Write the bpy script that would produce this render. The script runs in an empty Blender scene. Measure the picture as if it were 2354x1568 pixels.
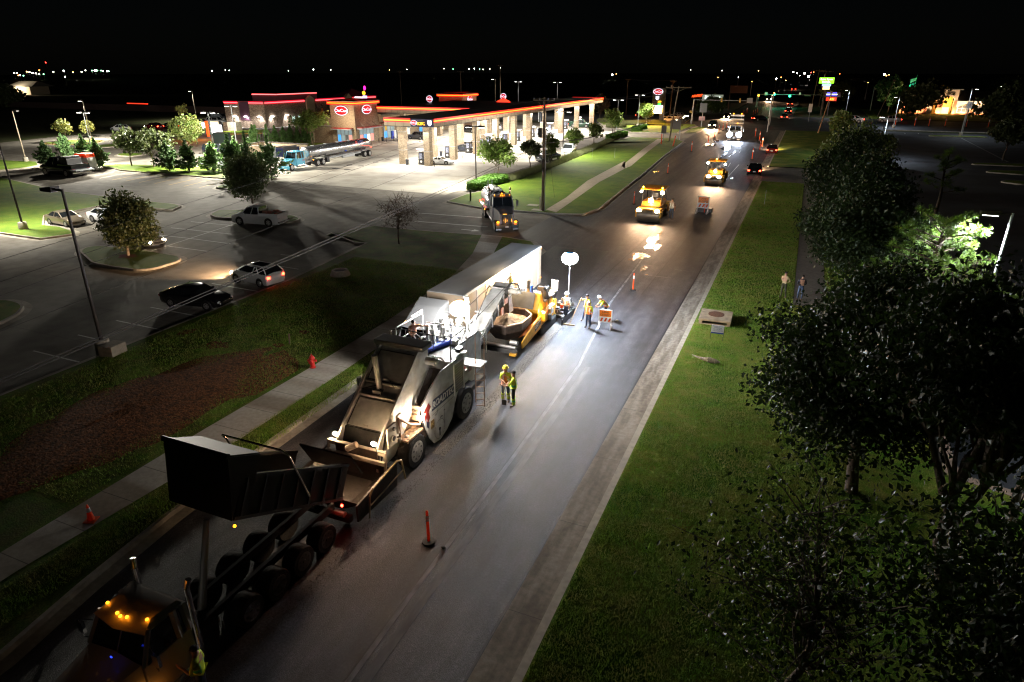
import bpy, math, random
from mathutils import Vector, Matrix
R = math.radians
sc = bpy.context.scene
COL = sc.collection

# ---------------------------------------------------------------- camera
F_PX, HOR, CAMH, AZ = 1500.0, 163.0, 15.0, R(23.2)
PITCH = math.atan((784 - HOR) / F_PX)
cd = bpy.data.cameras.new('camera'); cam = bpy.data.objects.new('camera', cd); COL.objects.link(cam)
cam.location = (0, 0, CAMH); cam.rotation_euler = (R(90) - PITCH, 0, AZ)
cd.sensor_width = 36; cd.lens = F_PX / 2353.5 * 36; cd.clip_start = 0.3; cd.clip_end = 6000
sc.camera = cam

# ---------------------------------------------------------------- night sky, faint moonlight, exposure
w = bpy.data.worlds.new('World'); sc.world = w; w.use_nodes = True
nt = w.node_tree; bg = nt.nodes['Background']
sky = nt.nodes.new('ShaderNodeTexSky'); sky.sky_type = 'NISHITA'; sky.sun_disc = False
sky.sun_elevation = R(40); sky.sun_rotation = R(150); sky.altitude = 300
nt.links.new(sky.outputs[0], bg.inputs[0]); bg.inputs[1].default_value = 0.00010
sd = bpy.data.lights.new('moon', 'SUN'); sd.energy = 0.003; sd.angle = R(0.5); sd.color = (1.0, 0.86, 0.72)
so = bpy.data.objects.new('moon', sd); COL.objects.link(so); so.rotation_euler = (R(50), 0, R(-30))
sc.view_settings.view_transform = 'Standard'; sc.view_settings.look = 'None'
sc.view_settings.exposure = 1.0; sc.view_settings.gamma = 1.0
sc.render.engine = 'CYCLES'
cy = sc.cycles
sc.cycles.pixel_filter_type = 'BLACKMAN_HARRIS'; cy.filter_width = 1.15; cy.use_denoising = True; cy.max_bounces = 5; cy.diffuse_bounces = 2; cy.glossy_bounces = 2
cy.transmission_bounces = 3; cy.transparent_max_bounces = 6; cy.sample_clamp_indirect = 3.0; cy.sample_clamp_direct = 0
cy.use_light_tree = True; cy.caustics_reflective = False; cy.caustics_refractive = False

# ---------------------------------------------------------------- measuring helpers (points on the ground in metres)
def _ray(px, py):
    u = (px - 1176.5) / F_PX; v = (784 - py) / F_PX
    d = (u, math.cos(PITCH) + v * math.sin(PITCH), -math.sin(PITCH) + v * math.cos(PITCH))
    c, s = math.cos(AZ), math.sin(AZ)
    return (d[0] * c - d[1] * s, d[0] * s + d[1] * c, d[2])
def G(px, py, z=0.0):
    d = _ray(px, py); t = (z - CAMH) / d[2]
    return (d[0] * t, d[1] * t)

# ---------------------------------------------------------------- materials
MATS = {}
def mat(name, col=(0.5, 0.5, 0.5), rough=0.6, metal=0.0, emit=None, es=0.0, spec=0.5, var=0.0, vscale=3.0, bump=0.0, bscale=40.0,
        col2=None, trans=0.0, coat=0.0, sample=True, stretch=None):
    if name in MATS: return MATS[name]
    m = bpy.data.materials.new(name); m.use_nodes = True; MATS[name] = m
    n = m.node_tree.nodes; l = m.node_tree.links; b = n['Principled BSDF']
    b.inputs['Base Color'].default_value = (*col, 1); b.inputs['Roughness'].default_value = rough
    b.inputs['Metallic'].default_value = metal; b.inputs['Specular IOR Level'].default_value = spec
    b.inputs['Coat Weight'].default_value = coat
    if trans: b.inputs['Transmission Weight'].default_value = trans
    if emit:
        b.inputs['Emission Color'].default_value = (*emit, 1); b.inputs['Emission Strength'].default_value = es
        if not sample: m.cycles.emission_sampling = 'NONE'
    if var or col2 or bump:
        tc = n.new('ShaderNodeTexCoord'); mp = n.new('ShaderNodeMapping'); l.new(tc.outputs['Object'], mp.inputs[0])
        if stretch: mp.inputs['Scale'].default_value = stretch
    if var or col2:
        nz = n.new('ShaderNodeTexNoise'); nz.inputs['Scale'].default_value = vscale; nz.inputs['Detail'].default_value = 6
        l.new(mp.outputs[0], nz.inputs['Vector'])
        mx = n.new('ShaderNodeMix'); mx.data_type = 'RGBA'
        c2 = col2 or tuple(max(0, c * (1 - var)) for c in col)
        c1 = col if col2 else tuple(min(1, c * (1 + var)) for c in col)
        mr = n.new('ShaderNodeMapRange'); mr.inputs[1].default_value = 0.35; mr.inputs[2].default_value = 0.65
        l.new(nz.outputs[0], mr.inputs[0]); l.new(mr.outputs[0], mx.inputs[0])
        mx.inputs[6].default_value = (*c1, 1); mx.inputs[7].default_value = (*c2, 1)
        l.new(mx.outputs[2], b.inputs['Base Color'])
    if bump:
        nb = n.new('ShaderNodeTexNoise'); nb.inputs['Scale'].default_value = bscale; nb.inputs['Detail'].default_value = 4
        l.new(mp.outputs[0], nb.inputs['Vector'])
        bp = n.new('ShaderNodeBump'); bp.inputs['Strength'].default_value = bump; bp.inputs['Distance'].default_value = 0.05
        l.new(nb.outputs[0], bp.inputs['Height']); l.new(bp.outputs[0], b.inputs['Normal'])
    return m

def noise_mix(m, scale, c1, c2, lo=0.4, hi=0.6, stretch=(1, 1, 1), detail=6, factor=1.0):
    """multiply a second, larger pattern (stains, wear) over the base colour"""
    n = m.node_tree.nodes; l = m.node_tree.links; b = n['Principled BSDF']
    src = b.inputs['Base Color'].links[0].from_socket if b.inputs['Base Color'].links else None
    tc = n.new('ShaderNodeTexCoord'); mp = n.new('ShaderNodeMapping'); mp.inputs['Scale'].default_value = stretch
    l.new(tc.outputs['Object'], mp.inputs[0])
    nz = n.new('ShaderNodeTexNoise'); nz.inputs['Scale'].default_value = scale; nz.inputs['Detail'].default_value = detail
    l.new(mp.outputs[0], nz.inputs['Vector'])
    mr = n.new('ShaderNodeMapRange'); mr.inputs[1].default_value = lo; mr.inputs[2].default_value = hi; l.new(nz.outputs[0], mr.inputs[0])
    cm = n.new('ShaderNodeMix'); cm.data_type = 'RGBA'; l.new(mr.outputs[0], cm.inputs[0])
    cm.inputs[6].default_value = (*c1, 1); cm.inputs[7].default_value = (*c2, 1)
    mu = n.new('ShaderNodeMix'); mu.data_type = 'RGBA'; mu.blend_type = 'MULTIPLY'; mu.inputs[0].default_value = factor
    if src: l.new(src, mu.inputs[6])
    else: mu.inputs[6].default_value = b.inputs['Base Color'].default_value
    l.new(cm.outputs[2], mu.inputs[7]); l.new(mu.outputs[2], b.inputs['Base Color'])
    return m

def joints(m, sx, sy, w=0.04, dark=0.55):
    """saw-cut joints of a slab: thin dark grid lines every sx, sy metres"""
    n = m.node_tree.nodes; l = m.node_tree.links; b = n['Principled BSDF']
    src = b.inputs['Base Color'].links[0].from_socket
    tc = n.new('ShaderNodeTexCoord'); sp = n.new('ShaderNodeSeparateXYZ'); l.new(tc.outputs['Object'], sp.inputs[0])
    outs = []
    for ax, s in ((0, sx), (1, sy)):
        if not s: continue
        a = n.new('ShaderNodeMath'); a.operation = 'DIVIDE'; l.new(sp.outputs[ax], a.inputs[0]); a.inputs[1].default_value = s
        f = n.new('ShaderNodeMath'); f.operation = 'FRACT'; l.new(a.outputs[0], f.inputs[0])
        g = n.new('ShaderNodeMath'); g.operation = 'LESS_THAN'; l.new(f.outputs[0], g.inputs[0]); g.inputs[1].default_value = w / s
        outs.append(g)
    o = outs[0]
    if len(outs) > 1:
        o = n.new('ShaderNodeMath'); o.operation = 'MAXIMUM'; l.new(outs[0].outputs[0], o.inputs[0]); l.new(outs[1].outputs[0], o.inputs[1])
    mu = n.new('ShaderNodeMix'); mu.data_type = 'RGBA'; mu.blend_type = 'MULTIPLY'; l.new(o.outputs[0], mu.inputs[0])
    l.new(src, mu.inputs[6]); mu.inputs[7].default_value = (dark, dark, dark, 1); l.new(mu.outputs[2], b.inputs['Base Color'])
    return m

grass = mat('grass', (0.085, 0.175, 0.014), 0.9, spec=0.1, col2=(0.15, 0.18, 0.035), vscale=2.2, bump=0.3, bscale=22)
noise_mix(grass, 0.35, (0.65, 0.8, 0.6), (1.5, 1.2, 1.3)); noise_mix(grass, 25, (0.45, 0.5, 0.45), (1.4, 1.4, 1.3), 0.3, 0.7)
lush = mat('lush_grass', (0.085, 0.165, 0.016), 0.85, spec=0.2, col2=(0.12, 0.175, 0.02), vscale=1.2, bump=0.35, bscale=25)
noise_mix(lush, 0.3, (0.85, 0.85, 0.8), (1.15, 1.1, 1.05)); noise_mix(lush, 18, (0.6, 0.6, 0.6), (1.3, 1.3, 1.3), 0.3, 0.7)
field = mat('field_grass', (0.035, 0.05, 0.016), 0.95, spec=0.1, col2=(0.06, 0.055, 0.03), vscale=0.2, bump=0.6, bscale=4)
asphalt = mat('new_asphalt', (0.043, 0.043, 0.049), 0.6, spec=0.4, var=0.25, vscale=28, bump=0.5, bscale=60)
noise_mix(asphalt, 0.5, (0.62, 0.62, 0.64), (1.3, 1.28, 1.25), 0.38, 0.62, stretch=(2.6, 0.08, 1)); noise_mix(asphalt, 14, (0.62, 0.62, 0.62), (1.4, 1.4, 1.4), 0.38, 0.62); noise_mix(asphalt, 2.2, (0.78, 0.78, 0.78), (1.2, 1.2, 1.2), 0.4, 0.6, stretch=(1, .3, 1)); noise_mix(asphalt, 1.3, (0.85, 0.85, 0.85), (1.1, 1.1, 1.1))
hotmix = mat('hot_mix', (0.011, 0.010, 0.0105), 0.5, spec=0.5, var=0.5, vscale=30, bump=0.9, bscale=35)
oldlot = mat('worn_lot', (0.185, 0.172, 0.15), 0.85, spec=0.25, var=0.12, vscale=18, bump=0.3, bscale=30)
noise_mix(oldlot, 0.18, (0.72, 0.7, 0.68), (1.12, 1.12, 1.1), 0.35, 0.65); noise_mix(oldlot, 0.9, (0.82, 0.8, 0.78), (1.06, 1.06, 1.06), 0.4, 0.6); joints(oldlot, 4.6, 4.6, 0.05, 0.72)
conc = mat('concrete', (0.34, 0.31, 0.26), 0.85, spec=0.25, var=0.12, vscale=6, bump=0.2, bscale=30)
noise_mix(conc, 0.8, (0.75, 0.73, 0.7), (1.1, 1.1, 1.08))
walkm = mat('sidewalk_concrete', (0.36, 0.33, 0.28), 0.85, spec=0.25, var=0.10, vscale=5, bump=0.2, bscale=30)
noise_mix(walkm, 0.22, (0.62, 0.56, 0.50), (1.12, 1.12, 1.12), 0.44, 0.52, detail=1, stretch=(0.2, 1.6, 1)); joints(walkm, 0, 1.85, 0.035, 0.45)
darklot = mat('dark_lot', (0.05, 0.052, 0.06), 0.8, spec=0.3, var=0.2, vscale=14, bump=0.3, bscale=30)
noise_mix(darklot, 0.25, (0.75, 0.75, 0.75), (1.15, 1.15, 1.15))
dirt = mat('red_dirt', (0.19, 0.075, 0.028), 0.95, spec=0.1, col2=(0.06, 0.03, 0.014), vscale=5, bump=1.0, bscale=9)
noise_mix(dirt, 14, (0.4, 0.4, 0.4), (1.5, 1.4, 1.3), 0.35, 0.65)
paintw = mat('marking_white', (0.62, 0.62, 0.58), 0.7, var=0.2, vscale=8)
painty = mat('marking_yellow', (0.55, 0.36, 0.06), 0.7, var=0.2, vscale=8)
steel = mat('machine_grey', (0.56, 0.57, 0.56), 0.5, var=0.14, vscale=2.5, spec=0.4, bump=0.05, bscale=8)
noise_mix(steel, 1.4, (0.70, 0.66, 0.60), (1.06, 1.06, 1.06), 0.35, 0.55)
dsteel = mat('dark_steel', (0.055, 0.052, 0.05), 0.5, var=0.3, vscale=4, spec=0.5)
black = mat('black_paint', (0.012, 0.012, 0.013), 0.28, spec=0.6, coat=0.4)
rubber = mat('rubber', (0.010, 0.0095, 0.009), 0.85, var=0.3, vscale=6, bump=0.4, bscale=12)
rimm = mat('wheel_rim', (0.42, 0.42, 0.42), 0.35, 0.7)
dustyrim = mat('painted_rim', (0.40, 0.39, 0.37), 0.6, var=0.25, vscale=4)
chrome = mat('chrome', (0.75, 0.75, 0.77), 0.12, 1.0)
alu = mat('polished_aluminium', (0.60, 0.61, 0.63), 0.24, 0.9, var=0.08, vscale=1.5)
glass = mat('dark_glass', (0.012, 0.014, 0.016), 0.06, spec=0.8)
catyel = mat('machine_yellow', (0.62, 0.31, 0.02), 0.45, var=0.15, vscale=3, spec=0.5)
catdark = mat('asphalt_stained_steel', (0.045, 0.03, 0.022), 0.6, var=0.4, vscale=5, bump=0.3, bscale=12)
orange = mat('safety_orange', (0.75, 0.10, 0.015), 0.5)
reflw = mat('reflective_white', (0.8, 0.8, 0.8), 0.4)
black_rub = mat('black_base', (0.02, 0.02, 0.02), 0.8)
white = mat('white_paint', (0.75, 0.75, 0.74), 0.4, spec=0.5, coat=0.3)
bark = mat('bark', (0.09, 0.065, 0.045), 0.9, var=0.35, vscale=6, bump=0.8, bscale=10)
palebark = mat('pale_bark', (0.26, 0.21, 0.15), 0.9, var=0.25, vscale=6, bump=0.4, bscale=10)
polem = mat('bronze_pole', (0.035, 0.028, 0.026), 0.5, spec=0.4)
galv = mat('galvanised_steel', (0.34, 0.36, 0.38), 0.5, 0.4)
wood = mat('weathered_wood', (0.13, 0.085, 0.055), 0.85, var=0.3, vscale=3, bump=0.3, bscale=8, stretch=(6, 6, 0.6))
brick = mat('tan_block', (0.33, 0.26, 0.18), 0.85, var=0.2, vscale=4, spec=0.2)
stone = mat('stone_veneer', (0.26, 0.20, 0.15), 0.9, var=0.35, vscale=1.8, bump=0.6, bscale=3.5, spec=0.2, stretch=(1, 1, 3))
noise_mix(stone, 3.0, (0.55, 0.5, 0.45), (1.25, 1.2, 1.15), 0.4, 0.6, stretch=(1, 1, 3.2), detail=2)
stucco = mat('stucco', (0.42, 0.31, 0.20), 0.85, var=0.06, vscale=3)
trimd = mat('dark_trim', (0.05, 0.04, 0.035), 0.6)
roofd = mat('dark_roof', (0.012, 0.011, 0.011), 0.75, var=0.3, vscale=0.6)
redroof = mat('red_metal_roof', (0.32, 0.015, 0.015), 0.45, var=0.15, vscale=2)
redm = mat('red_paint', (0.55, 0.02, 0.015), 0.45, spec=0.5)
bluem = mat('blue_plastic', (0.01, 0.05, 0.42), 0.35)
_n = orange.node_tree.nodes; _l = orange.node_tree.links; _t = _n.new('ShaderNodeBsdfTranslucent'); _m = _n.new('ShaderNodeMixShader'); _m.inputs[0].default_value = .5
_t.inputs[0].default_value = (.9, .14, .02, 1); _l.new(_n['Principled BSDF'].outputs[0], _m.inputs[1]); _l.new(_t.outputs[0], _m.inputs[2]); _l.new(_m.outputs[0], _n['Material Output'].inputs[0])   # backlit plastic
def brickpat(m, bw, bh, mortar=0.02, dark=0.6):
    n = m.node_tree.nodes; l = m.node_tree.links; b = n['Principled BSDF']
    src = b.inputs['Base Color'].links[0].from_socket
    tc = n.new('ShaderNodeTexCoord'); sp = n.new('ShaderNodeSeparateXYZ'); l.new(tc.outputs['Object'], sp.inputs[0])
    ad = n.new('ShaderNodeMath'); ad.operation = 'ADD'; l.new(sp.outputs[0], ad.inputs[0]); l.new(sp.outputs[1], ad.inputs[1])
    cb = n.new('ShaderNodeCombineXYZ'); l.new(ad.outputs[0], cb.inputs[0]); l.new(sp.outputs[2], cb.inputs[1])
    bt = n.new('ShaderNodeTexBrick'); l.new(cb.outputs[0], bt.inputs['Vector']); bt.inputs['Scale'].default_value = 1.0
    bt.inputs['Brick Width'].default_value = bw; bt.inputs['Row Height'].default_value = bh; bt.inputs['Mortar Size'].default_value = mortar
    bt.inputs['Color1'].default_value = (1, 1, 1, 1); bt.inputs['Color2'].default_value = (0.8, 0.8, 0.8, 1); bt.inputs['Mortar'].default_value = (dark, dark, dark, 1)
    mu = n.new('ShaderNodeMix'); mu.data_type = 'RGBA'; mu.blend_type = 'MULTIPLY'; mu.inputs[0].default_value = 1
    l.new(src, mu.inputs[6]); l.new(bt.outputs[0], mu.inputs[7]); l.new(mu.outputs[2], b.inputs['Base Color'])
brickpat(brick, 0.42, 0.21); brickpat(stone, 0.5, 0.18, 0.015, 0.5)
def glow(name, col, s, sample=False):
    return mat('glow_' + name, tuple(c * 0.3 for c in col), 0.5, emit=col, es=s, sample=sample)

# ---------------------------------------------------------------- mesh builder
class MB:
    def __init__(s, M=None): s.v = []; s.f = []; s.k = []; s.M = M
    def add(s, vs, fs, k=0):
        b = len(s.v)
        s.v += [tuple(s.M @ Vector(p)) if s.M else tuple(p) for p in vs]
        s.f += [tuple(b + i for i in f) for f in fs]; s.k += [k] * len(fs); return s
    def box(s, x0, x1, y0, y1, z0, z1, k=0):
        return s.add([(x0, y0, z0), (x1, y0, z0), (x1, y1, z0), (x0, y1, z0), (x0, y0, z1), (x1, y0, z1), (x1, y1, z1), (x0, y1, z1)],
                     [(0, 3, 2, 1), (4, 5, 6, 7), (0, 1, 5, 4), (1, 2, 6, 5), (2, 3, 7, 6), (3, 0, 4, 7)], k)
    def prism(s, pts, a0, a1, axis='z', k=0):
        n = len(pts)
        def c(p, a): return {'z': (p[0], p[1], a), 'x': (a, p[0], p[1]), 'y': (p[0], a, p[1])}[axis]
        vs = [c(p, a0) for p in pts] + [c(p, a1) for p in pts]
        return s.add(vs, [tuple(range(n - 1, -1, -1)), tuple(range(n, 2 * n))] + [(i, (i + 1) % n, n + (i + 1) % n, n + i) for i in range(n)], k)
    def cyl(s, p0, p1, r0, r1=None, n=12, k=0, cap=True):
        r1 = r0 if r1 is None else r1
        a = Vector(p0); b = Vector(p1); d = (b - a).normalized()
        u = d.orthogonal().normalized(); w_ = d.cross(u)
        vs = []
        for c, r in ((a, r0), (b, r1)):
            for i in range(n):
                t = 2 * math.pi * i / n; vs.append(tuple(c + u * (math.cos(t) * r) + w_ * (math.sin(t) * r)))
        fs = [(i, (i + 1) % n, n + (i + 1) % n, n + i) for i in range(n)]
        if cap: fs += [tuple(range(n - 1, -1, -1)), tuple(range(n, 2 * n))]
        return s.add(vs, fs, k)
    def tube(s, pts, r, n=6, k=0):
        for i in range(len(pts) - 1):
            r0 = r[i] if isinstance(r, (list, tuple)) else r; r1 = r[i + 1] if isinstance(r, (list, tuple)) else r
            s.cyl(pts[i], pts[i + 1], r0, r1, n, k)
        return s
    def sph(s, c, r, nu=12, nv=8, k=0, z0=-1.0):
        rx, ry, rz = r if isinstance(r, tuple) else (r, r, r)
        vs = []; t0 = math.asin(z0)
        for j in range(nv + 1):
            t = t0 + (math.pi / 2 - t0) * j / nv
            for i in range(nu):
                p = 2 * math.pi * i / nu
                vs.append((c[0] + rx * math.cos(t) * math.cos(p), c[1] + ry * math.cos(t) * math.sin(p), c[2] + rz * math.sin(t)))
        fs = [(j * nu + i, j * nu + (i + 1) % nu, (j + 1) * nu + (i + 1) % nu, (j + 1) * nu + i) for j in range(nv) for i in range(nu)]
        fs.append(tuple(range(nu - 1, -1, -1)))
        return s.add(vs, fs, k)
    def loft(s, rings, k=0, cap=True):
        n = len(rings[0]); vs = [p for r in rings for p in r]
        fs = [(j * n + i, j * n + (i + 1) % n, (j + 1) * n + (i + 1) % n, (j + 1) * n + i) for j in range(len(rings) - 1) for i in range(n)]
        if cap: fs += [tuple(range(n - 1, -1, -1)), tuple((len(rings) - 1) * n + i for i in range(n))]
        return s.add(vs, fs, k)
    def lathe(s, prof, c=(0, 0, 0), n=16, k=0):
        rings = [[(c[0] + r * math.cos(2 * math.pi * i / n), c[1] + r * math.sin(2 * math.pi * i / n), c[2] + z) for i in range(n)] for r, z in prof]
        return s.loft(rings, k)
    def quad(s, a, b, c, d, k=0): return s.add([a, b, c, d], [(0, 1, 2, 3)], k)
    def build(s, name, mats, parent=None, world=False, smooth=None, bevel=0.0):
        me = bpy.data.meshes.new(name); me.from_pydata(s.v, [], s.f)
        if not isinstance(mats, (list, tuple)): mats = [mats]
        for m in mats: me.materials.append(m)
        if len(mats) > 1: me.polygons.foreach_set('material_index', s.k)
        me.update()
        if smooth is not None:
            me.polygons.foreach_set('use_smooth', [True] * len(me.polygons)); me.set_sharp_from_angle(angle=R(smooth))
        o = bpy.data.objects.new(name, me); COL.objects.link(o)
        if parent is not None:
            o.parent = parent
            if world: o.location = Vector((0, 0, 0)) - parent.location
        if bevel:
            b = o.modifiers.new('bevel', 'BEVEL'); b.width = bevel; b.segments = 2; b.limit_method = 'ANGLE'; b.angle_limit = R(40)
        return o

def tag(o, label=None, cat=None, group=None, kind=None):
    if label: o['label'] = label
    if cat: o['category'] = cat
    if group: o['group'] = group
    if kind: o['kind'] = kind
    return o
def thing(name, label, cat, loc=(0, 0, 0), rz=0.0, group=None):
    o = bpy.data.objects.new(name, None); COL.objects.link(o); o.location = loc; o.rotation_euler = (0, 0, rz); o.empty_display_size = 0.3
    return tag(o, label, cat, group)
def dup(root, loc, rz=None, label=None, scale=None):
    r = root.copy(); COL.objects.link(r); r.location = loc
    if rz is not None: r.rotation_euler = (0, 0, rz)
    if label: r['label'] = label
    if scale: r.scale = (scale, scale, scale)
    for ch in list(root.children):
        c = ch.copy(); COL.objects.link(c); c.parent = r
        for g in list(ch.children):
            d = g.copy(); COL.objects.link(d); d.parent = c
    return r
def lamp(kind, loc, W, col=(1, 1, 1), size=0.2, parent=None, target=None, spot=None, blend=0.5, name='light'):
    d = bpy.data.lights.new(name, kind); d.energy = W; d.color = col
    if kind == 'AREA': d.size = size
    else: d.shadow_soft_size = size
    if kind == 'SPOT': d.spot_size = R(spot or 90); d.spot_blend = blend
    o = bpy.data.objects.new(name, d); COL.objects.link(o); o.location = loc
    if parent is not None: o.parent = parent
    if target is not None:
        o.rotation_euler = (Vector(target) - Vector(loc)).to_track_quat('-Z', 'Y').to_euler()
    return o
def text(s, size, name, m, parent, origin, xdir, ydir, extrude=0.01, align='CENTER', sx=1.0, shear=0.0, bold=0.0):
    """lettering as a mesh: origin = centre of the line, xdir/ydir = reading and up directions"""
    c = bpy.data.curves.new(name, 'FONT'); c.body = s; c.size = size; c.extrude = extrude; c.align_x = align; c.align_y = 'CENTER'; c.shear = shear; c.offset = bold
    t = bpy.data.objects.new(name, c); COL.objects.link(t)
    dg = bpy.context.evaluated_depsgraph_get(); me = bpy.data.meshes.new_from_object(t.evaluated_get(dg))
    bpy.data.objects.remove(t); bpy.data.curves.remove(c)
    X = Vector(xdir).normalized(); Y = Vector(ydir).normalized(); Z = X.cross(Y); O = Vector(origin)
    for v in me.vertices: v.co = O + X * (v.co.x * sx) + Y * v.co.y + Z * v.co.z
    me.materials.clear(); me.materials.append(m); me.name = name
    o = bpy.data.objects.new(name, me); COL.objects.link(o)
    if parent is not None: o.parent = parent
    return o
rnd = random.Random(7)
# ---------------------------------------------------------------- ground, road, lots, lawns
def ZF(x0, y0, s, z=0.0): return lambda x, y, zz=None: G((x0 + x / s) * .5745, (y0 + y / s) * .5745, z if zz is None else zz)
gA = ZF(0, 200, 2.2988); gB = ZF(850, 300, 2.9425); gC = ZF(1500, 320, 2.354); gD = ZF(2400, 240, 2.354); gE = ZF(3050, 200, 2.24)
gF = ZF(0, 700, 1.96); gK = ZF(1100, 1050, 1.6814); gQ = ZF(2000, 1700, 1.1231); gV = ZF(2550, 300, 5.227); gM = ZF(2400, 650, 2.354)

def sheet(name, pts, z, m, kind='structure'):
    o = MB().add([(x, y, z) for x, y in pts], [tuple(range(len(pts)))]).build(name, m)
    if o.data.polygons[0].normal.z < 0: o.data.flip_normals()
    return tag(o, kind=kind)
def ccw(p):
    a = sum(p[i][0] * p[(i + 1) % len(p)][1] - p[(i + 1) % len(p)][0] * p[i][1] for i in range(len(p)))
    return p if a > 0 else p[::-1]
def offset(p, d):
    out = []; n = len(p)
    for i in range(n):
        a, b, c = p[i - 1], p[i], p[(i + 1) % n]
        e1 = Vector((b[0] - a[0], b[1] - a[1])).normalized(); e2 = Vector((c[0] - b[0], c[1] - b[1])).normalized()
        nn = Vector((e1.y + e2.y, -e1.x - e2.x)); L = max(nn.length, 0.5)
        nn = nn / L; k = min(2.0, 1 / max(0.4, nn.dot(Vector((e1.y, -e1.x)))))
        out.append((b[0] + nn.x * d * k, b[1] + nn.y * d * k))
    return out
def rounded(p, r=1.2, seg=4, skip=()):
    out = []; n = len(p)
    for i in range(n):
        a, b, c = Vector(p[i - 1]), Vector(p[i]), Vector(p[(i + 1) % n])
        if i in skip: out.append(tuple(b)); continue
        d1 = min(r, (a - b).length * 0.45); d2 = min(r, (c - b).length * 0.45)
        s = b + (a - b).normalized() * d1; e = b + (c - b).normalized() * d2
        for k in range(seg + 1):
            t = k / seg; out.append(tuple((1 - t) ** 2 * s + 2 * t * (1 - t) * b + t * t * e))
    return out
def lawn(pts, m, r=1.2, kerb=True, gutter=0.5, top=0.15, km=None):
    p = ccw(rounded(pts, r) if r else pts)
    q = offset(p, 0.16); g = offset(p, 0.16 + gutter); n = len(p)
    b = MB(); b.add([(x, y, top + 0.02) for x, y in p], [tuple(range(n))])
    o = b.build('lawn', m); tag(o, kind='structure')
    if kerb:
        k = MB(); t = top + 0.024
        vs = [(x, y, t) for x, y in p] + [(x, y, t) for x, y in q] + [(x, y, 0.0) for x, y in offset(p, 0.19)]
        k.add(vs, [(i, n + i, n + (i + 1) % n, (i + 1) % n) for i in range(n)] + [(n + i, 2 * n + i, 2 * n + (i + 1) % n, n + (i + 1) % n) for i in range(n)])
        tag(k.build('kerb', km or conc), kind='structure')
        if gutter:
            h = MB(); vs = [(x, y, 0.012) for x, y in offset(p, 0.15)] + [(x, y, 0.008) for x, y in g]
            h.add(vs, [(i, n + i, n + (i + 1) % n, (i + 1) % n) for i in range(n)]); tag(h.build('gutter', km or conc), kind='structure')
    return p

sheet('ground', [(-3000, -60), (3000, -60), (3000, 4500), (-3000, 4500)], -0.10, field)
sheet('parking_lot', [(-185, -45), (-19, -45), (-19, 181), (-46, 200), (-140, 200), (-175, 120), (-185, 110)], 0.0, oldlot)
Lk = [(-17.9, -40), (-18.1, 6.6), (-18.6, 9.4), (-19.05, 13), (-19.2, 18), (-19.4, 25), (-19.5, 35), (-19.5, 45), (-19.6, 50)]
Lk2 = [(-20.9, 74.5)] + [gD(0, 1410), gD(200, 1245), gD(400, 1090), gD(600, 915)]
Rk = [(-4.6, -40), (-4.6, 1000)]
road = [(-4.7, -40), (-4.7, 1500), (-36, 1500), (-27, 255), (-26, 180), (-25.4, 155)] + [(x - 0.1, y) for x, y in Lk2[::-1]] + [(-24.5, 70), (-24.5, 57), (-20.5, 54)] + [(x - 0.1, y) for x, y in Lk[::-1]]
sheet('road', road, 0.004, asphalt)
sheet('cross_street', [(-260, 222), (-36, 206), (-4.6, 200), (120, 216), (300, 240), (300, 262), (120, 246), (-4.6, 262), (-36, 250), (-260, 262)], 0.010, darklot)
# fresh lane laid by the paver, and the milled joint strip in front of it
sheet('fresh_mat', [(-9.0, -40), (-8.95, 10), (-9.2, 22), (-9.6, 32), (-10.7, 42), (-11.3, 56), (-11.6, 80), (-19.2, 80), (-19.2, 54)] + [(x + 0.55, y) for x, y in Lk[::-1]], 0.008, asphalt)
def streak(name, pts, wd, m, z=0.013):
    b = MB(); vs = []
    for i, (x, y) in enumerate(pts):
        a = pts[max(0, i - 1)]; c = pts[min(len(pts) - 1, i + 1)]
        d = Vector((c[0] - a[0], c[1] - a[1])).normalized(); nx, ny = -d.y * wd / 2, d.x * wd / 2
        vs += [(x + nx, y + ny, z), (x - nx, y - ny, z)]
    b.add(vs, [(2 * i, 2 * i + 1, 2 * i + 3, 2 * i + 2) for i in range(len(pts) - 1)])
    return tag(b.build(name, m), kind='structure')
jw = mat('joint_pale', (0.16, 0.16, 0.17), 0.75, var=0.5, vscale=5, stretch=(1, .3, 1)); jd = mat('seam_dark', (0.008, 0.008, 0.008), 0.6)
streak('lane_joint', [(-8.95, -20), (-8.95, 10), (-9.05, 13.3), (-9.2, 21.6), (-9.5, 31.5), (-10.68, 42), (-11.26, 55.6)], 0.16, jw)
streak('lane_seam', [(-9.06, -20), (-9.06, 10), (-9.15, 13.3), (-9.3, 21.6), (-9.6, 31.5), (-10.78, 42), (-11.36, 55.6)], 0.05, jd, 0.017)
streak('tyre_band', [(-8.55, -20), (-8.55, 10), (-8.7, 21.6), (-8.95, 31.5)], 0.30, mat('swept_band', (0.10, 0.10, 0.105), 0.7, var=0.35, vscale=6, stretch=(1, .2, 1)), 0.0125)
streak('lane_seam', [(-15.9, 57.4), (-16.4, 69), (-17.2, 100), (-18.0, 140)], 0.09, jd)
streak('lane_seam', [(-13.0, 42), (-12.6, 60), (-12.6, 95), (-12.9, 150)], 0.10, jd)
streak('lane_seam', [(-9.1, 45), (-8.8, 75), (-8.3, 110), (-7.6, 180)], 0.08, jd)
streak('lane_stripe', [(-9.9, 96), (-9.6, 122)], 0.14, paintw)
for y in (118, 140, 262, 285, 310, 340, 380): streak('lane_stripe', [(-11.0 - (y - 118) * .012, y), (-11.2 - (y - 118) * .012, y + 6)], 0.14, paintw)
streak('lane_stripe', [(-16.5, 262), (-22, 420), (-26, 700)], 0.16, painty); streak('lane_stripe', [(-16.1, 262), (-21.6, 420), (-25.5, 700)], 0.16, painty)
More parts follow.
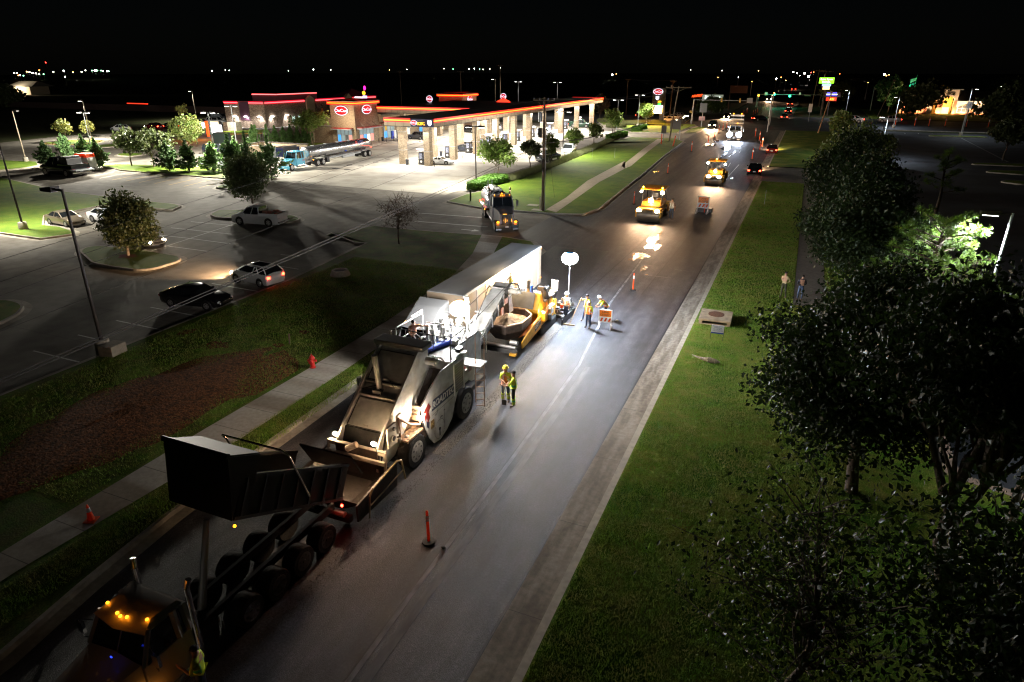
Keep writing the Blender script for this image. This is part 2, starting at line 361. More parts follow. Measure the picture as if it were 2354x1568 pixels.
streak('lane_stripe', [gV(1000, 1000), gV(1110, 920)], 0.3, painty, 0.02); streak('stop_line', [gV(1530, 965), gV(1590, 940)], 0.5, paintw, 0.02)
milled = mat('milled_strip', (0.13, 0.115, 0.095), 0.9, var=0.5, vscale=22, bump=1.0, bscale=30)
streak('milled_strip', [(-12.2, 20.5), (-12.15, 24), (-12.25, 28), (-12.45, 32), (-12.6, 37)], 0.62, milled, 0.016)
streak('hot_lane', [(-15.5, 28), (-15.6, 33), (-15.7, 37.5)], 4.6, hotmix, 0.014)
streak('hot_lane', [(-16.1, 37.5), (-16.5, 44), (-16.9, 50), (-17.2, 56)], 5.2, mat('fresh_hot', (0.016, 0.015, 0.017), 0.45, var=0.6, vscale=9, bump=0.5, bscale=40, stretch=(1, .25, 1)), 0.0145)
# wet and tack-coated patches beyond the rollers
wet = mat('wet_film', (0.30, 0.22, 0.15), 0.17, spec=0.9, var=0.55, vscale=3.5, bump=0.5, bscale=3)
def blotch(name, cx, cy_, rx, ry, m, seed, z=0.02, n=26, tilt=0.0):
    r_ = random.Random(seed); pts = []
    for i in range(n):
        t = 2 * math.pi * i / n; k = r_.uniform(0.62, 1.15)
        x, y = rx * k * math.cos(t), ry * k * math.sin(t)
        pts.append((cx + x * math.cos(tilt) - y * math.sin(tilt), cy_ + x * math.sin(tilt) + y * math.cos(tilt)))
    return sheet(name, pts, z, m)
for i, (px, py, rx, ry) in enumerate([(500, 730, .6, 1.5), (470, 790, .5, 1.3), (540, 800, .35, 1.3), (380, 880, .8, 1.1), (300, 915, .4, .5), (410, 1000, .3, 1.0), (560, 680, .2, 1.6), (440, 1060, .12, .25)]):
    x, y = gM(px, py); blotch('wet_patch', x, y, rx, ry, wet, i + 3, 0.02 + i * 0.0012)
wet2 = mat('wet_cold', (0.10, 0.11, 0.13), 0.16, spec=0.9, var=0.4, vscale=2, bump=0.6, bscale=2)
for i, (px, py, rx, ry) in enumerate([(1010, 800, .8, 4.), (1070, 800, .6, 3.5), (1100, 765, .7, 3.0), (1190, 830, 1.0, 7.), (1160, 900, .3, 6.), (1245, 890, .25, 6.), (530, 1055, .4, .9), (1240, 1115, .25, .8)]):
    x, y = gD(px, py); blotch('wet_patch', x, y, rx, ry, wet2, i + 30, 0.021 + i * 0.0012)
for i in range(46):
    t = rnd.random(); x = -16.6 + rnd.uniform(-2.2, 2.2); y = 53 + 14 * t
    blotch('loose_mix', x, y, rnd.uniform(.06, .35), rnd.uniform(.03, .10), hotmix, 300 + i, 0.026 + i * 0.0006, 9)

streak('gutter_seam', [(-6.1, -40), (-6.08, 103)], 0.09, jd, 0.022); streak('gutter_seam', [(-6.1, 121), (-6.1, 199)], 0.12, jd, 0.022)
for a, c, m in (((0, 765), (340, 797), jd), ((590, 770), (1030, 875), jd), ((450, 1065), (670, 1090), jw), ((700, 1010), (890, 1035), jw), ((455, 972), (505, 980), jw)): streak('road_crack', [gM(*a), gM(*c)], 0.07, m, 0.0175)
b = MB(); r_ = random.Random(21)
for k in range(2600):
    f = r_.random(); y = 8.5 + 30 * f; x = -12.05 + r_.gauss(0, .16) - .012 * (y - 20) * (y > 20); s_ = r_.uniform(.006, .022); a = r_.uniform(0, 6)
    b.add([(x + s_ * math.cos(a), y + s_ * math.sin(a), .017), (x + s_ * math.cos(a + 2.1), y + s_ * math.sin(a + 2.1), .017), (x + s_ * math.cos(a + 4.2), y + s_ * math.sin(a + 4.2), .017), (x, y, .017 + s_ * 1.3)], [(0, 1, 3), (1, 2, 3), (2, 0, 3)])
tag(b.build('loose_gravel', mat('spilt_mix', (.03, .027, .025), .6, col2=(.16, .14, .11), vscale=9)), 'crumbs of spilt asphalt mix along the edge of the new mat', 'gravel', kind='stuff')
# ---- right side: gutter, kerb, lawn, sidewalk, driveway, dark parking lot
gut = mat('gutter_concrete', (0.27, 0.235, 0.19), 0.9, var=0.2, vscale=5, bump=0.2, bscale=25); noise_mix(gut, 0.9, (0.62, 0.58, 0.54), (1.1, 1.1, 1.08), 0.40, 0.60, stretch=(3, .45, 1)); joints(gut, 0, 4.6, 0.03, 0.5)
def strip(name, x0, x1, ys, z0, z1, m):
    b = MB(); 
    for a, c in zip(ys[:-1], ys[1:]): b.quad((x0, a, z0), (x1, a, z1), (x1, c, z1), (x0, c, z0))
    return tag(b.build(name, m), kind='structure')
for y0, y1 in ((-40, 103), (103, 121), (121, 141), (141, 199)):
    drv = y0 in (103,)
    strip('gutter', -6.05, -4.92, (y0, y1), 0.018, 0.014, gut)
    if not drv:
        MB().box(-4.92, -4.66, y0, y1, 0.0, 0.16).build('kerb', mat('kerb_pale', (.42, .37, .29), .85, var=.15, vscale=4))['kind'] = 'structure'
        
rl = sheet('lawn', [(-4.66, -40), (30, -40), (30, 20), (7.6, 27.0), (7.6, 60), (8.5, 103), (-4.66, 103)], 0.155, grass)
sheet('driveway', [(-4.9, 103), (12, 103), (12, 121), (-4.9, 121)], 0.013, oldlot)
sheet('lawn', [(-4.66, 121), (9, 121), (9, 199), (-4.66, 199)], 0.155, grass)
sheet('sidewalk', [(1.05, 46.5), (3.1, 46.5), (3.1, 103), (1.05, 103)], 0.175, mat('dusky_walk', (0.19, 0.165, 0.14), 0.9, var=0.15, vscale=4))
sheet('parking_lot', [(7.6, 27.2), (30, 20.3), (300, 20), (300, 207), (20, 207), (9, 121), (12, 121), (12, 103), (8.5, 103)], 0.0, darklot)
pk = mat('pink_kerb', (0.36, 0.25, 0.19), 0.9, var=0.15, vscale=4)
MB().prism([(7.2, 27.0), (7.6, 26.8), (30, 19.9), (30, 20.4), (7.75, 27.25), (7.6, 60), (7.2, 60)], 0.0, 0.17).build('kerb', pk)['kind'] = 'structure'
for i in range(4): streak('stall_line', [(8.6 + i * .5, 32 + 2.9 * i), (13.4 + i * .5, 31.2 + 2.9 * i)], 0.12, paintw, 0.004)
lawn([(28.4, 195.5), (40.8, 196), (40.6, 198.5), (29, 198.2)], grass, 0.8, gutter=0)
lawn([gE(1870, 1030), gE(2343, 1050), gE(2343, 1030), gE(1930, 1020)], grass, 0.8, gutter=0)
lawn([gE(2000, 1100), gE(2343, 1125), gE(2343, 1095), gE(2060, 1085)], grass, 0.8, gutter=0)
lawn([gE(2135, 1190), gE(2343, 1215), gE(2343, 1185), gE(2180, 1175)], grass, 0.8, gutter=0)
lawn([gE(1030, 1040), gE(1150, 1065), gE(1190, 1060), gE(1130, 1035)], grass, 0.5, gutter=0, top=0.1)
for px in (1240, 1360, 1480, 1600, 1720, 1850, 1985, 2120, 2250):
    a = gE(px, 722); b = gE(px + 40, 752); streak('stall_line', [a, b], 0.22, paintw, 0.004)
streak('stall_line', [gE(1780, 790), gE(2200, 1005)], 0.3, mat('faint_paint', (0.25, 0.25, 0.25), 0.8), 0.005)
MB().box(20, 120, 211.6, 212.3, 0, 0.17).build('kerb', conc)['kind'] = 'structure'
sheet('lawn', [(20, 262), (120, 262), (200, 330), (20, 330)], 0.02, grass)
sheet('lawn', [(12, 207.2), (150, 207.2), (150, 211.6), (12, 211.6)], 0.02, field)

# ---- left side near: big verge lawn with sidewalk and spread dirt
L1 = [(-17.9 - .2, -40)] + [(x - 0.2, y) for x, y in Lk[1:]] + [(-20.2, 53.4), (-22.2, 56.2), (-25.3, 56.8), (-33.7, 56.0), (-39.5, 55.9), G(748, 545), G(762, 538), G(815, 560), G(845, 562), (-34.6, 38), (-34.55, 20), (-34.5, -40)]
verge = mat('near_grass', (0.07, 0.15, 0.012), 0.9, spec=0.1, col2=(0.12, 0.13, 0.03), vscale=1.5, bump=0.4, bscale=16)
noise_mix(verge, 0.4, (0.6, 0.6, 0.55), (1.2, 1.15, 1.1)); noise_mix(verge, 16, (0.45, 0.5, 0.45), (1.4, 1.4, 1.3), 0.3, 0.7)
lawn(L1, verge, 0.0)
wk = [(-22.1, -40, -20.9), (-22.3, 4, -21.0), (-22.5, 9, -21.1), (-22.7, 18, -20.6), (-22.65, 25, -20.7), (-22.8, 33, -21.05), (-23.6, 43, -21.9), (-25.2, 50, -23.3), (-27.6, 56.9, -25.4)]
b = MB(); b.add([p for x0, y, x1 in wk for p in ((x0, y, 0.182), (x1, y, 0.182))], [(2 * i, 2 * i + 1, 2 * i + 3, 2 * i + 2) for i in range(len(wk) - 1)]); tag(b.build('sidewalk', walkm), kind='structure')
def mound(name, poly_c, rx, ry, h, m, seed, z=0.16, n=40, rings=9):
    r_ = random.Random(seed); b = MB(); ph = [r_.uniform(0.75, 1.12) for _ in range(n)]
    ph = [(ph[i - 1] + ph[i] * 2 + ph[(i + 1) % n]) / 4 for i in range(n)]
    vs = []
    for j in range(rings):
        k = 1 - j / rings
        for i in range(n):
            t = 2 * math.pi * i / n
            vs.append((poly_c[0] + rx * ph[i] * k * math.cos(t), poly_c[1] + ry * ph[i] * k * math.sin(t), z + h * (1 - k ** 2) + (r_.uniform(-.05, .05) if j else -0.02) * min(1, h * 4)))
    vs.append((poly_c[0], poly_c[1], z + h)); c = len(vs) - 1
    fs = [(j * n + i, j * n + (i + 1) % n, (j + 1) * n + (i + 1) % n, (j + 1) * n + i) for j in range(rings - 1) for i in range(n)] + [((rings - 1) * n + i, (rings - 1) * n + (i + 1) % n, c) for i in range(n)]
    return tag(b.add(vs, fs).build(name, m, smooth=60), kind='structure')
mound('dirt', (-27.2, 18.2), 3.6, 8.6, 0.16, dirt, 5)
sheet('dirt', [(-24.6, 19.8), (-23.0, 21.5), (-23.0, 24.6), (-23.8, 25.6), (-25.6, 26.5), (-26.6, 24)], 0.186, dirt)
for i, (px, py, rx, ry) in enumerate([(500, 800, .9, .6), (430, 770, .5, .6), (700, 770, .4, .3), (640, 800, .5, .3)]):
    x, y = G(px, py); blotch('dirt', x, y, rx, ry, dirt, 70 + i, 0.188 + i * .001, 20)

# ---- station lawn, second lawn, islands
L2 = [gC(690, 1155), gC(1010, 1215), gC(1320, 1240), gC(1590, 1262), gC(1700, 1268), gC(1950, 1275), gC(2100, 1222)] + [(x - 0.2, y) for x, y in Lk2[1:]] + [gD(780, 775), gD(700, 745), gD(600, 742), gD(300, 735), gD(150, 765), gD(0, 800), gC(2180, 590), gC(1790, 740), gC(1240, 960), gC(1000, 1060), gC(860, 1090)]
lawn(L2, lush, 0.0)
w2 = [gC(1610, 1235) + gC(1705, 1262), gC(1800, 1120) + gC(1880, 1140), gC(2000, 960) + gC(2110, 975), gC(2354, 770) + gC(2354, 845), gD(200, 1010) + gD(290, 1010), gD(400, 850) + gD(455, 870), gD(545, 750) + gD(600, 757)]
b = MB(); b.add([p for a in w2 for p in ((a[0], a[1], 0.182), (a[2], a[3], 0.182))], [(2 * i, 2 * i + 1, 2 * i + 3, 2 * i + 2) for i in range(len(w2) - 1)]); tag(b.build('sidewalk', mat('tan_walk', (0.42, 0.35, 0.26), 0.9, var=0.1, vscale=3)), kind='structure')
lawn([gD(300, 685), gD(720, 692), gD(800, 650), gD(900, 622), gD(880, 612), gD(600, 605), gD(200, 590), gD(0, 570), gD(0, 600), gD(200, 650)], lush, 0.0)
lawn([gD(795, 692), gD(900, 690), gD(1000, 645), gD(960, 632), gD(850, 655)], lush, 0.0)
sheet('sidewalk', [gD(740, 690), gD(800, 692), gD(930, 632), gD(900, 622), gD(830, 655)], 0.02, MATS['tan_walk'])
lawn([(-56, 207), (-33, 207), (-33, 203), (-56, 198)], grass, 0.0, gutter=0)
sheet('fence_row', [(-150, 262), (-40, 255), (-40, 420), (-300, 420)], 0.0, field)
L4 = [(-130, 66), gA(560, 1310), gA(1310, 1400), gF(1370, 240), gF(1410, 255), gF(1350, 282), gF(1070, 255), gF(780, 250), gF(540, 300), gF(340, 330), gF(330, 405), gF(470, 420), gF(565, 455), gF(560, 475), gF(320, 507), gF(0, 460), (-80, 39.0), (-130, 40)]
lawn(L4, lush, 0.0)
lawn([gF(640, 610), gF(740, 700), gF(900, 730), gF(1080, 755), gF(1200, 745), gF(1400, 685), gF(1405, 655), gF(1100, 603), gF(780, 570), gF(690, 578)], lush, 0.6)
blotch('mulch', *gF(1000, 652), 1.1, .7, mat('mulch', (0.12, 0.035, 0.012), 0.95, var=0.5, vscale=12, bump=1, bscale=14), 8, 0.19)
lawn([gF(1655, 320), gF(1700, 340), gF(2200, 375), gF(2300, 375), gF(2345, 355), gF(2300, 330), gF(1900, 285), gF(1720, 285)], lush, 0.5)
lawn([gA(1990, 1275), gA(2150, 1290), gA(2300, 1290), gA(2354, 1260), gA(2200, 1235), gA(2050, 1245)], lush, 0.5)
lawn([gA(905, 1065), gA(1120, 1112), gA(1500, 1145), gA(2110, 1190), gB(760, 1230), gB(640, 1180), gB(200, 1150), gA(1900, 1085), gA(1500, 1075), gA(1120, 1060)], lush, 0.8)
lawn([gA(405, 865), gA(650, 875), gA(850, 862), gA(945, 838), gA(800, 832), gA(600, 838)], lush, 0.8, km=mat('yellow_kerb', (0.42, 0.27, 0.08), 0.8, var=0.2, vscale=2))
lawn([gA(880, 898), gA(1000, 900), gA(1060, 890), gA(1040, 868), gA(930, 880)], lush, 0.8)
lawn([gA(1080, 975), gA(1200, 985), gA(1310, 970), gA(1300, 955), gA(1100, 960)], lush, 0.4)
lawn([gA(-60, 1120), gA(200, 1095), gA(350, 1070), gA(330, 1035), gA(150, 1030), gA(-60, 1015)], lush, 0.6)
sheet('lawn', [(-400, 60), (-186, 105), gA(0, 855), gA(600, 790), gA(1000, 770), gA(1500, 735), (-184, 150), (-190, 260), (-400, 260)], 0.03, field)
lawn([gB(600, 690), gB(640, 655), gB(560, 655), gB(100, 670), gB(60, 700), gB(300, 700)], grass, 0.0, km=MATS['yellow_kerb'])
lawn([gF(-40, 1000), gF(60, 1000), gF(140, 1020), gF(172, 1050), gF(120, 1110), gF(0, 1170), gF(-60, 1200)], grass, 0.5)
lawn([(-112, 112), (-97, 112.5), (-97, 122), (-112, 122)], lush, 0.0, gutter=0)
pav = mat('bright_apron', (0.40, 0.375, 0.33), 0.85, spec=0.25, var=0.1, vscale=9); noise_mix(pav, 0.25, (0.70, 0.68, 0.65), (1.1, 1.1, 1.08), 0.35, 0.6); joints(pav, 4.6, 4.6, 0.05, 0.7)
sheet('forecourt', [(-96, 76), (-42, 76), (-42.5, 150), (-44, 178), (-96, 196)], 0.005, pav)
sheet('store_apron', [(-90.5, 124), (-86.3, 124), (-86.3, 196), (-90.5, 196)], 0.14, conc)
MB().box(-86.32, -86.1, 124, 196, 0.0, 0.15).build('kerb', conc)['kind'] = 'structure'
# parking marks, manholes, arrow
for (a, c) in [((1340, 415), (1815, 465)), ((1495, 367), (1835, 399)), ((1230, 470), (1500, 500)), ((1500, 500), (1805, 540)), ((1290, 555), (1630, 600)), ((1660, 852), (2040, 917)), ((1180, 1038), (1580, 1115)), ((910, 1142), (1320, 1228)), ((610, 1255), (1030, 1352)), ((260, 1380), (710, 1490)), ((2040, 692), (2340, 740)), ((1850, 770), (1900, 778)), ((720, 415), (780, 425)), ((1890, 368), (1140, 612)), ((2200, 625), (2352, 640)), ((1770, 1010), (1810, 1015))]:
    streak('stall_line', [gF(*a), gF(*c)], 0.11, paintw, 0.005)
for i, (a, c) in enumerate([((870, 1160), (1050, 1120)), ((915, 1182), (1150, 1135)), ((1030, 1197), (1290, 1145)), ((1155, 1207), (1420, 1150)), ((1280, 1220), (1550, 1160)), ((1420, 1230), (1680, 1170)), ((1550, 1243), (1800, 1185)), ((1690, 1255), (1950, 1192)), ((1830, 1268), (2080, 1205))]):
    streak('stall_line', [gA(*a), gA(*c)], 0.14, paintw if i < 2 else painty, 0.005)
for (a, c) in [((400, 1253), (1005, 1297)), ((300, 1325), (1060, 1385))]: streak('lane_stripe', [gC(*a), gC(*c)], 0.22, paintw, 0.006)
ax, ay = gC(912, 1417)
MB().add([(ax - 1.2, ay - .12, .006), (ax + .1, ay - .12, .006), (ax + .1, ay - .45, .006), (ax + .9, ay, .006), (ax + .1, ay + .45, .006), (ax + .1, ay + .12, .006), (ax - 1.2, ay + .12, .006)], [(0, 1, 2, 3, 4, 5, 6)]).build('arrow_marking', paintw)['kind'] = 'structure'
for i in range(7): streak('stall_line', [gB(2080 + i * 8, 800 + i * 45)[0:2] if False else (-86 + 0.2, 128 + i * 3.4), (-81.5, 126.6 + i * 3.4)], 0.12, painty, 0.0092)
for px, py in ((1920, 1028), (1585, 1115), (1745, 1072), (1445, 1103), (1610, 1062), (2060, 992)):
    x, y = gB(px, py); tag(MB().cyl((x, y, 0.0), (x, y, 0.018), 0.55, n=18).build('manhole_cover', mat('iron', (0.05, 0.045, 0.04), 0.7)), 'round iron manhole cover %s' % {1920: 'right behind the tank trailer wheels', 1585: 'nearest the camera beside the tank trailer', 1745: 'in the middle of the group beside the tank trailer', 1445: 'small, nearest the blue semi cab', 1610: 'close under the tank trailer middle', 2060: 'farthest right, toward the canopy'}[px], 'manhole cover', 'manhole covers in the forecourt')
# tyre scuffs
scuff = mat('tyre_scuff', (0.11, 0.10, 0.09), 0.85, var=0.3, vscale=2)
for pts in ([(-62, 66), (-55, 67.5), (-50, 71), (-47, 76)], [(-66, 62), (-56, 64.5), (-50, 68)], [(-58, 60.5), (-49, 62), (-43, 61)]):
    streak('tyre_mark', pts, 0.16, scuff, 0.0085)
# ---------------------------------------------------------------- vegetation
def leafmat(name, c1, c2, rough=0.5, spec=0.5):
    m = mat(name, c1, rough, spec=spec, col2=c2, vscale=1.3)
    n = m.node_tree.nodes; l = m.node_tree.links; b = n['Principled BSDF']
    tr = n.new('ShaderNodeBsdfTranslucent'); mx = n.new('ShaderNodeMixShader'); mx.inputs[0].default_value = 0.28
    l.new(b.inputs['Base Color'].links[0].from_socket, tr.inputs[0]); out = n['Material Output']
    l.new(b.outputs[0], mx.inputs[1]); l.new(tr.outputs[0], mx.inputs[2]); l.new(mx.outputs[0], out.inputs[0])
    return m
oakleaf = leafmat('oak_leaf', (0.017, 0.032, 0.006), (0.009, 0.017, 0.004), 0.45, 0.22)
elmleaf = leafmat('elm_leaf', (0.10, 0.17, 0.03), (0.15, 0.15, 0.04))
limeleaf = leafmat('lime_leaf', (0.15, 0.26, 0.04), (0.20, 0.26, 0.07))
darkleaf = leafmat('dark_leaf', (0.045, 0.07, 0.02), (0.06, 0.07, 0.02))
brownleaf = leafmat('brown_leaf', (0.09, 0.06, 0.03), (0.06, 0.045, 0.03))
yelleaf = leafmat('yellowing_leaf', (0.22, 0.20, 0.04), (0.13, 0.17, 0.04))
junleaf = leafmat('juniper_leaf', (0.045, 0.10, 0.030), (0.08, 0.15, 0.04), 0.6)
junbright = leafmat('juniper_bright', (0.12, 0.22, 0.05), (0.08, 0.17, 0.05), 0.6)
pineleaf = leafmat('pine_needle', (0.16, 0.26, 0.03), (0.10, 0.19, 0.02), 0.55)
hedgeleaf = leafmat('hedge_leaf', (0.11, 0.24, 0.03), (0.08, 0.18, 0.025), 0.6)

def leaves(b, r_, c, s, elong=1.7, up=0.3):
    """one leaf: a folded diamond"""
    d = Vector((r_.gauss(0, 1), r_.gauss(0, 1), r_.gauss(0, 0.8) + up)).normalized(); e = d.orthogonal().normalized()
    e.rotate(Matrix.Rotation(r_.uniform(0, 6.28), 3, d)); f = d.cross(e)
    k = s * r_.uniform(0.45, 1.6); c = Vector(c)
    a = c + e * k * elong / 2; z = c - e * k * elong / 2; p = c + f * k / 2 + d * k * .12; q = c - f * k / 2 + d * k * .12
    n = len(b.v); b.v += [tuple(a), tuple(p), tuple(z), tuple(q)]; b.f.append((n, n + 1, n + 2, n + 3)); b.k.append(0)

def limb_path(r_, a, b_, sag=0.15, n=4):
    a = Vector(a); b_ = Vector(b_); L = (b_ - a).length; out = [a]
    for i in range(1, n): out.append(a.lerp(b_, i / n) + Vector((r_.uniform(-1, 1), r_.uniform(-1, 1), r_.uniform(-.5, 1))) * L * sag * 0.35)
    return out + [b_]
def tree(name, label, x, y, h, rx, z0, nleaf, ls, m, seed, tm=None, group=None, trunk_r=0.16, clumps=26, stems=1, cat='tree', spread=0.30, top=1.0, z=0.15, twigs=0, dx=0, dy=0):
    r_ = random.Random(seed); t = thing(name, label, cat, (x, y, z), 0, group); tm = tm or bark
    tb = MB(); cz = (z0 + h) / 2; rz = (h - z0) / 2; cl = []
    for i in range(clumps):
        while True:
            v = Vector((r_.uniform(-1, 1), r_.uniform(-1, 1), r_.uniform(-1, 1)))
            if 0.2 < v.length < 1: break
        v = v.normalized() * (v.length ** 0.45) * 0.82
        wob = r_.uniform(0.55, 1.24)
        cl.append((Vector((dx + v.x * rx * wob * (1 - 0.28 * max(0, v.z)), dy + v.y * rx * wob * (1 - 0.28 * max(0, v.z)), cz + v.z * rz * wob * top)), r_.uniform(0.6, 1.35)))
    bases = []
    for sidx in range(stems):
        off = Vector((0.12 * (sidx - (stems - 1) / 2), r_.uniform(-.08, .08), 0)); topp = Vector((dx * .7 + r_.uniform(-.4, .4) * (stems > 1) * rx, dy * .7 + r_.uniform(-.3, .3) * (stems > 1) * rx, z0 + (h - z0) * 0.62))
        path = limb_path(r_, off, topp, 0.10 if stems == 1 else 0.2, 5); rr = [trunk_r * (1 - 0.7 * i / 5) / (stems ** .5) for i in range(6)]
        tb.tube(path, rr, 8); bases.append(path)
    for i, (c, s) in enumerate(cl):
        p = bases[i % stems]; st = p[min(4, 2 + i % 3)]
        if c.z < st.z - 0.3: st = p[2]
        q = limb_path(r_, st, c, 0.22, 3); tb.tube(q, [trunk_r * .34, trunk_r * .22, trunk_r * .13, trunk_r * .06], 5)
        for k in range(twigs):
            e = c + Vector((r_.gauss(0, 1), r_.gauss(0, 1), r_.gauss(0.4, .8))) * rx * .3; tb.tube([c, c.lerp(e, .5) + Vector((0, 0, .1)), e], [.018, .012, .006], 4)
    tb.build('trunk', tm, t, smooth=60)
    cb = MB(); tot = sum(s ** 2 for _, s in cl)
    for c, s in cl:
        for k in range(int(nleaf * s * s / tot)):
            v = Vector((r_.gauss(0, 1), r_.gauss(0, 1), r_.gauss(0, 0.75)))
            if v.length > 2.1: v = v.normalized() * 2.1 * r_.random() ** .3
            leaves(cb, r_, c + v * spread * s * rx * 0.62, ls)
    cb.build('crown', m, t); return t
def juniper(label, x, y, h, rx, m, seed, n=64, ls=0.15, group='junipers around the station lot', z=0.15):
    r_ = random.Random(seed); t = thing('juniper', label, 'shrub', (x, y, z), 0, group)
    MB().tube([(0, 0, 0), (r_.uniform(-.1, .1), 0, h * .5), (0, 0, h * .92)], [.12, .07, .02], 6).build('trunk', bark, t)
    b = MB()
    for i in range(n):
        a = r_.uniform(0, 6.28); f = r_.random(); z0_ = h * (0.04 + 0.62 * f); out = rx * (1 - 0.80 * f) * r_.uniform(.5, 1.35) * (1.25 if n > 30 else 1); up = r_.uniform(.2, 1.1) * (0.6 + rx * .3)
        s = Vector((0.15 * math.cos(a), .15 * math.sin(a), z0_)); e = Vector((math.cos(a) * out, math.sin(a) * out, z0_ + up))
        for k in range(58):
            q = r_.random() ** .8; c = s.lerp(e, q); wv = (1 - q) * 0.24 + 0.06
            leaves(b, r_, c + Vector((r_.gauss(0, wv), r_.gauss(0, wv), r_.gauss(0, wv * .8) + .12 * math.sin(q * 3))), ls, 2.2, .8)
    for k in range(430):
        q = r_.random(); wv = (1 - q) * .32 + .05; leaves(b, r_, (r_.gauss(0, wv), r_.gauss(0, wv), h * (.35 + .67 * q)), ls, 2.2, .9)
    b.build('foliage', m, t); return t
def pine(label, x, y, h, rx, z0, tufts, seed, group=None, nl=0.30, m=None, z=0.0):
    r_ = random.Random(seed); t = thing('pine_tree', label, 'tree', (x, y, z), 0, group); tb = MB(); b = MB()
    tr = [(0, 0, 0), (.1, 0, h * .35), (-.1, .1, h * .7), (0, 0, h * .97)]; tb.tube(tr, [.2, .15, .09, .03], 8)
    nb = tufts // 7
    for i in range(nb):
        f = (i + .5) / nb; zz = z0 + (h - z0) * f * .92; a = i * 2.4 + r_.uniform(-.4, .4); L = rx * (1.05 - 0.65 * f) * r_.uniform(.7, 1.1)
        st = Vector((0, 0, zz - .4)); e = Vector((math.cos(a) * L, math.sin(a) * L, zz + r_.uniform(-.1, .6)))
        tb.tube(limb_path(r_, st, e, .15, 3), [.06, .04, .03, .015], 5)
        for k in range(7):
            c = st.lerp(e, 0.42 + .58 * (k / 6)) + Vector((r_.uniform(-.5, .5), r_.uniform(-.5, .5), r_.uniform(-.1, .5))) * (0.8 if k < 6 else 0)
            tb.tube([st.lerp(e, .35 + .5 * k / 6), c], [.02, .012], 4)
            for q in range(46):
                d = Vector((r_.gauss(0, 1), r_.gauss(0, 1), r_.gauss(.55, .8))).normalized() * nl * r_.uniform(.7, 1.15); s_ = d.orthogonal().normalized() * 0.011
                n = len(b.v); b.v += [tuple(c - s_), tuple(c + s_), tuple(c + d * 1.0 + s_ * .5), tuple(c + d - s_ * .5)]; b.f.append((n, n + 1, n + 2, n + 3)); b.k.append(0)
    tb.build('trunk', bark, t, smooth=60); b.build('crown', m or pineleaf, t); return t

# the dark row of trees on the right
GR = 'shade trees along the right side lawn'
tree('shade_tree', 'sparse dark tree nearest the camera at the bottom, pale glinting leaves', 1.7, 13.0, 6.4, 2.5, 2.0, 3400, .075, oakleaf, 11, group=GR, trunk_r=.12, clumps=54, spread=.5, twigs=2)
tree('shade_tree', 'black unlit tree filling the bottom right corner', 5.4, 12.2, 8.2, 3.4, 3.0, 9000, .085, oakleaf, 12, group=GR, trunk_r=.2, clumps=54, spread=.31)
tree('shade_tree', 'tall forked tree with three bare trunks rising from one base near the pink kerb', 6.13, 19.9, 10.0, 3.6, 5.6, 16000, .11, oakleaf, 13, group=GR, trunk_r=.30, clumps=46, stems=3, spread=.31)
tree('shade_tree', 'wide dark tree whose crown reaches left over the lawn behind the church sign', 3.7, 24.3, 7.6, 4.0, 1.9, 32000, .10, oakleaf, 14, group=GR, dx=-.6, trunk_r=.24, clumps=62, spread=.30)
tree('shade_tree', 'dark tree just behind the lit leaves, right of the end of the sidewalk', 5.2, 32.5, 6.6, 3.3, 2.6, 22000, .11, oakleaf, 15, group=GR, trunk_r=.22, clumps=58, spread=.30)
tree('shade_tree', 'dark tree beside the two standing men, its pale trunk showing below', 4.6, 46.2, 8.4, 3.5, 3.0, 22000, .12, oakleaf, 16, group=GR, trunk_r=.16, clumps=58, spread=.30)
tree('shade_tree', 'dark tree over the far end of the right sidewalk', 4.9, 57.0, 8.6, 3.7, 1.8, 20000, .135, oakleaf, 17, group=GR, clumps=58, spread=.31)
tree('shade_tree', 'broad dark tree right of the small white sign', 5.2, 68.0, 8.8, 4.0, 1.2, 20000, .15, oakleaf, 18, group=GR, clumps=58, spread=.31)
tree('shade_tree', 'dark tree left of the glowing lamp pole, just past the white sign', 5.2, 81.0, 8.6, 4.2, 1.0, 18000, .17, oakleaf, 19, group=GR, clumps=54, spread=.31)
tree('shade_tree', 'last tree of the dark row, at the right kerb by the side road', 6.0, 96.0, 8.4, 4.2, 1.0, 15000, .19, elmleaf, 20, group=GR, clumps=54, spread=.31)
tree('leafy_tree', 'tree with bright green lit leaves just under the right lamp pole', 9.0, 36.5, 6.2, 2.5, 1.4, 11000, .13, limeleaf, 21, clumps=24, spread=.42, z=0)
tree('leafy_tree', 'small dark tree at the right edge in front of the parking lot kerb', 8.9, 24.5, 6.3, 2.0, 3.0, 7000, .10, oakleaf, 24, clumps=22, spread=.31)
pine('bright green long-needled pine lit by the right lamp pole', 7.9, 42.2, 7.9, 3.8, 2.8, 320, 31)
pine('dim pine standing alone in the dark parking lot', 14.5, 84.0, 7.2, 2.6, 3.0, 90, 32, nl=.4)
tree('leafy_tree', 'pale green pine-like tree behind the dark row beside the brown pole', 6.5, 150, 7.6, 2.2, 3.4, 2200, .30, elmleaf, 22, clumps=22, spread=.35, z=0)
tree('leafy_tree', 'dark tree rising from the island at the far right of the lot', 34.0, 148.0, 7.5, 3.0, 2.4, 3000, .3, darkleaf, 23, clumps=22, z=0)
tree('leafy_tree', 'dark trunk tree in the small island below the glowing pole', 13.6, 131.5, 5.5, 1.6, 2.2, 1500, .3, darkleaf, 25, clumps=14, z=0)

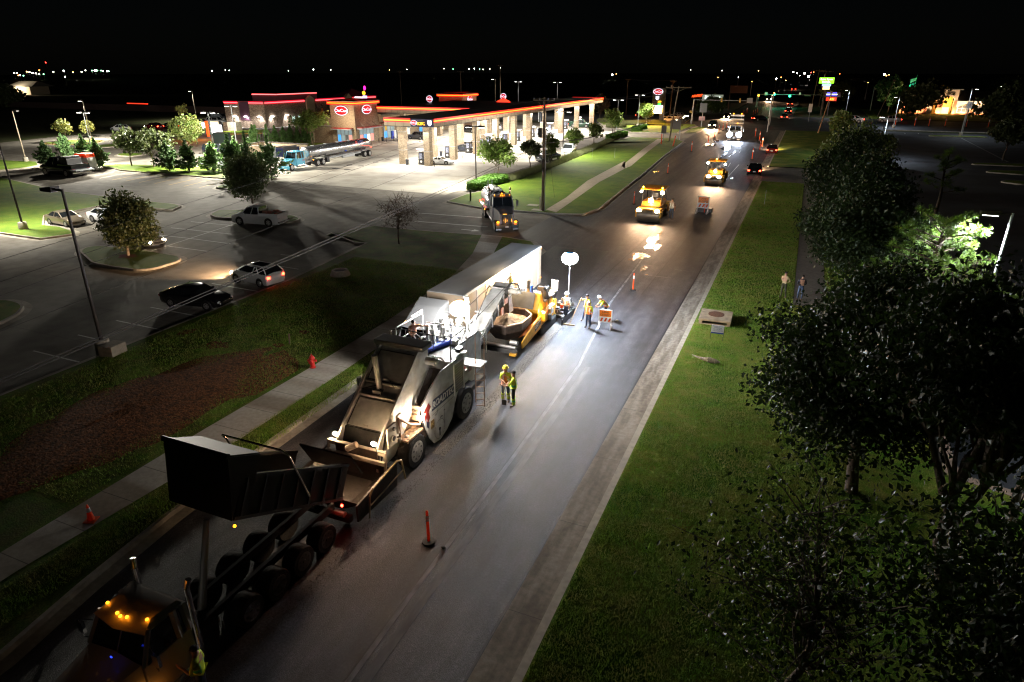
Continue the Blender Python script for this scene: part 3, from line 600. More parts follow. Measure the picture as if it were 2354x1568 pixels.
# trees of the station
GS = 'young trees along the station lawn'
for (lab, x, y, h, rx, z0, m, n, tm, st) in [
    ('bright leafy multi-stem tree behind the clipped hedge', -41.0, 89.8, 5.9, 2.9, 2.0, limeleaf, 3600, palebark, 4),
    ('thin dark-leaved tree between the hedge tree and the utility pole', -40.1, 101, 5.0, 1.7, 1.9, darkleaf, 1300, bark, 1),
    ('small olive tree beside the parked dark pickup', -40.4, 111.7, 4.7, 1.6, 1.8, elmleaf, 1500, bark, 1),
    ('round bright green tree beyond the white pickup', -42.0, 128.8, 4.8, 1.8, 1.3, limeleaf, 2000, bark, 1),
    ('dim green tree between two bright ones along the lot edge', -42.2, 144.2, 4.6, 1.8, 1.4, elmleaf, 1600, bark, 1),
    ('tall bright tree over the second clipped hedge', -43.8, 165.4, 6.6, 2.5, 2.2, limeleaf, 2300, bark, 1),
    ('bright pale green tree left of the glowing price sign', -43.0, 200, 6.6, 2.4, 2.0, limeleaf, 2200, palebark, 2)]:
    tree('young_tree', lab, x, y, h, rx, z0, n, .20 if y < 100 else .24, m, int(x * 7 + y), tm, GS, trunk_r=.10, clumps=22, stems=st, spread=.34)
tree('bare_tree', 'nearly bare brown tree on the near lawn left of the silver tank truck', -33.0, 50.5, 4.6, 1.9, 1.5, 900, .07, brownleaf, 41, MATS['bark'], trunk_r=.07, clumps=34, spread=.34, twigs=7)
tree('round_tree', 'dense round dark tree in the mulched parking island', -52.4, 37.6, 4.9, 2.2, 1.25, 15000, .13, darkleaf, 42, palebark, clumps=46, spread=.42, trunk_r=.13, z=.17, dx=.75, dy=.3)
tree('round_tree', 'dense dark green tree behind the white pickup', -60.1, 60.6, 5.6, 2.4, 0.7, 15000, .15, darkleaf, 43, bark, clumps=46, spread=.42, trunk_r=.13, z=.17)
GL = 'small trees around the far left lot'
for (lab, x, y, h, rx, z0, m, n, st) in [
    ('small dark green tree left of the pair on the grass strip', -103.7, 78.8, 5.7, 2.6, 2.2, darkleaf, 2600, 1),
    ('wider dark green tree, right one of the pair on the grass strip', -98.7, 79.0, 6.1, 3.0, 2.0, darkleaf, 3000, 1),
    ('pale-trunked multi-stem tree in front of the menu boards', -108.5, 95.3, 7.0, 3.0, 2.6, elmleaf, 3200, 3),
    ('small green tree between the menu boards and the grey cabinet', -119, 107.0, 4.9, 1.8, 1.6, elmleaf, 1500, 1),
    ('tiny yellow tree in the yellow-kerbed island', -156, 103.5, 5.0, 1.7, 1.4, yelleaf, 700, 1),
    ('yellowish tree beside the white sedan on the far left', -160, 112.0, 4.2, 1.5, .6, yelleaf, 900, 1),
    ('thin yellow-tipped tree above the menu boards', -146, 128.0, 7.2, 1.4, 4.4, yelleaf, 420, 1),
    ('green tree spreading in front of the shop tower behind the tank trailer', -97.5, 118.3, 7.9, 3.5, 2.0, limeleaf, 3400, 3)]:
    tree('small_tree', lab, x, y, h, rx, z0, n, .24, m, int(x * 5 - y), palebark if st > 1 else bark, GL, trunk_r=.12, clumps=24, stems=st, spread=.34)
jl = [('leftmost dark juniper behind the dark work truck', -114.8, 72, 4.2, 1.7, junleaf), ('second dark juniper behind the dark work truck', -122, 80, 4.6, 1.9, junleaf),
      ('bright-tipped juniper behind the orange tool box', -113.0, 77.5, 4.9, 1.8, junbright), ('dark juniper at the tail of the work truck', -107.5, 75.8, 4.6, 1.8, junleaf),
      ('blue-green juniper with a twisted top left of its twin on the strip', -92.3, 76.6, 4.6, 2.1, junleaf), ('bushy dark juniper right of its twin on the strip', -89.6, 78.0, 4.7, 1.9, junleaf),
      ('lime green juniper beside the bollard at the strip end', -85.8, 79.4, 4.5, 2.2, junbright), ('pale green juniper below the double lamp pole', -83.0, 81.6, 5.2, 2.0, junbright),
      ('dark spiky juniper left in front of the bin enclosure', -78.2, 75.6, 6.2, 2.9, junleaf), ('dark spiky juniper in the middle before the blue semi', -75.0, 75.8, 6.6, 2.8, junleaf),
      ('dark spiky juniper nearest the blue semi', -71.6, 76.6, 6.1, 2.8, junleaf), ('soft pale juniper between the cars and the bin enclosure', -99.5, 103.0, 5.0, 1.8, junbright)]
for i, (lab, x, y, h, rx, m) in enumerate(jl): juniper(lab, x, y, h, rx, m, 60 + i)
ja = [(-107.9, 115.8), (-106.2, 116.4), (-104.6, 117.2), (-103.0, 117.6), (-101.4, 118.0), (-99.9, 118.4), (-108.9, 113.5), (-98.6, 118.9)]
for i, (x, y) in enumerate(ja):
    juniper('narrow bright arborvitae, number %s from the left in the row behind the bin enclosure' % ['two', 'three', 'four', 'five', 'six', 'seven', 'one', 'eight'][i], x, y, 4.1 - .3 * (i % 3) - (.8 if i > 6 else 0), .85, junbright, 90 + i, n=22, ls=.15, group='arborvitae row behind the bin enclosure')
# clipped hedges
def hedge(lab, pts, h, seed, m=None, ls=.13, dens=120):
    r_ = random.Random(seed); t = thing('hedge', lab, 'hedge', (pts[0][0], pts[0][1], .15), 0, 'clipped hedges on the station lawns'); p = ccw(rounded(pts, 1.0)); o = Vector(pts[0])
    core = MB(); core.prism([(x - o.x, y - o.y) for x, y in offset(p, -.12)], 0, h - .1); core.build('core', MATS['hedge_leaf'], t)
    b = MB(); xs = [q[0] for q in p]; ys = [q[1] for q in p]
    def inside(x, y):
        c = False
        for i in range(len(p)):
            x1, y1 = p[i - 1]; x2, y2 = p[i]
            if (y1 > y) != (y2 > y) and x < (x2 - x1) * (y - y1) / (y2 - y1) + x1: c = not c
        return c
    A = (max(xs) - min(xs)) * (max(ys) - min(ys))
    for k in range(int(A * dens)):
        x, y = r_.uniform(min(xs), max(xs)), r_.uniform(min(ys), max(ys))
        if inside(x, y): leaves(b, r_, (x - o.x, y - o.y, h + r_.gauss(0, .035)), ls, 1.4, 1.2)
    for i in range(len(p)):
        a, c = Vector(p[i - 1]), Vector(p[i])
        for k in range(int((a - c).length * h * dens * 1.2)):
            q = a.lerp(c, r_.random()); leaves(b, r_, (q.x - o.x + r_.gauss(0, .04), q.y - o.y + r_.gauss(0, .04), r_.uniform(0, h)), ls, 1.4, .1)
    b.build('foliage', m or hedgeleaf, t)
hedge('long clipped hedge around the lamp base beside the lot entrance', [(-40.8, 79.2), (-39.2, 79.6), (-38.2, 88.0), (-39.4, 89.4), (-41.6, 88.2)], .95, 1)
hedge('clipped hedge under the tall bright tree, nearer one', [(-42.8, 155.0), (-40.8, 155.0), (-40.6, 161), (-42.6, 161.2)], .9, 2, dens=60, ls=.18)
hedge('clipped hedge under the tall bright tree, farther one', [(-43.0, 162.5), (-40.6, 162.2), (-40.3, 168), (-43.0, 168)], .95, 3, dens=60, ls=.18)
hedge('pair-end clipped hedge beside the second driveway, left one', [gD(295, 675), gD(395, 675), gD(395, 650), gD(310, 655)], .8, 4, dens=40, ls=.2)
hedge('pair-end clipped hedge beside the second driveway, right one', [gD(395, 660), gD(440, 655), gD(440, 635), gD(380, 640)], .8, 5, dens=40, ls=.2)
# ornamental grass bed
ograss = leafmat('bed_grass', (0.16, 0.17, 0.07), (0.10, 0.12, 0.04), .7); b = MB(); r_ = random.Random(4)
bed = [(-38.9, 88.5), (-38.6, 96), (-38.4, 104), (-38.6, 112), (-38.9, 121), (-39.3, 130), (-40, 139), (-40.6, 148), (-41, 153)]
for i in range(8):
    for k in range(1500):
        t = r_.random(); x = bed[i][0] * (1 - t) + bed[i + 1][0] * t + r_.uniform(-.9, .9); y = bed[i][1] * (1 - t) + bed[i + 1][1] * t
        a = r_.uniform(0, 6.28); hh = r_.uniform(.45, .95) * (1 if 88 < y < 104 or 114 < y < 140 else .55); l = r_.uniform(.1, .5); wd = .035
        n = len(b.v); b.v += [(x - wd, y, .16), (x + wd, y, .16), (x + math.cos(a) * l, y + math.sin(a) * l, .16 + hh)]; b.f.append((n, n + 1, n + 2)); b.k.append(0)
tag(b.build('ornamental_grass', ograss), 'long bed of feathery ornamental grass between the lot and the lawn', 'grass', kind='stuff')
for i, (px, py, s) in enumerate([(150, 640, 3), (60, 590, 3), (470, 600, 5), (300, 610, 4)]):
    x, y = gD(px, py); b = MB()
    for k in range(1300):
        a = r_.uniform(0, 6.28); d = s * r_.random() ** .6; hh = r_.uniform(.6, 1.3); n = len(b.v); xx, yy = x + d * math.cos(a), y + d * .5 * math.sin(a)
        b.v += [(xx - .07, yy, .1), (xx + .07, yy, .1), (xx + r_.uniform(-.4, .4), yy, .1 + hh)]; b.f.append((n, n + 1, n + 2)); b.k.append(0)
    tag(b.build('bed_grass', ograss), 'dim ground-cover grass around the corner bed', 'grass', kind='stuff')
x, y = gD(1045, 505)
tree('roadside_shrub', 'rounded green shrub under the white billboard', x, y, 6.0, 5.5, .2, 1600, .6, junleaf, 77, clumps=24, z=0, cat='shrub')
tree('leafy_tree', 'green-lit tree beside the tall unlit pole far right', *gE(1120, 560), 13.5, 6.0, 2.0, 2600, .9, mat('green_lit_leaf', (0.04, 0.13, 0.03), .6, var=.3), 78, clumps=30, z=0)
for i, (px, py, h, rx, lab) in enumerate([(1390, 595, 11, 8, 'black tree in front of the arched building, left one'), (2150, 690, 10, 7.5, 'black tree at the right end of the arched building'), (660, 470, 9, 7, 'dim tree behind the brown pole by the crossing'), (2140, 500, 12, 8, 'bare-topped dark tree rising behind the arched building')]):
    x, y = gE(px, py); tree('distant_tree', lab, x, y, h, rx, 1.5, 2600, .75, darkleaf, 80 + i, clumps=30, z=0, group='dark trees by the arched building')
for i, (px, py) in enumerate([(20, 440), (90, 430)]):
    x, y = gA(px, py + 90); tree('distant_tree', ['black tree before the lit house at the far left edge', 'black tree right of the lit house at the far left'][i], x, y, 9, 6, .5, 2400, .7, darkleaf, 90 + i, clumps=30, z=0, group='dark trees by the lit house')
x, y = gC(2115, 370); tree('distant_tree', 'dim brownish tree behind the right end of the canopy', x, y, 8, 3.5, 2.5, 1500, .4, brownleaf, 95, clumps=24, z=0)

# near grass blades on the right lawn and the verge (nobody could count them)
def blades(name, lab, area, n, m, h0, h1, wd0, keep=None, seed=1, z=.15, grow=False):
    r_ = random.Random(seed); b = MB()
    for k in range(n):
        x, y = area(r_)
        if keep and not keep(x, y): continue
        a = r_.uniform(0, 6.28); g_ = max(1.0, y / 40) if grow else 1.0; h = r_.uniform(h0, h1) * (1 + .25 * (g_ - 1)); wd = wd0 * g_; l = h * r_.uniform(.2, .9); c, s = math.cos(a), math.sin(a); i = len(b.v)
        b.v += [(x - s * wd, y + c * wd, z), (x + s * wd, y - c * wd, z), (x + c * l, y + s * l, z + h)]; b.f.append((i, i + 1, i + 2)); b.k.append(0)
    return tag(b.build(name, m), lab, 'grass', kind='stuff')
bl = leafmat('blade', (0.17, 0.31, 0.03), (0.27, 0.28, 0.07), .6, .3)
blades('grass', 'short mown grass of the lawn right of the road', lambda r: (r.uniform(-4.62, 3.5) if r.random() < .7 else r.uniform(-4.62, 7.5), 8 + 95 * r.random() ** 2.2), 290000, bl, .035, .10, .018, seed=5, keep=lambda x, y: y < 46 or not 1.0 < x < 3.15, grow=True)
blades('grass', 'rough grass of the verge between sidewalk and left kerb', lambda r: (r.uniform(-21.2, -18.6), 7 + 33 * r.random()), 30000, bl, .04, .11, .014, seed=6, keep=lambda x, y: x < -19.1 + .0 and x > -20.75, z=.165)
blades('grass', 'rough grass between the dirt and the parking lot', lambda r: (r.uniform(-34, -22.9), 12 + 33 * r.random()), 60000, bl, .04, .12, .016, seed=7, z=.165)
# ---------------------------------------------------------------- fuel station: canopy
led = glow('led_orange', (1.0, 0.20, 0.012), 2.2); halored = glow('halo_red', (1.0, 0.006, 0.005), 0.75); ledpink = glow('led_pink', (1.0, 0.10, 0.10), 2.2); halopink = glow('halo_pink', (1.0, 0.005, 0.03), 0.6)
fasc = mat('fascia_tan', (0.36, 0.29, 0.20), 0.7, var=0.06, vscale=2); soff = mat('soffit_white', (0.75, 0.74, 0.70), 0.6)
lensw = glow('lens_white', (1.0, 0.97, 0.9), 10.0)
X0, X1, Y0, Y1, ZB, ZT = -65.4, -56.0, 98.0, 198.5, 6.45, 7.7
cn = thing('fuel_canopy', 'long flat-roofed fuel canopy with glowing red-orange edge on block columns', 'canopy', (-60, 98, 0))
def W(b, name, m, parent, **k): return b.build(name, m, parent, world=True, **k)
b = MB(); b.box(X0 + .1, X1 - .1, Y0 + .1, Y1 - .1, ZT - .12, ZT - .02); b.box(-88.2, X0 + .1, 130.2, 166, ZT - .1, ZT); W(b, 'roof', roofd, cn)
b = MB(); b.box(X0 + .12, X1 - .12, Y0 + .12, Y1 - .12, ZB + .02, ZB + .08); b.box(-88.2, X0 + .12, 130.3, 165.9, ZB + .02, ZB + .08); W(b, 'soffit', soff, cn)
def fascia(a, c):
    (x0, y0), (x1, y1) = a, c; d = Vector((x1 - x0, y1 - y0, 0)); L = d.length; ang = math.atan2(d.y, d.x); M = Matrix.Translation((x0, y0, 0)) @ Matrix.Rotation(ang, 4, 'Z')
    W(MB(M).box(0, L, -.10, .10, ZB, ZT), 'fascia', fasc, cn)
    W(MB(M).box(0, L, -.20, -.10, ZT - .40, ZT - .20), 'light_band', led, cn)
    b = MB(M); b.box(0, L, -.24, -.1, ZT - .20, ZT + .06); b.box(0, L, -.22, -.1, ZT - .58, ZT - .40); W(b, 'band_glow', halored, cn)  # emitting red strips stand in for the glow around the band
    b = MB(M)
    for i in range(int(L / 1.5)): b.box(i * 1.5 + .7, i * 1.5 + .74, -.115, -.10, ZB, ZT - .54)
    W(b, 'panel_seams', trimd, cn)
    W(MB(M).box(0, L, -.14, -.1, ZB - .06, ZB + .04), 'lower_trim', trimd, cn)
fascia((X0, Y0), (-60.25, Y0)); fascia((-55.95, Y0 + .0), (X1, Y1)) if False else fascia((X1, Y0), (X1, Y1)); fascia((-88.4, 130.0), (X0 - .0, 130.0))
fascia((X1, Y1), (X0, Y1))
W(MB().box(-60.25, -55.9, Y0 - .14, Y0 + .1, ZB, ZT), 'sign_backing', mat('sign_navy', (0.015, 0.012, 0.05), .4), cn)
W(MB().box(X0 - .1, X0 + .1, Y0, 130, ZB, ZT), 'fascia', fasc, cn)
def oval_logo(t, c, rx, rz, face, scale=1.0, es=1.0):
    """lit oval: white ring, red field, white word. face 's' looks to -y, 'e' looks to +x"""
    wm = glow('sign_white', (0.80, 0.82, 1.0), 1.0); rm = glow('sign_red', (0.85, 0.002, 0.008), 0.34)
    def disc(r1, r2, off, name, m, half=False):
        b = MB(); n = 36; pts = []
        for i in range(n):
            a = 2 * math.pi * i / n; u, v = r1 * math.cos(a), r2 * math.sin(a)
            pts.append((c[0] + u, c[2] + v) if face == 's' else (c[1] + u, c[2] + v))
        if face == 's': b.prism(pts, c[1] - off, c[1] - off + .05, 'y')
        else: b.prism(pts, c[0] + off - .05, c[0] + off, 'x')
        return b.build(name, m, t, world=True)
    disc(rx * 1.04, rz * 1.04, .08, 'sign_box', trimd); disc(rx, rz, .14, 'sign_ring', wm); disc(rx * .91, rz * .89, .20, 'sign_field', rm)
    p = Vector(c) - t.location
    if face == 's': O = p + Vector((0, -.235, 0)); xd = (1, 0, 0)
    else: O = p + Vector((.235, 0, 0)); xd = (0, 1, 0)
    text('OnCue', rz * .92, 'lettering', wm, t, O, xd, (0, 0, 1), .02, sx=rx / rz * .72, bold=.0)
oval_logo(cn, (-59.55, Y0 - .1, 7.08), .62, .40, 's')
px = glow('price_yellow', (1.0, 0.42, 0.01), 2.4)
text('3.39', .62, 'price', px, cn, Vector((-58.35, Y0 - .3, 6.95)) - cn.location, (1, 0, 0), (0, 0, 1), bold=.014); text('9', .32, 'price', px, cn, Vector((-57.58, Y0 - .3, 7.08)) - cn.location, (1, 0, 0), (0, 0, 1), bold=.01); text('10', .2, 'price', px, cn, Vector((-57.58, Y0 - .3, 6.8)) - cn.location, (1, 0, 0), (0, 0, 1), bold=.01)
text('REGULAR E-10', .19, 'lettering', mat('dim_letter', (.3, .3, .35), .5), cn, Vector((-58.3, Y0 - .3, 7.42)) - cn.location, (1, 0, 0), (0, 0, 1))
def shield(t, c, s, m, face='s', name='shield'):
    pts = [(-.5, .42), (-.25, .5), (0, .44), (.25, .5), (.5, .42), (.44, .1), (.48, -.15), (.25, -.42), (0, -.55), (-.25, -.42), (-.48, -.15), (-.44, .1)]
    if face == 's': return MB().prism([(c[0] + x * s, c[2] + z * s) for x, z in pts], c[1] - .05, c[1], 'y').build(name, m, t, world=True)
    return MB().prism([(c[1] + x * s, c[2] + z * s) for x, z in pts], c[0], c[0] + .05, 'x').build(name, m, t, world=True)
shield(cn, (-56.6, Y0 - .15, 7.1), .85, glow('sign_white', (1, 1, 1), 2))
MATS['block_rough'] = brick
for (x, y) in [(-63.6, 100.4), (-58.3, 99.9), (-58.3, 109), (-63.6, 111), (-58.3, 118.4), (-63.6, 122), (-58.3, 127.6), (-58.3, 137), (-63.6, 133), (-58.3, 146), (-63.6, 145), (-58.3, 155), (-63.6, 157), (-58.3, 168), (-58.3, 181), (-63.6, 180), (-58.3, 195.5), (-84, 133.5), (-76, 162), (-84, 150)]:
    b = MB(); b.box(x - .55, x + .55, y - .55, y + .55, 0, ZB + .03); W(b, 'column', brick, cn)
    c = MB(); c.box(x - .56, x + .56, y - .56, y + .56, 2.3, 2.42); c.box(x - .56, x + .56, y - .56, y + .56, 5.3, 5.42); W(c, 'column_band', mat('grey_block', (.30, .29, .27), .8), cn)
nb = 0
for y in [98.75] + [104.6 + i * 6.9 for i in range(14)]:
    for x in (-64.75, -61.0, -56.75):
        W(MB().box(x - .3, x + .3, y - .3, y + .3, ZB - .05, ZB + .018), 'downlight', lensw, cn)
for i, y in enumerate([98.75] + [104.6 + i * 6.9 for i in range(14)]):
    o = lamp('AREA', (-60.8, y, ZB - .1), 2000 if i == 0 else 1250, (1.0, .95, .88), 8.4, name='canopy_downlight', target=(-60.8, y - (8 if i == 0 else 0.01), 0)); o.data.shape = 'RECTANGLE'; o.data.size_y = .6  # first row tilted outward, adding light on the lot in front
for x in (-70, -80):
    for y in (134, 142, 150, 159):
        W(MB().box(x - .3, x + .3, y - .3, y + .3, ZB - .05, ZB + .018), 'downlight', lensw, cn)
        lamp('AREA', (x, y, ZB - .1), 520, (1.0, .93, .84), .6, name='canopy_downlight', target=(x, y, 0))
# fuel dispensers, bins, guard rails, squeegee stands
scr = mat('pump_decal', (0.30, 0.32, 0.40), .4, col2=(0.03, 0.04, 0.10), vscale=6)
pd = thing('fuel_dispenser', 'first fuel dispenser between the two nearest block columns', 'fuel pump', (-60.0, 100.6, 0), 0, 'fuel dispensers under the canopy')
MB().prism([(-.62, 0), (.62, 0), (.50, .9), (.46, 2.0), (-.46, 2.0), (-.50, .9)], -.35, .35, 'y').build('cabinet', black, pd, bevel=.03)
b = MB(); b.box(-.82, .82, -.42, .42, 2.2, 2.58); b.build('topper', reflw, pd, bevel=.03); b = MB(); b.box(-.84, -.28, -.44, .44, 2.30, 2.40); b.box(.28, .84, -.44, .44, 2.30, 2.40); b.build('topper_stripe', mat('maroon', (.12, .015, .02), .5), pd)
b = MB(); b.box(-.3, .3, -.40, -.35, 1.0, 1.95); b.box(.45, .50, -.3, .3, 1.0, 1.8); b.build('screen_panel', scr, pd); MB().cyl((0, -.36, .55), (0, -.40, .55), .2, n=8).build('shield_badge', reflw, pd)
b = MB(); b.tube([(-.5, 0, 1.6), (-.75, -.1, 1.1), (-.6, -.15, .6), (-.52, -.1, 1.0)], .025, 5); b.tube([(.5, 0, 1.6), (.75, -.1, 1.1), (.6, -.15, .6), (.52, -.1, 1.0)], .025, 5); b.build('hose', rubber, pd)
MB().box(-.40, .40, -.30, .30, 2.0, 2.2).build('neck', trimd, pd)
nm = ['second', 'third', 'fourth', 'fifth', 'sixth', 'seventh', 'eighth', 'ninth', 'tenth']
for i, (x, y) in enumerate([(-60.3, 110.6), (-60.3, 119), (-61.6, 131.0), (-61.0, 138.3), (-60.6, 144.8), (-61, 155), (-61.2, 168), (-61.2, 180.5), (-61.2, 192)]):
    dup(pd, (x, y, 0), label='%s fuel dispenser counted from the nearest end of the canopy' % nm[i])
def bin_(x, y, lab):
    t = thing('litter_bin', lab, 'bin', (x, y, 0), 0, 'bins around the station'); MB().lathe([(.24, 0), (.28, .85), (.3, .9), (.2, 1.0)], n=14).build('body', mat('dark_grey', (.03, .035, .045), .5), t, smooth=40); MB().lathe([(.29, .9), (.3, .95), (.1, 1.02)], n=14).build('lid', trimd, t, smooth=40)
bin_(-62.2, 99.3, 'dark bin beside the nearest left column'); bin_(-62.6, 112, 'dark bin behind the second row column'); bin_(-88.6, 131.5, 'dark bin against the shop front by the blue machine'); bin_(-88.6, 140, 'dark bin by the grey vending cabinet')
for i, (x, y) in enumerate([(-56.8, 98.6), (-56.9, 110.4), (-61.6, 98.4), (-62, 106)]):
    tag(MB().tube([(x - .35, y, 0), (x - .35, y, .85), (x - .2, y, 1.0), (x + .2, y, 1.0), (x + .35, y, .85), (x + .35, y, 0)], .045, 8).build('guard_rail', black), ['bent black guard rail at the nearest right column', 'bent black guard rail at the second right column', 'bent black guard rail at the nearest left column', 'bent black guard rail behind the white sports car'][i], 'guard rail', 'guard rails at the islands')

# ---- shop
st = thing('shop', 'tan block convenience shop with red-lit corner tower and oval signs', 'shop', (-96, 123, 0))
b = MB(); b.box(-104, -89.9, 123.2, 192, 0, 5.6); W(b, 'wall', brick, st)
b = MB(); b.box(-104.15, -89.8, 131.9, 192.1, 5.6, 5.85); b.box(-104.15, -96, 123.0, 131.9, 5.6, 5.85); W(b, 'coping', trimd, st)
W(MB().box(-103.8, -90.2, 123.5, 191.8, 5.85, 5.92), 'roof', roofd, st)
def tower(t, x0, x1, y0, y1, h):
    W(MB().box(x0, x1, y0, y1, 0, h - .55), 'tower_wall', brick, t)
    b = MB(); cx, cy_ = (x0 + x1) / 2, (y0 + y1) / 2
    def ring(e, z): return [(x0 - e, y0 - e, z), (x1 + e, y0 - e, z), (x1 + e, y1 + e, z), (x0 - e, y1 + e, z)]
    b.loft([ring(.02, h - .55), ring(.5, h - .05), ring(.5, h + .05)]); W(b, 'cornice', mat('cornice_tan', (.38, .30, .20), .7), t)
    W(MB().loft([ring(.5, h + .052), ring(-.6, h + .35)]), 'tower_roof', redroof, t)
    e = .32; z0, z1 = h - .46, h - .28
    b = MB(); b.box(x0 - e, x1 + e, y0 - e - .12, y0 - e, z0, z1); b.box(x1 + e, x1 + e + .12, y0 - e, y1 + e, z0, z1); W(b, 'light_band', led, t)
    b = MB(); [(b.box(x0 - e - .1, x1 + e, y0 - e - .14, y0 - e, a, c), b.box(x1 + e, x1 + e + .14, y0 - e, y1 + e + .1, a, c)) for a, c in ((h - .68, z0), (z1, h - .02))]; W(b, 'band_glow', halored, t)  # red glow around the tower band, put in as emitting strips
    for zz in (7.0,):
        pass
    lamp('AREA', ((x0 + x1) / 2, y0 - .75, h - .45), 95, (1, .03, .01), x1 - x0, target=((x0 + x1) / 2, y0 + .4, 5), name='red_band_light')
    lamp('AREA', (x1 + .75, (y0 + y1) / 2, h - .45), 95, (1, .03, .01), x1 - x0, target=(x1 - .4, (y0 + y1) / 2, 5), name='red_band_light')
tower(st, -95.9, -89.6, 123.0, 131.7, 8.95)
tower(st, -97.0, -89.5, 173.5, 182.5, 9.0)
oval_logo(st, (-92.8, 122.9, 7.05), 1.72, .98, 's'); oval_logo(st, (-89.5, 127.3, 7.15), 1.75, .95, 'e'); oval_logo(st, (-89.4, 177.8, 7.5), 1.5, 1.0, 'e')
win = glow('shop_window', (0.85, 0.95, 1.0), 0.9); postb = glow('poster_blue', (0.05, 0.30, 0.85), .8); postr = glow('poster_red', (0.9, 0.25, 0.2), .8); posty = glow('poster_cream', (1, .8, .5), .9)
def window(t, x0, x1, y0, y1, z0, z1, cols, posters, face):
    fr = MB(); gl = MB()
    if face == 's':
        gl.box(x0, x1, y0 - .02, y0, z0, z1); g = W(gl, 'window', mat('glowing_shop_glass', (.10, .14, .15), .1, emit=(.55, .7, .7), es=.22), t)  # glass itself emits, standing in for light from inside the shop
        for i in range(cols + 1): x = x0 + (x1 - x0) * i / cols; fr.box(x - .05, x + .05, y0 - .1, y0 - .02, z0, z1)
        fr.box(x0, x1, y0 - .1, y0 - .02, z0 + (z1 - z0) * .6, z0 + (z1 - z0) * .6 + .08); W(fr, 'frame', galv, t)
        for i, m in enumerate(posters):
            if m: x = x0 + (x1 - x0) * i / cols; W(MB().box(x + .1, x + (x1 - x0) / cols - .1, y0 - .06, y0 - .03, z0 + .1, z0 + (z1 - z0) * .56), 'poster', m, t)
    else:
        gl.box(x0, x0 + .02, y0, y1, z0, z1); g = W(gl, 'window', MATS['glowing_shop_glass'] if 'glowing_shop_glass' in MATS else win, t)
        for i in range(cols + 1): y = y0 + (y1 - y0) * i / cols; fr.box(x0 + .02, x0 + .1, y - .05, y + .05, z0, z1)
        fr.box(x0 + .02, x0 + .1, y0, y1, z0 + (z1 - z0) * .6, z0 + (z1 - z0) * .6 + .08); W(fr, 'frame', galv, t)
        for i, m in enumerate(posters):
            if m: y = y0 + (y1 - y0) * i / cols; W(MB().box(x0 + .03, x0 + .06, y + .1, y + (y1 - y0) / cols - .1, z0 + .1, z0 + (z1 - z0) * .56), 'poster', m, t)
window(st, -94.5, -90.6, 123, 0, .5, 3.2, 4, [postb, None, mat('grey_poster', (.1, .11, .13), .5), postr], 's')
window(st, -89.58, 0, 124.2, 129.5, .4, 3.2, 4, [postr, postb, posty, postr], 'e')
for y0 in (134, 141, 150, 158): window(st, -89.88, 0, y0, y0 + 4.5, .5, 3.0, 3, [postb, None, posty], 'e')
b = MB(); b.box(-95.2, -90.2, 121.8, 122.98, 3.35, 3.5); W(b, 'awning', redroof, st); W(MB().box(-95.3, -90.1, 121.7, 122.98, 3.15, 3.34), 'awning_edge', galv, st)
b = MB(); b.box(-89.58, -88.1, 123.4, 130.9, 3.45, 3.6); b.box(-89.88, -88.3, 132.3, 136, 3.9, 4.05); W(b, 'awning', redroof, st); W(MB().box(-89.58, -88.0, 123.3, 131.0, 3.25, 3.44), 'awning_edge', galv, st)
for y in (124.5, 126.9, 129.2): W(MB().tube([(-89.5, y, 4.6), (-88.2, y, 3.6)], .03, 5), 'awning_rod', black, st)
W(MB().box(-104.05, -95.9, 122.9, 123.2, 3.7, 3.85), 'band', mat('grey_block', (.3, .29, .27), .8), st); W(MB().box(-89.87, -89.6, 132, 172, 4.2, 5.3), 'sign_band', stucco, st)
W(MB().box(-89.86, -89.7, 131.9, 133.0, .0, 5.9), 'pilaster', stucco, st); W(MB().box(-89.85, -89.8, 134.6, 135.3, 2.2, 3.2), 'warning_sign', mat('sign_yellow', (.8, .5, .02), .5), st)
for i in range(4): W(MB().box(-90.1, -89.55, 137 + i * 1.1, 137.8 + i * 1.1, .14, 1.9), 'cabinet', [bluem, reflw, mat('vend_grey', (.08, .09, .12), .4), MATS['vend_grey'] if 'vend_grey' in MATS else reflw][i], st)
for i in range(11):
    y = 124.5 + i * 3.0
    tag(MB().cyl((-86.9, y, .14), (-86.9, y, 1.15), .06, n=8).build('bollard', black), 'black pipe bollard, %s from the corner tower along the shop kerb' % ['first', 'second', 'third', 'fourth', 'fifth', 'sixth', 'seventh', 'eighth', 'ninth', 'tenth', 'last'][i], 'bollard', 'bollards along the shop front')
s1 = thing('pylon_sign', 'small round lit sign standing behind the left part of the canopy', 'sign', (-84.3, 146.6, 0)); W(MB().box(-84.5, -84.1, 146.4, 146.8, 0, 8.2), 'post', galv, s1); oval_logo(s1, (-84.3, 146.3, 8.75), .85, .75, 's')
s2 = thing('gable_sign', 'small round lit sign with a red cap, standing behind the middle of the canopy', 'sign', (-71, 160.5, 0)); W(MB().box(-71.2, -70.8, 160.3, 160.7, 0, 8.0), 'post', galv, s2); oval_logo(s2, (-71, 160.2, 9.05), .8, .75, 's')
W(MB().prism([(-72.9, 7.7), (-69.1, 7.7), (-69.6, 8.1), (-71, 8.6), (-72.4, 8.1)], 160.0, 160.4, 'y'), 'red_cap', glow('cap_red', (1, .03, .01), 1.5), s2)
lamp('AREA', (-90.5, 119, 6.0), 300, (1, .85, .6), 1.5, target=(-93, 124, 3), name='wall_wash')

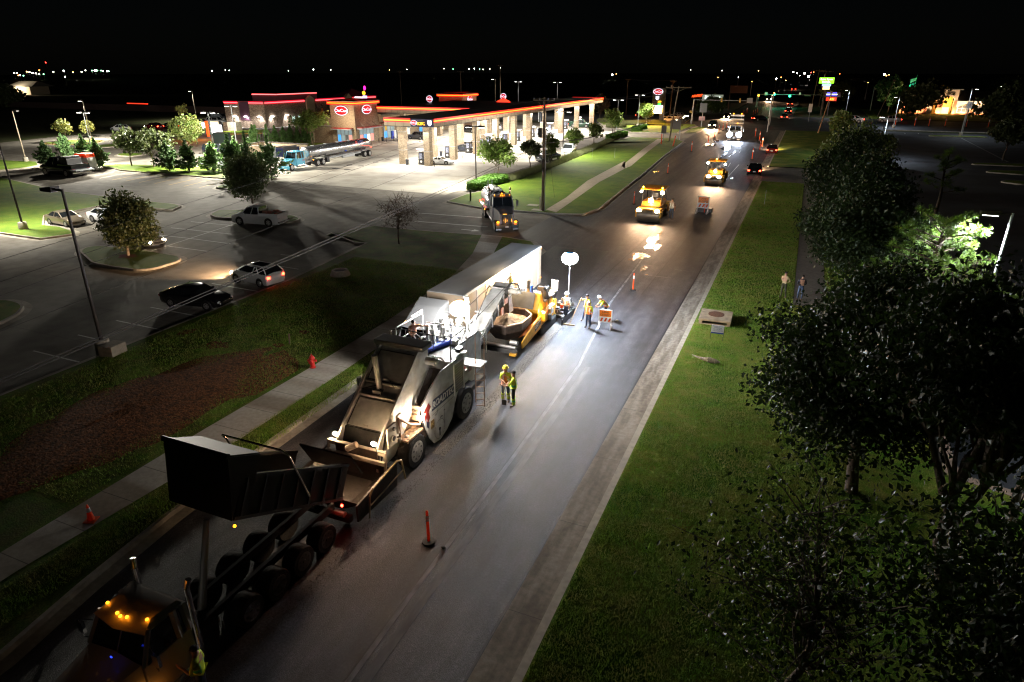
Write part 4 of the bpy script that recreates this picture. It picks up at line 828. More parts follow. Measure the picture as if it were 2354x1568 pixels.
# ---- restaurant behind
za = 6.9; SW, SE, NE = gB(130, 315, za), gB(600, 322, za), gB(1930, 250, za)
rs = thing('restaurant', 'brown stone restaurant with pink-red light bands along its roof edge', 'restaurant', (SE[0], SE[1], 0))
d = Vector((NE[0] - SE[0], NE[1] - SE[1])); w_ = Vector((SW[0] - SE[0], SW[1] - SE[1])); NW = (NE[0] + w_.x, NE[1] + w_.y)
W(MB().prism([SW, SE, NE, NW], 0, za), 'wall', stone, rs)
W(MB().prism(offset(ccw([SW, SE, NE, NW]), .25), za, za + .18), 'coping', mat('dark_red_trim', (.16, .02, .03), .6), rs)
def seg(a, c, f0, f1): return (a[0] + (c[0] - a[0]) * f0, a[1] + (c[1] - a[1]) * f0), (a[0] + (c[0] - a[0]) * f1, a[1] + (c[1] - a[1]) * f1)
def band(p, q, z, h, m, out=.3, name='light_band'):
    d = Vector((q[0] - p[0], q[1] - p[1], 0)); M = Matrix.Translation((p[0], p[1], 0)) @ Matrix.Rotation(math.atan2(d.y, d.x), 4, 'Z'); W(MB(M).box(0, d.length, -out - .1, -out, z, z + h), name, m, rs)
for (A_, C_, f0, f1) in ((SW, SE, .02, .36), (SW, SE, .64, 1.0), (SE, NE, 0, .305), (SE, NE, .40, .66), (SE, NE, .74, .98)):
    p, q = seg(A_, C_, f0, f1); band(p, q, za - .32, .22, ledpink); band(p, q, za - .50, .18, halopink, .30, 'band_glow'); band(p, q, za - .1, .28, halopink, .30, 'band_glow')  # dim outer strips emit to imitate the glow around the pink band
p, q = seg(SW, SE, .38, .62); band(p, q, 2.0, 3.9 + 1.2, mat('plum_panel', (.05, .015, .03), .6), .05, 'dark_panel')
for f0, f1 in ((.32, .385), (.67, .73)):
    p, q = seg(SE, NE, f0, f1); d = Vector((q[0] - p[0], q[1] - p[1], 0)); L = d.length; M = Matrix.Translation((p[0], p[1], 0)) @ Matrix.Rotation(math.atan2(d.y, d.x), 4, 'Z')
    W(MB(M).prism([(0, 0), (L, 0), (L, za + .3), (L / 2, za + 1.3), (0, za + .3)], -.5, .5, 'y'), 'gable_pilaster', stucco, rs)
W(MB().prism([(x, y) for x, y in (seg(SE, NE, .10, .10)[0], seg(SE, NE, .42, .42)[0], (seg(SE, NE, .42, .42)[0][0] - 8, seg(SE, NE, .42, .42)[0][1] - 1), (seg(SE, NE, .1, .1)[0][0] - 8, seg(SE, NE, .1, .1)[0][1] - 1))], za, za + 2.0), 'raised_block', mat('roof_block', (.09, .02, .03), .7), rs)
q0, q1 = seg(SE, NE, .1, .42); band((q0[0], q0[1]), (q1[0], q1[1]), za + 1.75, .25, ledpink, .05); band((q0[0] - 8, q0[1] - 1), (q0[0], q0[1]), za + 1.75, .25, ledpink, .05)
pc = seg(SE, NE, .82, .82)[0]; W(MB().loft([[(pc[0] - 7, pc[1] - 7, za + .1), (pc[0] + .2, pc[1] - 7, za + .1), (pc[0] + .2, pc[1] + 8, za + .1), (pc[0] - 7, pc[1] + 8, za + .1)], [(pc[0] - 3.4, pc[1] + .4, za + 2.6), (pc[0] - 3.3, pc[1] + .4, za + 2.6), (pc[0] - 3.3, pc[1] + .5, za + 2.6), (pc[0] - 3.4, pc[1] + .5, za + 2.6)]]), 'hip_roof', mat('plum_roof', (.14, .02, .04), .6), rs)
for i, (a_, c_, f) in enumerate(((SW, SE, .22), (SW, SE, .50), (SW, SE, .84), (SE, NE, .05), (SE, NE, .16))):
    p = seg(a_, c_, f, f)[0]; out = Vector((.5, -.6, 0)); W(MB().box(p[0] - .1, p[0] + .55, p[1] - .55, p[1] + .1, 2.9, 3.1), 'wall_lamp', lensw, rs)
    lamp('SPOT', (p[0] + .6, p[1] - .75, 3.2), 900, (.95, .97, 1), .15, target=(p[0] - .2, p[1] + .4, 1.2), spot=130, name='wall_lamp_light')
for f in (.20, .245):
    p, q = seg(SE, NE, f, f + .018); band(p, q, .9, 1.7, glow('narrow_window', (.65, .9, .75), .9), .02, 'window')
for i in range(5):
    band(*seg(SE, NE, .40 + i * .05, .403 + i * .05), 4.4, 1.1, black, .15, 'rod')
rc = gY = None
tw = gB(1720, 262, 8.2); ss = thing('roof_sign', 'small white and yellow-pink sign glowing above the restaurant roof', 'sign', (tw[0], tw[1], 0))
W(MB().box(tw[0] - 1.2, tw[0] + 1.4, tw[1] - .2, tw[1], 7.55, 8.3), 'sign_box', glow('sign_pale', (.9, .85, 1), 1.8), ss); W(MB().box(tw[0] + 1.5, tw[0] + 2.8, tw[1] - .2, tw[1], 7.9, 8.6), 'sign_box', glow('sign_violet', (.7, .5, 1), 1.5), ss)
W(MB().sph((tw[0] + 1.8, tw[1], 9.3), (.55, .2, .55)), 'yellow_disc', glow('sign_yellow', (1, .45, .02), 1.6), ss); W(MB().sph((tw[0] + 2.2, tw[1], 10.6), (.42, .2, .6)), 'pink_disc', glow('sign_pink', (1, .02, .35), 1.4), ss); W(MB().box(tw[0] + 1.7, tw[0] + 1.9, tw[1], tw[1] + .1, 0, 10), 'post', galv, ss)
lw = thing('stone_wall', 'low stone garden wall with a pale end in front of the restaurant', 'wall', (*gB(240, 640), 0)); p = gB(100, 655); q = gB(410, 650)
W(MB().box(p[0], q[0] - 2.5, p[1] + 1, p[1] + 1.5, 0, 2.1), 'wall_panel', stone, lw); W(MB().box(q[0] - 2.5, q[0] + .5, p[1] - .5, p[1] + 1.6, 0, 2.3), 'end_block', mat('pale_stone', (.42, .37, .3), .9, var=.3, vscale=3), lw)
lamp('AREA', (q[0] + 1, p[1] - 4, 4), 500, (1, .95, .85), .5, target=(q[0], p[1], 0), name='garden_light')
# drive-through menu boards
gY7 = ZF(700, 420, 7.84)
mb = thing('menu_board', 'row of bright white drive-through menu boards with orange posts, right one', 'menu board', (-133, 125.5, 0)); p = gY7(1150, 990); q = gY7(1480, 980)
for i in range(3): x = p[0] + (q[0] - p[0]) * i / 3; y = p[1] + (q[1] - p[1]) * i / 3; W(MB().box(x, x + 1.25, y, y + .2, .7, 2.7), 'panel', glow('menu_white', (1, .95, .95), 2.2), mb)
W(MB().box(p[0] - .2, q[0] + .6, p[1] + .3, p[1] + .6, 2.75, 3.5), 'header', posty, mb); W(MB().box(p[0] - 1.2, p[0] - .5, p[1] - .3, p[1], 0, 3.6), 'orange_post', glow('post_orange', (1, .08, .01), 1.3), mb)
mb2 = thing('menu_board', 'row of drive-through menu boards half hidden by green trees, left one', 'menu board', (-142, 121, 0)); p = gY7(560, 860)
for i in range(3): W(MB().box(p[0] + i * 1.6, p[0] + i * 1.6 + 1.25, p[1], p[1] + .2, .7, 2.5), 'panel', glow('menu_white', (1, .95, .95), 2.2), mb2)
W(MB().box(p[0] - 1.2, p[0] - .5, p[1] - .3, p[1], 0, 3.4), 'orange_post', MATS['glow_post_orange'], mb2)
for (px_, py_) in ((900, 1090), (600, 1120)):
    x, y = gY7(px_, py_); lamp('POINT', (x, y, 3.2), 420, (1, .32, .05), .4, name='menu_glow')
cb = thing('grey_cabinet', 'big dark grey utility cabinet beyond the parked dark cars', 'cabinet', (*gY7(1500, 1200), 0), .1)
MB().box(-1.6, 1.6, -.9, .9, 0, 2.2).build('body', mat('cabinet_green', (.035, .05, .045), .5), cb, bevel=.03); MB().box(-1.7, 1.7, -1, 1, 2.2, 2.3).build('lid', trimd, cb)
# bin enclosure
en = thing('bin_enclosure', 'low tan block bin enclosure with dark gates behind the blue semi', 'enclosure', (-92, 99, 0))
b = MB(); b.box(-97.6, -90.4, 96.6, 96.9, 0, 2.1); b.box(-97.6, -97.3, 96.9, 103.4, 0, 2.1); b.box(-97.3, -86.6, 103.1, 103.4, 0, 2.1); W(b, 'wall', brick, en); b = MB(); b.box(-97.7, -90.3, 96.5, 97, 2.1, 2.2); b.box(-97.7, -97.2, 97, 103.5, 2.1, 2.2); b.box(-97.2, -86.5, 103.0, 103.5, 2.1, 2.2); W(b, 'coping', trimd, en)
W(MB().box(-90.3, -87.6, 95.6, 95.75, .1, 2.2), 'gate', mat('pale_gate', (.22, .25, .28), .5), en); W(MB().box(-86.6, -86.4, 96.5, 100, .1, 2.3), 'gate', mat('dark_gate', (.03, .035, .045), .5), en)
dm = thing('blue_bin', 'dark blue refuse container inside the enclosure', 'bin', (-89, 100.5, 0)); W(MB().box(-91, -87.6, 99, 102, .1, 1.7), 'body', mat('navy_bin', (.01, .03, .16), .5), dm); W(MB().box(-91.1, -87.5, 98.9, 102.1, 1.7, 1.8), 'lid', black, dm)
vp = [(-95.5, 100), (-95.1, 100.3), (-94.7, 100.6), (-94.3, 100.9), (-93.9, 101.2)]
for i, (x, y) in enumerate(vp): tag(MB().cyl((x, y, 0), (x, y, 4.2), .05, n=6).build('vent_pipe', polem), 'thin dark vent pipe, %s of the five behind the junipers' % ['leftmost', 'second', 'middle', 'fourth', 'rightmost'][i], 'vent pipe', 'vent pipes by the bin enclosure')

# ---- price pylon, billboards, far signs
pp = thing('price_pylon', 'tall lit price sign with an oval logo and a blazing yellow-white lower panel', 'sign', (-42.3, 211, 0))
W(MB().box(-44.1, -40.7, 211, 211.6, 4.7, 10.2), 'cabinet', mat('pylon_brown', (.06, .035, .025), .6), pp); W(MB().box(-41.6, -40.2, 211.2, 211.7, 0, 10.0), 'post', MATS['pylon_brown'], pp)
oval_logo(pp, (-42.4, 210.9, 9.2), 1.5, .9, 's', es=.9); shield(pp, (-42.5, 210.8, 7.4), 1.1, glow('sign_white', (1, 1, 1), 2))
text('3.39', .62, 'price', px, pp, Vector((-41.8, 210.8, 6.35)) - pp.location, (1, 0, 0), (0, 0, 1), bold=.02); text('4.29', .6, 'price', glow('price_green', (.1, 1, .15), 1.5), pp, Vector((-41.8, 210.8, 5.65)) - pp.location, (1, 0, 0), (0, 0, 1), bold=.02)
text('REGULAR', .28, 'lettering', MATS['dim_letter'], pp, Vector((-43.2, 210.8, 6.35)) - pp.location, (1, 0, 0), (0, 0, 1)); text('DIESEL', .28, 'lettering', MATS['dim_letter'], pp, Vector((-43.2, 210.8, 5.65)) - pp.location, (1, 0, 0), (0, 0, 1))
W(MB().box(-44.1, -40.7, 210.8, 211.1, 4.75, 5.25), 'message_bar', glow('bar_white', (1, .85, .7), 3), pp); W(MB().box(-44.1, -40.9, 210.8, 211.1, 3.0, 4.6), 'message_panel', glow('panel_amber', (1, .72, .25), 9), pp)
lamp('AREA', (-42.5, 210.2, 3.8), 2300, (1, .42, .06), 2.5, target=(-42.5, 200, 1.5), name='panel_glow'); lamp('POINT', (-42.4, 214, 3.6), 1300, (1, .35, .05), .5, name='panel_glow_back')
bb = thing('billboard', 'white and grey lit billboard with an arrow, behind the signal arm', 'billboard', (-37.5, 300, 0))
W(MB().box(-41.7, -33.3, 300, 300.4, 3.1, 5.8), 'upper_panel', mat('bb_grey', (.3, .33, .28), .6, emit=(.5, .6, .45), es=.22), bb); W(MB().box(-41.9, -33.4, 299.9, 300.3, 1.7, 3.05), 'lower_panel', glow('bb_white', (.95, 1, .95), 1.6), bb)
b = MB(); b.box(-37.4, -35, 299.9, 299.98, 4.75, 5.1); b.prism([(-35, 4.55), (-35, 5.3), (-34.2, 4.92)], 299.9, 299.98, 'y'); b.sph((-40.2, 299.9, 4.5), (.5, .1, .7)); 
for i in range(5): b.sph((-40.6 + i * .3, 299.9, 5.5 - i * .09), (.13, .06, .14), 8, 5)
W(b, 'marks', glow('bb_marks', (.9, 1, .9), .9), bb); W(MB().box(-38.2, -37.7, 300.4, 300.9, 0, 3), 'post', wood, bb); text('FOOT & ANKLE', .8, 'lettering', trimd, bb, Vector((-37.6, 299.85, 2.5)) - bb.location, (1, 0, 0), (0, 0, 1))
rl_ = thing('red_letter_sign', 'small red lit letters left of the white billboard', 'sign', (-43.3, 296, 0)); text('ARVEST', 1.25, 'lettering', glow('letters_red', (1, .06, .01), 2), rl_, (0, 0, 5.4), (1, 0, .12), (0, 0, 1), .05, bold=.03); W(MB().cyl((-42, 296.4, 0), (-42, 296.4, 5.4), .2), 'post', wood, rl_)
b2_ = thing('billboard', 'unlit dark billboard on a tall post beyond the signal arm', 'billboard', (-27.5, 300, 0)); W(MB().box(-30.6, -24, 300, 300.4, 6.5, 9.4), 'panel', mat('bb_dark', (.12, .05, .03), .8), b2_); W(MB().cyl((-30.8, 300.5, 0), (-30.8, 300.5, 9.6), .2), 'post', wood, b2_)
gs = thing('storage_sign', 'bright green lit sign behind the brown pole', 'sign', (4.4, 275, 0)); W(MB().box(2.0, 6.9, 275, 275.4, 10.8, 12.8), 'panel', glow('sign_green', (.22, .75, .02), 1.3), gs)
for s_, z in (('Extra Space', 12.2), ('Storage.', 11.35)): text(s_, .85, 'lettering', glow('sign_white', (1, 1, 1), 2), gs, (0, -.2, z), (1, 0, 0), (0, 0, 1), .05, bold=.02)
W(MB().box(3.2, 6.1, 275, 275.3, 9.9, 10.7), 'blue_panel', glow('sign_blue', (.3, .4, .9), 1.2), gs); W(MB().box(3.6, 5.8, 275, 275.3, 8.8, 9.8), 'amber_panel', glow('sign_amber', (1, .6, .15), 3), gs); W(MB().box(4.1, 4.7, 275.4, 275.9, 0, 12), 'post', polem, gs)
cu = thing('union_sign', 'dim billboard with blue letters and a red message panel right of the brown pole', 'sign', (7, 272, 0)); W(MB().box(4.6, 9.7, 272.4, 272.7, 6.4, 8.1), 'panel', mat('cu_panel', (.1, .06, .05), .7), cu)
for s_, z in (("OKLAHOMA'S", 7.75), ('CREDIT UNION', 6.9)): text(s_, .5, 'lettering', glow('letters_blue', (.12, .1, 1), 1.6), cu, (-.2, -.1 + .3, z), (1, 0, 0), (0, 0, 1), .05, bold=.01)
W(MB().box(5.0, 8.7, 272.2, 272.4, 7.28, 7.4), 'light_line', glow('line_white', (.8, 1, .7), 2), cu); W(MB().box(5.2, 8.6, 272.2, 272.6, 5.1, 6.25), 'red_panel', mat('red_led_panel', (.1, .01, .01), .5, emit=(1, .04, .01), es=.7), cu); text('8:21', 1.0, 'digits', glow('digits_red', (1, .22, .02), 3), cu, (.1, -.0, 5.68), (1, 0, 0), (0, 0, 1), .05, bold=.04); W(MB().cyl((6.4, 272.8, 0), (6.4, 272.8, 6), .25), 'post', polem, cu)
# arched brick building far right
ub = thing('bank_building', 'arched brick and cream building lit warm from below at far right', 'building', (50, 300, 0))
cream = mat('cream_wall', (.50, .42, .33), .8, var=.05, vscale=1); rb = mat('red_brick', (.30, .10, .045), .85, var=.2, vscale=3)
W(MB().box(49.9, 60.6, 300, 312, 0, 2.6), 'brick_wall', rb, ub); W(MB().box(49.9, 60.6, 300.05, 312, 2.6, 4.5), 'cream_wall', cream, ub); W(MB().box(49.6, 61, 299.6, 312.4, 4.5, 4.8), 'eave', galv, ub)
W(MB().loft([[(49.6, 299.6, 4.8), (61, 299.6, 4.8), (61, 312, 4.8), (49.6, 312, 4.8)], [(51.5, 305, 8.2), (60, 305, 8.2), (60, 306, 8.2), (51.5, 306, 8.2)]]), 'hip_roof', roofd, ub)
def arch(cx, w2, z0, zs, rise, y, name, m, depth=.12):
    pts = [(cx - w2, z0), (cx + w2, z0)] + [(cx + w2 * math.cos(math.pi * i / 12), zs + rise * math.sin(math.pi * i / 12)) for i in range(13)]
    W(MB().prism(pts, y - depth, y, 'y'), name, m, ub)
for cx in (52.6, 57.8): arch(cx, 2.15, .7, 2.6, .85, 299.96, 'arch_trim', cream, .06); arch(cx, 1.95, .75, 2.5, .75, 299.9, 'window', mat('bank_window', (.05, .05, .05), .1), .06)
for cx in (52.6, 57.8):
    b = MB(); [b.box(cx - 1.95 + k * 1.3 - .04, cx - 1.95 + k * 1.3 + .04, 299.78, 299.84, .8, 2.9) for k in (1, 2)]; b.box(cx - 1.9, cx + 1.9, 299.78, 299.84, 2.1, 2.18); W(b, 'mullions', galv, ub)
W(MB().prism([(40.8, 0), (42.2, 0), (42.2, 4.6), (42.9, 5.3), (43.6, 4.6), (43.85, 0), (45.5, 0), (45.5, 5.4), (46.2, 6.2), (47.3, 6.35), (48.3, 6.1), (48.9, 5.5), (48.9, 0), (49.88, 0), (49.88, 8.5), (40.8, 8.5)], 299.2, 300.6, 'y'), 'portico', cream, ub); W(MB().box(48.9, 49.87, 299.1, 299.2, 0, 4.7), 'brick_pier', rb, ub); W(MB().box(43.6, 45.5, 299.1, 299.2, 0, 4.7), 'brick_pier', rb, ub)
W(MB().box(40.2, 51, 298.8, 301, 8.5, 8.8), 'portico_eave', galv, ub); W(MB().box(43, 49, 303, 303.2, 0, 6.2), 'lobby_wall', mat('lobby', (.4, .25, .08), .7), ub); W(MB().box(45.8, 48.4, 302.9, 303.0, 0, 2.4), 'door', glow('lobby_door', (1, .8, .3), 1.2), ub)
for s_, z in (("OKLAHOMA'S", 7.55), ('CREDIT UNION', 7.0)): text(s_, .5, 'lettering', trimd, ub, (-2.6, -.85, z), (1, 0, 0), (0, 0, 1), .04, sx=.8)
W(MB().box(31.8, 40.8, 300, 311, 0, 2.8), 'brick_wall', rb, ub); W(MB().box(31.8, 40.8, 300.05, 311, 2.8, 5.0), 'cream_wall', cream, ub); W(MB().box(31.5, 41, 299.6, 311.3, 5.0, 5.3), 'eave', galv, ub)
for x, W_ in ((33, 260), (38, 300), (44.6, 300), (52.5, 420), (57.8, 460), (60, 200), (49.4, 260)): lamp('SPOT', (x, 297.6, .4), W_ * 7, (1, .66, .38), .2, target=(x, 300.4, 3.4), spot=120, name='facade_uplight')
lamp('POINT', (47, 301.5, 4), 900, (1, .5, .1), .3, name='portico_light')
lamp('SPOT', (38, 322, .5), 5000, (.15, 1, .4), .2, target=(38.6, 330, 9), spot=60, name='flag_uplight')
fp = thing('flagpole', 'green-lit flagpole with three drooping flags', 'flagpole', (38.8, 330, 0)); W(MB().cyl((38.8, 330, 0), (38.8, 330, 13.5), .12, .06, 8), 'pole', mat('fp', (.15, .5, .3), .5), fp)
for i, (z, m) in enumerate(((12.4, mat('flag_a', (.5, .4, .35), .8)), (10.6, mat('flag_b', (.15, .4, .5), .8)), (8.7, mat('flag_c', (.5, .5, .5), .8)))):
    vs = []; n = 8
    for k in range(n + 1): u = k / n * 2.0; vs += [(38.7 - u, 330 + .15 * math.sin(u * 4), z - u * .35), (38.7 - u * .9, 330 + .15 * math.sin(u * 4 + .4), z - 1.15 - u * .5)]
    W(MB().add(vs, [(2 * k, 2 * k + 1, 2 * k + 3, 2 * k + 2) for k in range(n)]), 'flag', m, fp)
lh = thing('lit_house', 'cream house front lit warm at the far left edge', 'house', (-500, 305, 0)); W(MB().box(-505, -484, 305, 318, 0, 5.2), 'wall', mat('house_wall', (.5, .4, .28), .8), lh); W(MB().loft([[(-507, 304, 5.2), (-480, 304, 5.2), (-480, 320, 5.2), (-507, 320, 5.2)], [(-503, 311, 8.4), (-484, 311, 8.4), (-484, 312, 8.4), (-503, 312, 8.4)]]), 'roof', mat('house_roof', (.2, .18, .15), .8), lh)
lamp('AREA', (-494, 298, 6), 3500, (1, .85, .6), 3, target=(-494, 305, 3), name='porch_light')
fw = thing('long_wall', 'faint brown boundary wall across the dark field on the left', 'wall', (-270, 205, 0)); W(MB().box(-330, -195, 196, 196.3, 0, 2.4), 'panel', mat('field_wall', (.06, .035, .03), .9, var=.1, vscale=1), fw)
tag(MB().box(-262, -250, 203, 203.3, 2.3, 2.6).build('red_lamp_strip', glow('strip_red', (1, .03, .01), 1.5, False)), 'thin red light strip over the far boundary wall', 'lamp strip')
# ---------------------------------------------------------------- poles, lamps, signs, wires
def pole_light(lab, x, y, h, heads, W_=0, col=(1, .94, .80), m=None, base=True, rz=0, hl=.9, group='lamp poles around the lots', spot=150, z=0.0, out=.55, tilt=9):
    t = thing('lamp_pole', lab, 'lamp pole', (x, y, z), rz, group); m = m or polem
    MB().cyl((0, 0, .1), (0, 0, h), .11, .07, 10).build('pole', m, t, smooth=40)
    if base: MB().lathe([(.42, 0), (.40, .78), (.34, .85)], n=16).build('base', conc, t, smooth=40)
    b = MB(); c = MB()
    for sx in heads:
        b.box(min(0, sx * out), max(0, sx * out), -.05, .05, h - .12, h + .0); b.prism([(sx * out, h - .16), (sx * (out + hl), h - .16), (sx * (out + hl), h + .02), (sx * out, h + .12)], -.24, .24, 'y')
        c.box(min(sx * (out + .1), sx * (out + hl - .1)), max(sx * (out + .1), sx * (out + hl - .1)), -.18, .18, h - .19, h - .161)
    b.build('lamp_head', polem, t, bevel=.02); c.build('lens', lensw if W_ else mat('dead_lens', (.3, .3, .3), .4), t)
    if W_:
        for sx in heads: lamp('SPOT', (sx * (out + hl / 2), 0, h - .25), W_, col, .25, parent=t, target=(sx * (out + hl / 2 + (tilt if len(heads) > 1 else 1)), 0, 0), spot=spot, blend=.6, name='lamp_light')
    return t
pole_light('tall unlit lamp pole at the near left with a broken concrete collar at its foot', -35.1, 22.4, 9.3, [-1])
MB().prism([(-34.5, 21.7), (-33.7, 21.9), (-33.8, 22.9), (-34.6, 22.8)], .15, .75).build('broken_collar', conc)
tag(bpy.data.objects['broken_collar'], 'tilted half of a broken concrete collar beside the near left lamp pole', 'collar')
pole_light('dark lamp pole at the left frame edge beside the parked beige sedan', -71.5, 40.8, 8.8, [-1], 9000)
pole_light('slim lamp pole left of the dark work truck, single head pointing right', -126.2, 75.6, 8.7, [1], 0, m=palebark)
pole_light('starry bright lamp pole in the yellow-kerbed island on the far left', -153.2, 107.6, 8.7, [-1], 20000, m=MATS['concrete'])
pole_light('bright lamp pole farther back, behind the menu boards', -178.8, 162, 9.2, [-1], 16000, m=MATS['concrete'])
pole_light('double-headed lamp pole behind the junipers on the left', -112.5, 78.6, 8.6, [-1, 1], 24000, m=galv, tilt=15)
pole_light('double-headed lamp pole beside the lime green juniper', -88.5, 82.6, 8.9, [-1, 1], 38000, m=galv, tilt=15)
pole_light('double-headed lamp pole left of the bin enclosure', -99.5, 98.5, 9.0, [-1, 1], 26000, m=galv, tilt=15)
pole_light('double-headed lamp pole in the hedge at the lot entrance', -41.0, 83.0, 8.1, [-1, 1], 9500)
pole_light('double-headed lamp pole beside the parked pickup on the lot edge', -41.0, 119.8, 8.2, [-1, 1], 12000)
pole_light('double-headed lamp pole by the tall bright tree', *gD(155, 702), 8.4, [-1, 1], 9000, m=galv)
pole_light('double-headed lamp pole left of the glowing price sign', *gD(355, 632), 8.8, [-1, 1], 9000, m=galv)
pole_light('pale lamp pole with one short arm behind the shop', -96, 210, 12.5, [-1], 1500, m=palebark)
pole_light('T-headed lamp pole just right of the armed one behind the shop', -97, 232, 11.5, [-1, 1], 1500, m=galv)
pole_light('T-headed lamp pole standing behind the middle of the canopy', -80, 226, 11.5, [-1, 1], 1500, m=galv)
wpole = mat('pale_pole', (.55, .58, .62), .5)
pole_light('lamp pole just beyond the right frame edge', 14.5, 25.0, 8.0, [-1], 700, (.85, .95, 1), wpole, spot=165)
GP = 'pale lamp poles in the dark lot on the right'
pole_light('big pale lamp pole at the right edge above the bright pine', 10.84, 42.4, 8.0, [-1], 4200, (.9, .95, 1), wpole, group=GP, spot=165)
pole_light('pale lamp pole behind the dark tree row, middle of the lot', 13.3, 139, 7.5, [-1], 2600, (.8, .9, 1), wpole, group=GP, spot=165)
pole_light('third pale lamp pole, at the cross street end of the lot', 22.9, 221, 8.3, [-1], 2400, (.8, .9, 1), wpole, group=GP, spot=165)
pole_light('slim pale lamp pole beyond the cross street by the red message panel', 12.1, 266, 8.9, [-1], 2400, (.8, .9, 1), wpole, group=GP, spot=165)
pole_light('tall lamp pole on the long island before the arched building', 35.9, 200.6, 11.0, [1], 1600, (.8, .9, 1), wpole, group=GP, spot=165)

def utility_pole(lab, x, y, h, lean=(0, 0), arm=2.4, gear=True, m=None, armz=None, r=.17):
    t = thing('utility_pole', lab, 'utility pole', (x, y, 0), 0, 'wooden utility poles'); m = m or wood; a = armz or h - .35
    MB().cyl((0, 0, 0), (lean[0], lean[1], h), r, r * .65, 10).build('pole', m, t, smooth=40); ax, ay = lean[0] * a / h, lean[1] * a / h
    b = MB(); b.box(ax - arm / 2, ax + arm / 2, ay - .2, ay - .08, a - .07, a + .07); b.tube([(ax - arm * .33, ay - .15, a), (ax, ay - .15, a - .8), (ax + arm * .33, ay - .15, a)], .03, 4); b.build('crossarm', m, t)
    b = MB()
    for k in (-.48, -.2, .2, .48): b.lathe([(.04, 0), (.06, .06), (.04, .1), (.06, .16), (.02, .2)], (ax + arm * k, ay - .14, a + .07), 8)
    b.build('insulator', galv, t)
    if gear: MB().cyl((ax - .42, ay, a - 2.2), (ax - .42, ay, a - 1.2), .24, n=12).build('transformer', galv, t, smooth=40); MB().cyl((.22, .05, 0), (.22, .05, a - 3), .05, n=6).build('conduit', galv, t)
    return t
utility_pole('tall utility pole with crossarm at the lawn corner by the lot entrance', -26.35, 70.4, 12.4)
lp_ = bpy.data.objects['utility_pole']; r_ = random.Random(1)
b = MB(); b.tube([(.12 + .0, -.4 + .35 * math.cos(a * .4), 5.3 + .75 * math.sin(a * .4)) for a in range(17)], .05, 6); b.build('cable_loop', black, lp_)
MB().box(-.62, -.25, -.2, .2, 8.2, 9.2).build('meter_box', trimd, lp_)
utility_pole('leaning utility pole by the second driveway with wide crossarm', -28.25, 157.3, 11.9, (1.1, 0), 5.6, False, palebark)
utility_pole('reddish utility pole right behind the price sign', -42.3, 232, 12.2, (.3, 0), 2.0)
utility_pole('reddish utility pole left of the price sign across the street', -62, 252, 12.4, (0, 0), 2.0, False)
utility_pole('brown bare pole with a dark bracket head, standing before the green sign', 3.16, 193.4, 10.3, (1.6, 0), .6, False, mat('brown_pole', (.20, .115, .06), .8, var=.2, vscale=2))
utility_pole('dark utility pole by the far crossing, left one', 1.0, 330, 15.5, (.8, 0), 5, False); utility_pole('dark utility pole by the far crossing, right one', 4.0, 345, 15.0, (.8, 0), 6, True)
utility_pole('floodlight pole with warm lamp on top beside the green-lit tree', *gE(1030, 600), 12.2, (3.0, 0), .8, False)
for i, (px_, py_, h) in enumerate([(255, 225, 15), (815, 100, 15), (1180, 190, 17)]): x, y = gC(px_, 330 if i else 300); utility_pole(['faint utility pole in the dark field left of the round sign', 'faint utility pole behind the far red tower', 'faint utility pole right of the far red tower'][i], x, y, h, (0, 0), 2.5, False)
# overhead wires: sagging cables between poles
def wire(lab, a, c, r, sag, m=None, n=26, grp='overhead wires along the road'):
    a, c = Vector(a), Vector(c); pts = [tuple(a.lerp(c, i / n) - Vector((0, 0, sag * 4 * (i / n) * (1 - i / n)))) for i in range(n + 1)]
    return tag(MB().tube(pts, r, 5).build('overhead_wire', m or wirem), lab, 'wire', grp)
wirem = mat('wire', (.035, .03, .03), .8); wireb = mat('cable', (.045, .04, .04), .7)
def ext(a, b_, k): a, b_ = Vector(a), Vector(b_); return tuple(a + (b_ - a) * k)
top = (-26.35, 70.3, 12.2)
for i, (zt, dx, yn, zn, r, nm_) in enumerate([(12.25, -1.1, 597, 10.3, .014, 'topmost thin wire from the crossarm, left one'), (12.25, .5, 648, 9.7, .014, 'thin wire from the middle of the crossarm'), (12.25, 1.1, 680, 9.3, .014, 'thin wire from the right end of the crossarm'), (9.9, .1, 762, 8.5, .014, 'single thin wire below the crossarm wires')]):
    p = G(0, yn, zn); wire(nm_, (-26.35 + dx, 70.2, zt), ext((-26.35 + dx, 70.2, zt), (p[0], p[1], zn), 1.3), r * .5, .0)
for i, (dz, r, nm_) in enumerate([(0, .02, 'thick cable bundle, upper strand, crossing the dirt'), (-.28, .018, 'thick cable bundle, lower strand, crossing the dirt')]):
    p = G(0, 861 + i * 8, 7.0 + dz); wire(nm_, (-26.2, 70.2, 7.6 + dz), ext((-26.2, 70.2, 7.6 + dz), (p[0], p[1], 7.0 + dz), 1.25), r, .22, wireb)
for i, dx in enumerate((-1.1, .5, 1.1)): wire('far thin wire from the station pole to the leaning pole, %s one' % ['left', 'middle', 'right'][i], (-26.35 + dx, 70.5, 12.25), (-27.2 + dx * 2, 157.3, 11.6), .02, 1.0)
wire('thick far cable from the station pole to the leaning pole', (-26.2, 70.5, 7.6), (-27.9, 157.3, 7.2), .05, 1.3, wireb)
wire('guy wire anchored in the station lawn', (-26.3, 70.6, 10), (*gC(1690, 1120), .15), .012, 0); wire('thin wire across the dark sky over the price sign', (-62, 252, 12.3), (-42, 232, 12.2), .03, .4)
wire('thin wire dropping from the station pole to the bundle', (-26.3, 70.2, 9.0), (-26.9, 60, 7.2), .015, .1)

